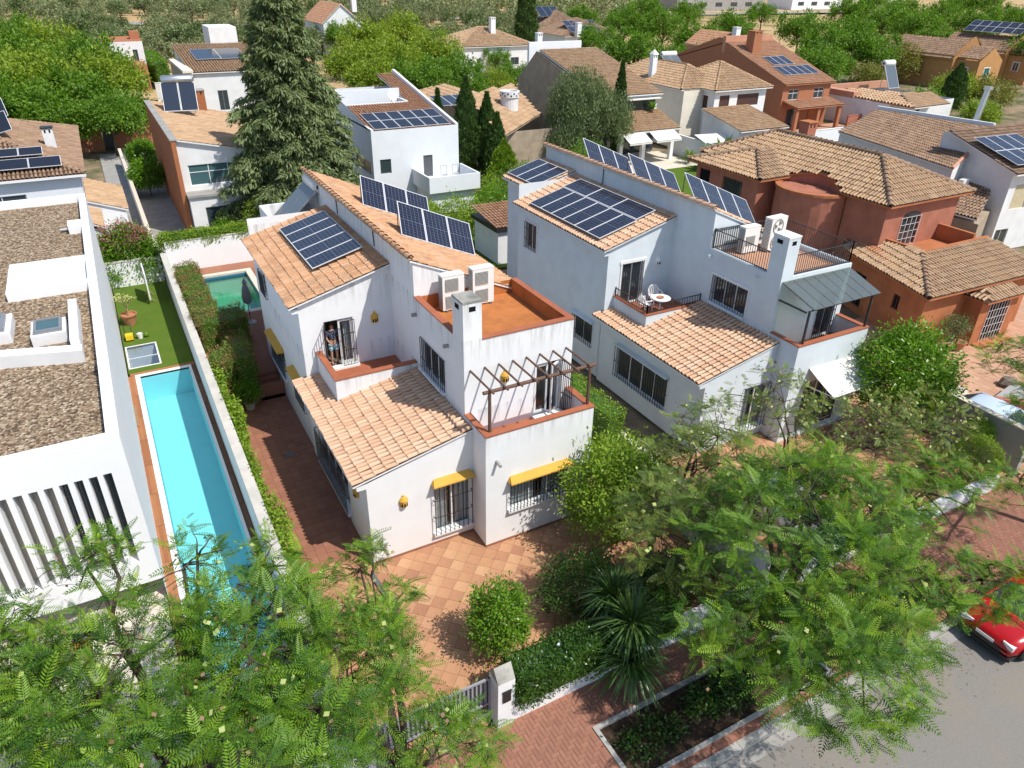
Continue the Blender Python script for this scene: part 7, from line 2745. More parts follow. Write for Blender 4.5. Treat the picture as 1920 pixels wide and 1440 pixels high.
jacaranda("jacaranda tree in the lower left corner, spreading over the lap pool", (-6.2, -8.4, -.02),
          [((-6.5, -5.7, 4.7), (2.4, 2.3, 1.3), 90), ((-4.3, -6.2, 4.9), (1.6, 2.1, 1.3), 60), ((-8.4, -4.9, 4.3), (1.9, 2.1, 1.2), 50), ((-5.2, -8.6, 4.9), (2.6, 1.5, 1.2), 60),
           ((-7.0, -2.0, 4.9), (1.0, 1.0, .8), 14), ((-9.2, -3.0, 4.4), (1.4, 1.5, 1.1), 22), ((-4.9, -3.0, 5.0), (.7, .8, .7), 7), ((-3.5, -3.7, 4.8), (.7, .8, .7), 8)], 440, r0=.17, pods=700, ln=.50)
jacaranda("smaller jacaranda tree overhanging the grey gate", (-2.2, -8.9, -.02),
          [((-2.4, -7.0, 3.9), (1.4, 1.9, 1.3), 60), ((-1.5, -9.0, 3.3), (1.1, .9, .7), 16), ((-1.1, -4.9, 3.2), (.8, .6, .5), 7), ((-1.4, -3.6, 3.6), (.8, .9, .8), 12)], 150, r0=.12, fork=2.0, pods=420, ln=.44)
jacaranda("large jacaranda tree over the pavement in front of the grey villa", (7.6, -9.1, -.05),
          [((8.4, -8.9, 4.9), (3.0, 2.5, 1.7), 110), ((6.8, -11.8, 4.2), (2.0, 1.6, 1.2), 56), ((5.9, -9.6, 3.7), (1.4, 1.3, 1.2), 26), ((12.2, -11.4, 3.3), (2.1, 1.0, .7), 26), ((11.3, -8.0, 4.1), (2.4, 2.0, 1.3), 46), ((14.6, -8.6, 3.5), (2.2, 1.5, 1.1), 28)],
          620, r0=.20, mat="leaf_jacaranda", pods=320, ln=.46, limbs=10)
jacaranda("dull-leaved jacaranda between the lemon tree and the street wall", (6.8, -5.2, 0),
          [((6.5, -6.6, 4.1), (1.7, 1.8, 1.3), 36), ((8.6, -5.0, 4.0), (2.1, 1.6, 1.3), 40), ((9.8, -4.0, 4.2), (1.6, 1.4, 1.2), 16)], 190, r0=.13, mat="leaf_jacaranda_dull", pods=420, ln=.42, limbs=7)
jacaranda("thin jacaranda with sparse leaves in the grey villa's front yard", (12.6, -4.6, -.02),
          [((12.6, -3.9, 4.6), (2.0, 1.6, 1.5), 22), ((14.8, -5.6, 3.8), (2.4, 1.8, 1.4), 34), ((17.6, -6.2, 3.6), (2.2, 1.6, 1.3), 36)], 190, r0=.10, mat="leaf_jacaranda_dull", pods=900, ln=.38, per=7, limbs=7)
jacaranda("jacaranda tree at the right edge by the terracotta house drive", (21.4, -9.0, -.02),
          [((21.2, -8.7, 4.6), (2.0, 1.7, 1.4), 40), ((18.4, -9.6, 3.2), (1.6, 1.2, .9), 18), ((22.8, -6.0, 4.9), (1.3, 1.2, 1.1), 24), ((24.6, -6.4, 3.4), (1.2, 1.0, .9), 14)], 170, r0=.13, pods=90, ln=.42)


def bush(label, base, ells, n, mat, size, name="shrub", clumps=None, spread=.14, stem=None, group=None, wd=.5, shell=.3, low=-.7, trunk_r=.05, fork=None, limbs=5, subs=3, droop=0.0, cat="shrub", core=None):
    t = thing(name, label, cat, base, group)
    skeleton(base, ells, fork if fork is not None else base[2] + .35, limbs, subs, trunk_r).obj("trunk" if name.endswith("tree") else "stem", "trunk_bark", t, smooth=True)
    v, f = leaf_cloud(ells, n, clumps or n // 26, size, spread, wd, shell=shell, low=low, droop=droop)
    link("crown", np_mesh("crown", v, f, mat), t)
    return t


bush("rounded orange tree with glossy bright leaves beside the grey villa terrace", (21.6, -2.6, 0), [((21.7, -2.7, 2.8), (2.0, 1.9, 2.1), 1)], 17000, "leaf_citrus", .15, "citrus_tree", clumps=420, spread=.20, trunk_r=.12, fork=1.0, cat="tree")
bush("yellow-green lemon tree against the front window of the white villa", (8.1, -2.4, 0), [((7.7, -2.6, 2.1), (1.9, 1.5, 1.85), 1)], 14000, "leaf_lime", .13, "citrus_tree", clumps=330, spread=.18, trunk_r=.09, fork=.8, cat="tree")
bush("upright glossy ficus bush standing free on the clay patio", (1.95, -4.9, 0), [((1.98, -4.9, 1.25), (.80, .80, 1.25), 1)], 8500, "leaf_citrus", .095, "garden_bush", clumps=240, spread=.12)
bush("dark rounded bush beside the yuccas on the clay patio", (4.9, -4.7, 0), [((4.9, -4.7, 1.0), (1.3, 1.05, 1.0), 1)], 9500, "leaf_dark", .085, "garden_bush", clumps=260, spread=.13)
bush("dark shrubs under the big jacaranda behind the street wall", (7.6, -5.9, 0), [((7.6, -5.8, .9), (1.6, .8, .95), 1)], 6500, "leaf_dark", .09, "garden_bush", clumps=200, spread=.14)
bush("dark evergreen bush at the kerb beside the red car", (13.6, -9.1, 0), [((13.6, -9.1, .8), (1.4, .8, .9), 1)], 6500, "leaf_dark", .09, "garden_bush", clumps=200, spread=.14)
bush("clipped dome of yellow-green box by the grey villa gate", (22.0, -6.2, 0), [((21.9, -6.2, .9), (.95, .85, .95), 1)], 9000, "leaf_lime", .06, "clipped_bush", clumps=900, spread=.05, shell=.06)
bush("small clipped ball bush against the grey driveway wall", (23.3, -5.4, 0), [((23.25, -5.4, 1.25), (.55, .5, .5), 1)], 4500, "leaf_citrus", .06, "clipped_bush", clumps=400, spread=.05, shell=.08)
bush("silvery shrub in the clay pot at the terracotta house", (31.9, 1.0, .45), [((31.8, 1.2, 1.1), (.8, .7, .7), 1)], 2600, "leaf_grey_green", .08, "garden_bush", spread=.14)
bush("round leafy plant in a pot at the foot of the garden steps", (-1.55, 11.7, 0.3), [((-1.55, 11.7, .85), (.55, .55, .5), 1)], 3200, "leaf_citrus", .09, "potted_plant", spread=.09, cat="plant")
pt = MB().lathe((-1.55, 11.7, 0.0), [(.18, 0), (.25, .34), (.28, .36), (.22, .36), (.05, .3)], 12).obj("flower_pot", "coping_pale")
tag(pt, "pale stone pot at the foot of the garden steps", "flower pot")
bush("leafy shrub beside the solar heater behind the white villa", (4.0, 33.5, 0), [((4.2, 33.5, 1.6), (1.5, 1.4, 1.7), 1)], 6000, "leaf_lime", .13, "garden_bush", spread=.2)
bush("shrub by the ground floor window of the brick-sided house", (1.6, 34.6, 0), [((1.6, 34.6, .9), (.9, .8, .9), 1)], 3000, "leaf_citrus", .12, "garden_bush", spread=.15)
for k, (x, y) in enumerate(((-1.9, 49.6), (-1.5, 57.5))):
    bush(["round clipped tree on the driveway, the nearer one", "round clipped tree on the driveway, the farther one"][k], (x, y, 0), [((x, y, 1.7), (1.25, 1.25, 1.2), 1)], 7000, "leaf_citrus", .19, "clipped_tree", clumps=400, spread=.14, shell=.12, group="clipped driveway trees", cat="tree")


def hedge(label, boxes, n, mat, size, group="clipped hedges", name="hedge", core="leaf_dark"):
    b = boxes[0]
    t = thing(name, label, "hedge", ((b[0] + b[1]) / 2, (b[2] + b[3]) / 2, b[4]), group)
    vol = sum((q[1] - q[0] + q[3] - q[2]) * (q[5] - q[4]) * 2 + (q[1] - q[0]) * (q[3] - q[2]) for q in boxes)
    parts, cm = [], MB()
    for q in boxes:
        a = (q[1] - q[0] + q[3] - q[2]) * (q[5] - q[4]) * 2 + (q[1] - q[0]) * (q[3] - q[2])
        parts.append(box_leaves(*q, int(n * a / vol), size))
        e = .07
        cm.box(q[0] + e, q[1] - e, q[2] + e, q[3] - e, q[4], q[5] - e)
    v, f, _ = merge(parts)
    link("foliage", np_mesh("foliage", v, f, mat), t)
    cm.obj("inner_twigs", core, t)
    return t


hedge("tall clipped conifer hedge with browned top beside the green pool", [(-2.65, -1.55, 17.9, 25.2, .79, 2.25), (-2.65, -.45, 16.3, 17.85, .79, 2.35)], 26000, "leaf_hedge", .075)
hedge("browned clipped conifer hedge at the top of the garden steps", [(-2.6, -1.75, 12.35, 14.0, .0, 2.15), (-1.72, -1.0, 12.2, 14.2, .79, 2.3), (-1.7, -.75, 14.25, 16.2, .79, 1.7)], 19000, "leaf_hedge", .075)
hedge("bright green hedge between the white villa and the grey villa", [(9.15, 9.95, .2, 7.5, .0, 2.9)], 15000, "leaf_lime", .085)
fh = hedge("flowering hedge spilling over the low street wall", [(1.36, 6.6, -7.22, -6.25, .55, 1.55)], 13000, "leaf_dark", .085)
v, f = discs(np.stack([nr.uniform(1.5, 5.2, 60), nr.uniform(-7.3, -6.5, 60), nr.uniform(1.2, 1.66, 60)], 1), .05)
link("blossoms", np_mesh("blossoms", v, f, "flower_white"), fh, kind="stuff")
hedge("ivy topping along the back garden wall", [(-2.9, 3.0, 28.25, 29.1, 2.2, 2.95)], 6000, "leaf_lime", .12, name="hedge")
hedge("low hedge along the front of the white cubic house", [(9, 12.5, 33.4, 34.6, 0, 1.5), (12.6, 16.2, 31.6, 33.0, 0, 1.6)], 7000, "leaf_lime", .13)
hedge("dark hedge beyond the veranda lawn", [(47.0, 48.2, 29.5, 33.5, 0, 2.4)], 4000, "leaf_citrus", .14)
hedge("tall hedge beside the white tower house", [(5.2, 7.0, 112, 130, 0, 3.6)], 4000, "leaf_street", .3)

# ivy on the garden wall
iv = thing("ivy", "bright ivy climbing the garden wall along the brown side path", "climber", (-2.6, 5, 0))
pts = []
for y in np.linspace(-2.5, 13.0, 60):
    w_ = .5 + .5 * math.sin(y * 1.3) * math.sin(y * .47 + 1)
    if .2 < (y * .31) % 1 < .28:
        w_ = .1
    m_ = int(60 + 190 * w_)
    p = np.stack([nr.uniform(-2.78, -2.62 + .42 * w_, m_), y + nr.normal(0, .22, m_), nr.uniform(.15, 2.05 + .18 * w_, m_)], 1)
    pts.append(p)
p = np.concatenate(pts)
d = nr.normal(size=p.shape) + np.array((.7, 0, -.2))
v, f = leaves_at(p, d, np.tile((.8, 0, .7), (len(p), 1)) + nr.normal(size=p.shape) * .4, .115 * nr.uniform(.6, 1.3, len(p)), .10 * nr.uniform(.7, 1.2, len(p)))
link("foliage", np_mesh("foliage", v, f, "leaf_lime"), iv)
stv = MB()
for y in np.linspace(-2, 12.5, 14):
    stv.tube([(-2.7, y, 0), (-2.73, y + .1, .8), (-2.72, y - .1, 1.6), (-2.74, y + .05, 1.95)], .014, 4)
stv.obj("stem", "twig_bark", iv)

# bougainvillea
bg_ = bush("bougainvillea with pink blossom over the white wall at the end of the lawn", (-4.6, 30.2, 0), [((-4.7, 30.2, 1.9), (1.5, .9, 1.5), 5), ((-3.6, 29.6, 1.2), (.7, .7, 1.2), 2), ((-5.7, 29.8, 1.0), (.6, .7, 1.0), 1.5)], 15000, "leaf_citrus", .15, "bougainvillea", spread=.22)
v, f = leaf_cloud([((-4.7, 30.3, 2.5), (1.4, .9, 1.1), 1)], 3400, 100, .12, .16)
link("blossoms", np_mesh("blossoms", v, f, "bougainvillea"), bg_, kind="stuff")

# yuccas and blade plants
def blades(label, base, h0, n, ln, mat="leaf_yucca", wd=.055, name="yucca", skirt=True, heads=None):
    t = thing(name, label, "plant", base, "blade-leaved plants")
    b = Vector(base)
    heads = heads or [(0, 0, h0)]
    mb = MB()
    parts = []
    for hx, hy, hz in heads:
        c = b + V(hx, hy, hz)
        mb.tube(curve(b, c, 0, 3, .03), [.10, .09, .085, .08], 7)
        m_ = n
        az = nr.uniform(0, 6.28, m_)
        el = nr.uniform(-.9 if skirt else .1, 1.35, m_)
        d = np.stack([np.cos(az) * np.cos(el), np.sin(az) * np.cos(el), np.sin(el)], 1)
        L = ln * nr.uniform(.75, 1.1, m_)
        p0 = np.tile(np.array(c), (m_, 1)) + d * .05
        mid = p0 + d * (L * .55)[:, None]
        tip = p0 + d * L[:, None] + np.stack([np.zeros(m_), np.zeros(m_), -.28 * L * np.cos(el)], 1)
        s = unit(np.cross(d, np.array((0, 0, 1.0)) + nr.normal(0, .1, (m_, 3)))) * wd / 2
        vv_ = np.stack([p0 - s * .6, p0 + s * .6, mid + s, mid - s, mid - s, mid + s, tip + s * .08, tip - s * .08], 1).reshape(-1, 3)
        parts.append((vv_, np.arange(m_ * 8).reshape(-1, 4)))
    mb.obj("stem", "twig_bark", t)
    v, f, _ = merge(parts)
    link("leaf_rosette", np_mesh("leaf_rosette", v, f, mat), t)
    return t


blades("tall yucca with drooping leaves between the street wall and tree bed", (4.4, -7.75, -.05), 1.3, 230, 1.15, heads=[(0, 0, 1.25), (.35, .5, 2.0)])
blades("yucca rising behind the flowering hedge", (4.9, -6.2, 0), 1.6, 200, 1.0, heads=[(0, 0, 1.9), (.5, .3, 1.45)])
blades("small yellow-striped agave beside the dark bush", (6.1, -3.7, 0), .25, 50, .55, mat="leaf_lime", wd=.05, name="agave", skirt=False)
blades("palm with bright fronds behind the brick-sided house", (7.9, 60, 0), 3.0, 60, 2.2, mat="leaf_lime", wd=.25, name="small_palm")
blades("banana plant on the veranda lawn", (47.4, 35.6, 0), 1.2, 26, 2.4, mat="leaf_citrus", wd=.5, name="banana_plant", skirt=False, heads=[(0, 0, 1.4), (.6, .4, .9), (-.6, .3, .8)])
blades("palm leaves on the loggia of the veranda house", (45.8, 44.6, 4.0), .5, 26, 1.1, mat="leaf_citrus", wd=.14, name="potted_palm", skirt=False)
blades("bright strap-leaved plant by the white veranda posts", (47.0, 39.6, 0), .4, 60, 1.3, mat="leaf_lime", wd=.12, name="strap_plant", skirt=False)

# undergrowth in the tree bed
v, f = leaf_cloud([((7.5, -9.0, .05), (2.2, .6, .35), 3), ((4.2, -9.2, .0), (.9, .5, .2), 1)], 5200, 200, .10, .12)
o_ = link("bed_ground_cover", np_mesh("bed_ground_cover", v, f, "leaf_dark"), None, kind="stuff")
tag(o_, "dark ground cover growing in the pavement tree bed", "ground cover")
# fallen leaves and pods along the kerb
p = np.stack([nr.uniform(-3, 15, 900), -10.6 - np.abs(nr.normal(0, .7, 900)), np.full(900, -.118)], 1)
v, f = leaves_at(p, nr.normal(size=p.shape) * (1, 1, .1), np.tile((0, 0, 1.0), (900, 1)), nr.uniform(.03, .07, 900), .03, fold=.05)
o_ = link("fallen_leaves", np_mesh("fallen_leaves", v, f, "pod_brown"), None, kind="stuff")
tag(o_, "dry fallen leaves and pods along the street kerb", "litter")
p = np.stack([nr.uniform(-2, 9, 420), nr.uniform(-10, -1.5, 420), np.full(420, .012)], 1)
v, f = leaves_at(p, nr.normal(size=p.shape) * (1, 1, .1), np.tile((0, 0, 1.0), (420, 1)), nr.uniform(.03, .06, 420), .03, fold=.05)
o_ = link("fallen_leaves", np_mesh("fallen_leaves", v, f, "pod_brown"), None, kind="stuff")
tag(o_, "scattered dry leaves on the clay patio and pavement", "litter")

# ---- cedar
ce = thing("cedar_tree", "tall grey-green cedar with drooping tiers behind the white villa", "tree", (7.0, 35.5, 0))
tk, bp, bd_ = MB(), [], []
H = 17.5
tk.tube([(7, 35.5, 0), (7.05, 35.5, 6), (7.0, 35.55, 12), (7.02, 35.5, H)], [.42, .33, .2, .04], 9)
for k in range(250):
    z = 1.6 + (H - 2.2) * ((k + rng.random()) / 250) ** .95
    R_ = 5.6 * (1 - (z / (H + .6)) ** 1.25) * rng.uniform(.7, 1.08) + .25
    az = k * 2.399 + rng.uniform(-.3, .3)
    dv = V(math.cos(az), math.sin(az), 0)
    pts = [V(7, 35.5, z) + dv * (R_ * t_) + V(0, 0, .18 * R_ * t_ - .34 * R_ * t_ * t_) for t_ in (0, .25, .5, .75, 1)]
    tk.tube(pts, [.05, .04, .03, .02, .01], 4)
    m_ = int(40 + R_ * 58)
    t_ = nr.uniform(.18, 1.0, m_) ** .8
    side_ = nr.normal(0, 1, m_) * (.10 + .16 * R_ * (1 - t_ * .5)) * .75
    sd = np.array((-math.sin(az), math.cos(az), 0))
    pp_ = np.array((7, 35.5, z)) + np.outer(t_ * R_, np.array(dv)) + np.outer(side_, sd)
    pp_[:, 2] += .18 * R_ * t_ - .34 * R_ * t_ ** 2 + nr.normal(0, .06, m_) - np.abs(side_) * .22
    bp.append(pp_)
    bd_.append(np.outer(np.full(m_, .55), np.array(dv)) + np.outer(np.sign(side_) * .55, sd) + np.array((0, 0, -.55)) + nr.normal(0, .25, (m_, 3)))
tk.obj("trunk", "trunk_bark", ce)
bp, bd_ = np.concatenate(bp), np.concatenate(bd_)
ln = nr.uniform(.26, .52, len(bp))
v1_, f1_ = leaves_at(bp, bd_, np.tile((0, 0, 1.0), (len(bp), 1)) + nr.normal(0, .3, bp.shape), ln, ln * .26)
sh_d = bd_ + nr.normal(0, .5, bd_.shape)
v2_, f2_ = leaves_at(bp + nr.normal(0, .08, bp.shape), sh_d, np.tile((0, 0, 1.0), (len(bp), 1)) + nr.normal(0, .4, bp.shape), ln * .8, ln * .2)
v, f, _ = merge([(v1_, f1_), (v2_, f2_)])
link("crown", np_mesh("crown", v, f, "leaf_cedar"), ce)

# ---- cypress
def cypress(label, x, y, h_, r_, n=5200, mat="leaf_cypress", size=.30, group="cypress trees"):
    t = thing("cypress_tree", label, "tree", (x, y, 0), group)
    MB().cyl((x, y, 0), (x, y, h_ * .5), .14, .06, n=7).obj("trunk", "trunk_bark", t)
    z = nr.uniform(.03, 1, n) ** .85
    prof = np.clip(np.sin(np.pi * np.clip(z * .82 + .14, 0, 1)) ** .7, 0, 1) * (1 - z ** 5)
    az = nr.uniform(0, 6.28, n)
    lump = 1 + .22 * np.sin(az * 3 + z * 17) * np.sin(z * 31 + az)
    rr = r_ * prof * lump * nr.uniform(.72, 1.0, n)
    p = np.stack([x + rr * np.cos(az), y + rr * np.sin(az), z * h_], 1)
    d = np.stack([np.cos(az) * .4, np.sin(az) * .4, np.ones(n)], 1) + nr.normal(0, .3, (n, 3))
    u = np.stack([np.cos(az), np.sin(az), np.full(n, .3)], 1) + nr.normal(0, .4, (n, 3))
    v, f = leaves_at(p, d, u, size * nr.uniform(.6, 1.3, n), size * .45)
    link("crown", np_mesh("crown", v, f, mat), t)
    return t


cypress("tallest of the dark cypresses beside the white cubic house", 24.2, 43.6, 8.6, 1.15, 8000)
cypress("dark cypress just right of the tallest one by the cubic house", 26.2, 43.5, 7.2, 1.0, 6500)
cypress("short cypress in front of the tan roofed house", 25.6, 40.4, 6.0, .9, 5000)
cypress("slender cypress spire by the corner of the cubic house", 22.4, 45.6, 7.4, .6, 4000)
cypress("very tall narrow cypress on the far street beside the white house", 71.7, 116.5, 17.5, 1.9, 9000, size=.55)
cypress("light green young conifer between the cubic house and the grey villa", 24.2, 36.4, 4.6, 1.25, 5000, mat="leaf_lime")
cypress("dark conifer before the orange houses", 103, 49, 6.0, 1.5, 3500, size=.45)
cypress("thin dark cypress before the veranda house roof", 40.6, 43.3, 9.3, .7, 4500)

# ---- weeping pepper tree
pe = thing("pepper_tree", "large weeping grey-green pepper tree in front of the veranda house", "tree", (36.6, 42.5, 0))
el_ = [((35.6, 42.8, 5.8), (3.2, 3.0, 3.9), 4), ((38.6, 42.2, 4.6), (2.5, 2.4, 3.3), 2), ((33.6, 41.6, 2.8), (1.9, 1.9, 2.4), 1.5)]
skeleton((36.6, 42.5, 0), el_, 2.2, 8, 4, .3).obj("trunk", "trunk_bark", pe)
tp = np.concatenate([in_ell(int(170 * e[2]), e[0], e[1], .4, -.4) for e in el_])
m_ = 26
off = nr.uniform(0, 1, (len(tp), m_))
pos = tp[:, None, :] + nr.normal(0, .22, (len(tp), m_, 3)) - np.stack([np.zeros_like(off), np.zeros_like(off), off * 1.1], -1)
pos = pos.reshape(-1, 3)
d = nr.normal(0, .4, pos.shape) + np.array((0, 0, -1.0))
v, f = leaves_at(pos, d, nr.normal(size=pos.shape), nr.uniform(.18, .38, len(pos)), .07)
link("crown", np_mesh("crown", v, f, "leaf_grey_green"), pe)

for k, (x, y, r_, h_, m_, nm) in enumerate((
        (22.5, 35.0, 1.5, 2.2, "leaf_lime", "bright shrub at the corner of the cubic house balcony"),
        (17.2, 29.6, 2.2, 2.4, "leaf_lime", "broad vine-covered mound on the rear lawn"),
        (20.4, 30.2, 1.9, 2.8, "leaf_citrus", "dark green shrub beside the rear lawn"),
        (14.2, 30.6, 1.9, 2.0, "leaf_lime", "leafy bush behind the white villa's tilted panels"),
        (23.4, 31.6, 2.0, 3.6, "leaf_grey_green", "grey-green olive bush beside the grey villa"),
        (22.6, 28.2, 1.8, 3.4, "leaf_grey_green", "tall grey-green shrub touching the grey villa roof"),
        (26.5, 36.8, 1.6, 2.4, "leaf_citrus", "garden shrub below the short cypress"),
        (33.2, 37.6, 2.2, 3.4, "leaf_citrus", "bushy shrub under the pepper tree"),
        (31.0, 36.0, 2.0, 2.2, "leaf_street", "spreading shrub beside the tan column"),
        (11.6, 31.8, 1.4, 1.6, "leaf_citrus", "small shrub beneath the cubic house"),
        (45.6, 31.0, 1.3, 2.4, "leaf_lime", "bright shrub next to the terracotta house wing"),
        (28.6, 23.5, 1.7, 2.6, "leaf_lime", "green bush between the grey villa and the terracotta house"),
        (25.6, 20.5, 1.4, 2.2, "leaf_dark", "dark bush behind the grey villa panels"))):
    bush(nm, (x, y, 0), [((x, y, h_ * .5), (r_, r_, h_ * .55), 1)], 4200, m_, .17, "garden_bush", clumps=150, spread=.24, group="garden shrubs")

# ---- street trees
def tree_template(label, n, mat, size, R_=4.0, H_=8.5, clumps=78, spread=.46, group="street trees", name="street_tree"):
    t = local_thing(name, label, "tree", group)
    el = [((0, 0, H_ * .62), (R_, R_, H_ * .36), 5)]
    for k in range(5):
        a = k * 1.257 + rng.uniform(-.3, .3)
        el.append(((R_ * .55 * math.cos(a), R_ * .55 * math.sin(a), H_ * rng.uniform(.48, .72)), (R_ * .55, R_ * .55, H_ * .24), 1.4))
    skeleton((0, 0, 0), el, H_ * .3, 6, 3, .20).obj("trunk", "trunk_bark", t)
    v, f = leaf_cloud(el, n, clumps, size, spread, .5, shell=.22, low=-.5)
    link("crown", np_mesh("crown", v, f, mat), t)
    return t


TT = [tree_template("x", 7500, "leaf_street", .40), tree_template("x", 7500, "leaf_street_yellow", .40), tree_template("x", 7500, "leaf_street", .40, H_=7.5)]
usedT = [False] * 3


def plant(k, lab, pos, s, group=None):
    if usedT[k]:
        o_ = copy_tree(TT[k], lab)
    else:
        o_ = TT[k]
        usedT[k] = True
        o_["label"] = lab
    place(o_, (pos[0], pos[1], pos[2] if len(pos) > 2 else -.1), rng.uniform(0, 6.28), (s * rng.uniform(.93, 1.07), s * rng.uniform(.93, 1.07), s))
    if group:
        o_["group"] = group
    return o_


ORD = "leftmost second third fourth fifth sixth seventh eighth ninth tenth eleventh twelfth thirteenth fourteenth fifteenth sixteenth seventeenth eighteenth nineteenth twentieth".split()


def mass(lst, lab, group):
    for i, (px, py, zc, s, k) in enumerate(sorted(lst)):
        p = at(px, py, zc * s)
        w_ = "leftmost" if i == 0 else "rightmost" if i == len(lst) - 1 else ORD[i] + " from the left"
        plant(k, w_ + " " + lab, (p.x, p.y), s, group)


mass([(20, 110, 5.2, 1.1, 0), (95, 95, 5.2, 1.15, 1), (165, 120, 5.2, 1.1, 0), (55, 165, 5.2, 1.05, 1), (130, 175, 5.2, 1.0, 2), (205, 150, 5.2, .95, 1), (225, 205, 5.0, .75, 2), (0, 200, 5.2, .95, 0), (90, 215, 5.2, .8, 2), (185, 215, 4.6, .7, 2), (20, 60, 5.2, 1.0, 0), (10, 150, 5.2, 1.0, 1)],
     "of the bright green street trees at the upper left", "street trees at the upper left")
mass([(690, 80, 5.2, 1.1, 1), (755, 60, 5.2, 1.1, 1), (660, 125, 5.2, .9, 1), (735, 120, 5.2, 1.0, 1), (810, 100, 5.2, 1.0, 1), (790, 150, 5.2, .85, 0), (860, 140, 5.2, .85, 0), (930, 110, 5.2, .6, 0), (925, 160, 4.6, .6, 1), (965, 145, 4.6, .6, 0), (700, 155, 4.6, .8, 1), (880, 175, 4.6, .6, 0), (500, 105, 4.6, .75, 1), (640, 70, 4.6, .8, 0)],
     "of the yellow-green street trees behind the cubic house", "street trees behind the cubic house")
mass([(1190, 95, 5.2, 1.05, 0), (1255, 120, 5.2, .9, 0), (1310, 75, 5.2, 1.05, 0), (1170, 45, 5.2, 1.15, 0), (1245, 50, 5.2, 1.15, 0), (1375, 50, 5.2, 1.1, 0), (1335, 105, 5.2, .9, 2), (1120, 75, 5.2, .9, 0), (1290, 25, 5.2, 1.1, 0), (1210, 20, 5.2, 1.2, 0), (1090, 30, 5.2, 1.1, 2), (1430, 25, 5.2, 1.0, 0), (1385, 90, 4.6, .6, 0)],
     "of the green street trees behind the pyramid roof", "street trees behind the pyramid roof")
mass([(1500, 55, 5.2, 1.15, 0), (1555, 85, 5.2, 1.1, 0), (1535, 120, 5.2, .9, 0), (1600, 60, 5.2, 1.25, 2), (1660, 40, 5.2, 1.3, 0), (1720, 50, 5.2, 1.25, 0), (1770, 30, 5.2, 1.3, 0), (1825, 50, 5.2, 1.25, 0), (1880, 30, 5.2, 1.3, 2), (1635, 95, 5.2, 1.0, 0), (1590, 25, 5.2, 1.3, 0), (1690, 15, 5.2, 1.4, 2), (1850, 5, 5.2, 1.4, 0), (1920, 40, 5.2, 1.2, 0), (1800, 5, 5.2, 1.3, 2), (1640, 5, 5.2, 1.2, 0), (1755, 70, 5.2, 1.0, 2), (1570, 125, 4.6, .7, 2), (1945, 90, 5.2, 1.1, 0)],
     "of the street trees behind the orange houses", "street trees behind the orange houses")
for k, (px, py, z_, r_, m_, lab) in enumerate(((1692, 118, 3.2, 3.4, "leaf_bronze", "round bronze-green tree in front of the orange house"), (1628, 145, 2.0, 2.6, "leaf_bronze", "low bronze shrub left of the orange house"), (1790, 168, 2.2, 3.2, "leaf_street_yellow", "yellow-green shrubs below the orange house windows"), (1855, 172, 2.2, 3.4, "leaf_bronze", "bronze-green shrubs below the orange gable"), (1840, 215, 1.4, 2.2, "leaf_street_yellow", "shrubs around the blue garden parasol"), (1730, 195, 1.6, 2.2, "leaf_citrus", "dark shrubs beside the low pink house"))):
    p = at(px, py, z_)
    bush(lab, (p.x, p.y, 0), [((p.x, p.y, z_), (r_, r_, z_ * .95), 1)], 4200, m_, .32, "garden_bush", clumps=150, spread=.38, group="shrubs by the orange houses")
p = at(1835, 198, 2.2)
ps_ = thing("parasol", "pale blue open parasol in the far garden", "parasol", (p.x, p.y, 0))
MB().cyl((p.x, p.y, 0), (p.x, p.y, 2.5), .04, n=6).obj("pole", "white_frame", ps_)
MB().lathe((p.x, p.y, 1.9), [(1.5, 0), (.8, .4), (.05, .65)], 8).obj("canopy", "blue_paint_car", ps_)
pine = bush("rounded tree in the courtyard behind the annex", (-3.4, 66.5, 0), [((-3.0, 66.0, 4.0), (2.6, 2.6, 1.6), 1)], 5200, "leaf_street", .28, "street_tree", clumps=170, spread=.32, fork=2.0, trunk_r=.12, cat="tree")

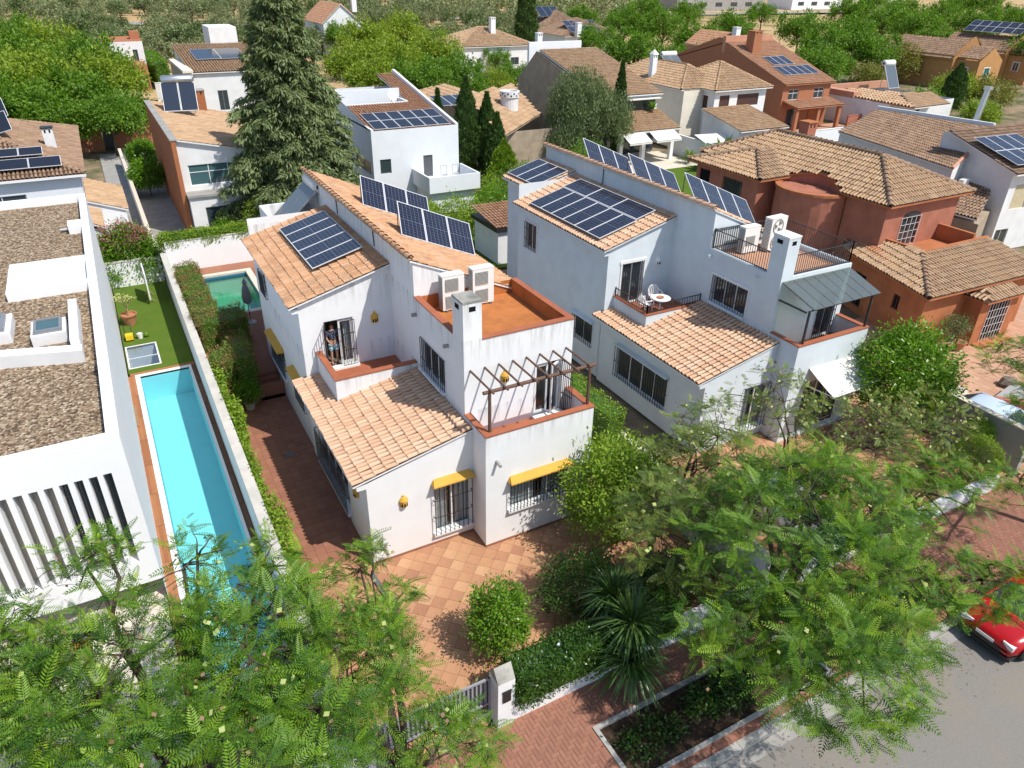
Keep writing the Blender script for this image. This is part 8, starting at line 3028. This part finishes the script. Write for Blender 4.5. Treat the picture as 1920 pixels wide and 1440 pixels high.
# ---- olive grove
OT = []
for k in range(3):
    t = local_thing("olive_tree", "grey-green olive tree in the grove on the far slope", "tree", "olive trees in the grove")
    el = [((0, 0, 2.3), (2.0, 2.0, 1.7), 4), ((1.1, .5, 2.1), (1.3, 1.3, 1.3), 2), ((-1.0, .7, 2.5), (1.2, 1.2, 1.3), 2)]
    skeleton((0, 0, 0), el, .8, 4, 2, .2).obj("trunk", "trunk_bark", t)
    v, f = leaf_cloud(el, 2000, 46, .36, .30, .45, shell=.2, low=-.6)
    link("crown", np_mesh("crown", v, f, "leaf_olive" if k != 1 else "leaf_grey_green"), t)
    OT.append(t)
spots = []
for j in range(44):
    y = 134 + j * 8.0
    xa, xb = -60 + (y - 130) * .10 - 8, 60 + (y - 130) * .95 + 30
    n_ = int((xb - xa) / 8.6)
    for i in range(n_):
        x = xa + (i + .5 + rng.uniform(-.38, .38)) * (xb - xa) / n_
        yy = y + rng.uniform(-2.2, 2.2)
        patch = math.sin(x * .045 + 1.3) * math.sin(yy * .06 + .4) + .5 * math.sin(x * .11 + yy * .05)
        if patch > .42 and rng.random() < .85:
            continue
        if yy < 245 and 236 < yy:
            continue
        if 95 < x < 112 and yy < 170:
            continue
        spots.append((x, yy))
gh = lambda y: -.16 + max(0, (y - 96) / 70.2 - 1) * .84
spots.sort(key=lambda s: (s[0] + 4.7) ** 2 + (s[1] + 17) ** 2)
first = [True] * 3
for i, (x, y) in enumerate(spots[:290]):
    k = i % 3
    s = rng.uniform(.95, 1.6)
    o_ = OT[k] if first[k] else copy_tree(OT[k])
    first[k] = False
    place(o_, (x, y, gh(y) - .15), rng.uniform(0, 6.28), (s, s, s * rng.uniform(.85, 1.1)))
far = []
for x, y in spots[290:]:
    s = rng.uniform(.9, 1.5)
    far.append(leaf_cloud([((x, y, gh(y) + 2.0 * s), (2.1 * s, 2.1 * s, 1.5 * s), 1)], 130, 14, 1.15, .55, .6, shell=.3, low=-.6))
v, f, _ = merge(far)
o_ = link("far_olive_grove", np_mesh("far_olive_grove", v, f, "leaf_olive"), None, kind="stuff")
tag(o_, "hazy mass of olive trees covering the distant slope", "olive grove")
# shrubs and dry tufts between the grove and the houses
for k in range(26):
    px, py = rng.uniform(230, 1020), rng.uniform(55, 130)
    p = at(px, py, .8)
    if 100 < p.y < 200:
        r_ = rng.uniform(1.2, 2.4)
        if k == 0:
            BT = local_thing("wild_shrub", "wild green shrub on the dry slope behind the houses", "shrub", "wild shrubs on the slope")
            el = [((0, 0, .9), (1.4, 1.4, 1.1), 1)]
            skeleton((0, 0, 0), el, .3, 4, 2, .06).obj("stem", "trunk_bark", BT)
            v, f = leaf_cloud(el, 900, 50, .3, .25)
            link("crown", np_mesh("crown", v, f, "leaf_street"), BT)
            place(BT, (p.x, p.y, -.2), 0, r_ / 1.4)
        else:
            place(copy_tree(BT), (p.x, p.y, -.2), rng.uniform(0, 6), r_ / 1.4)
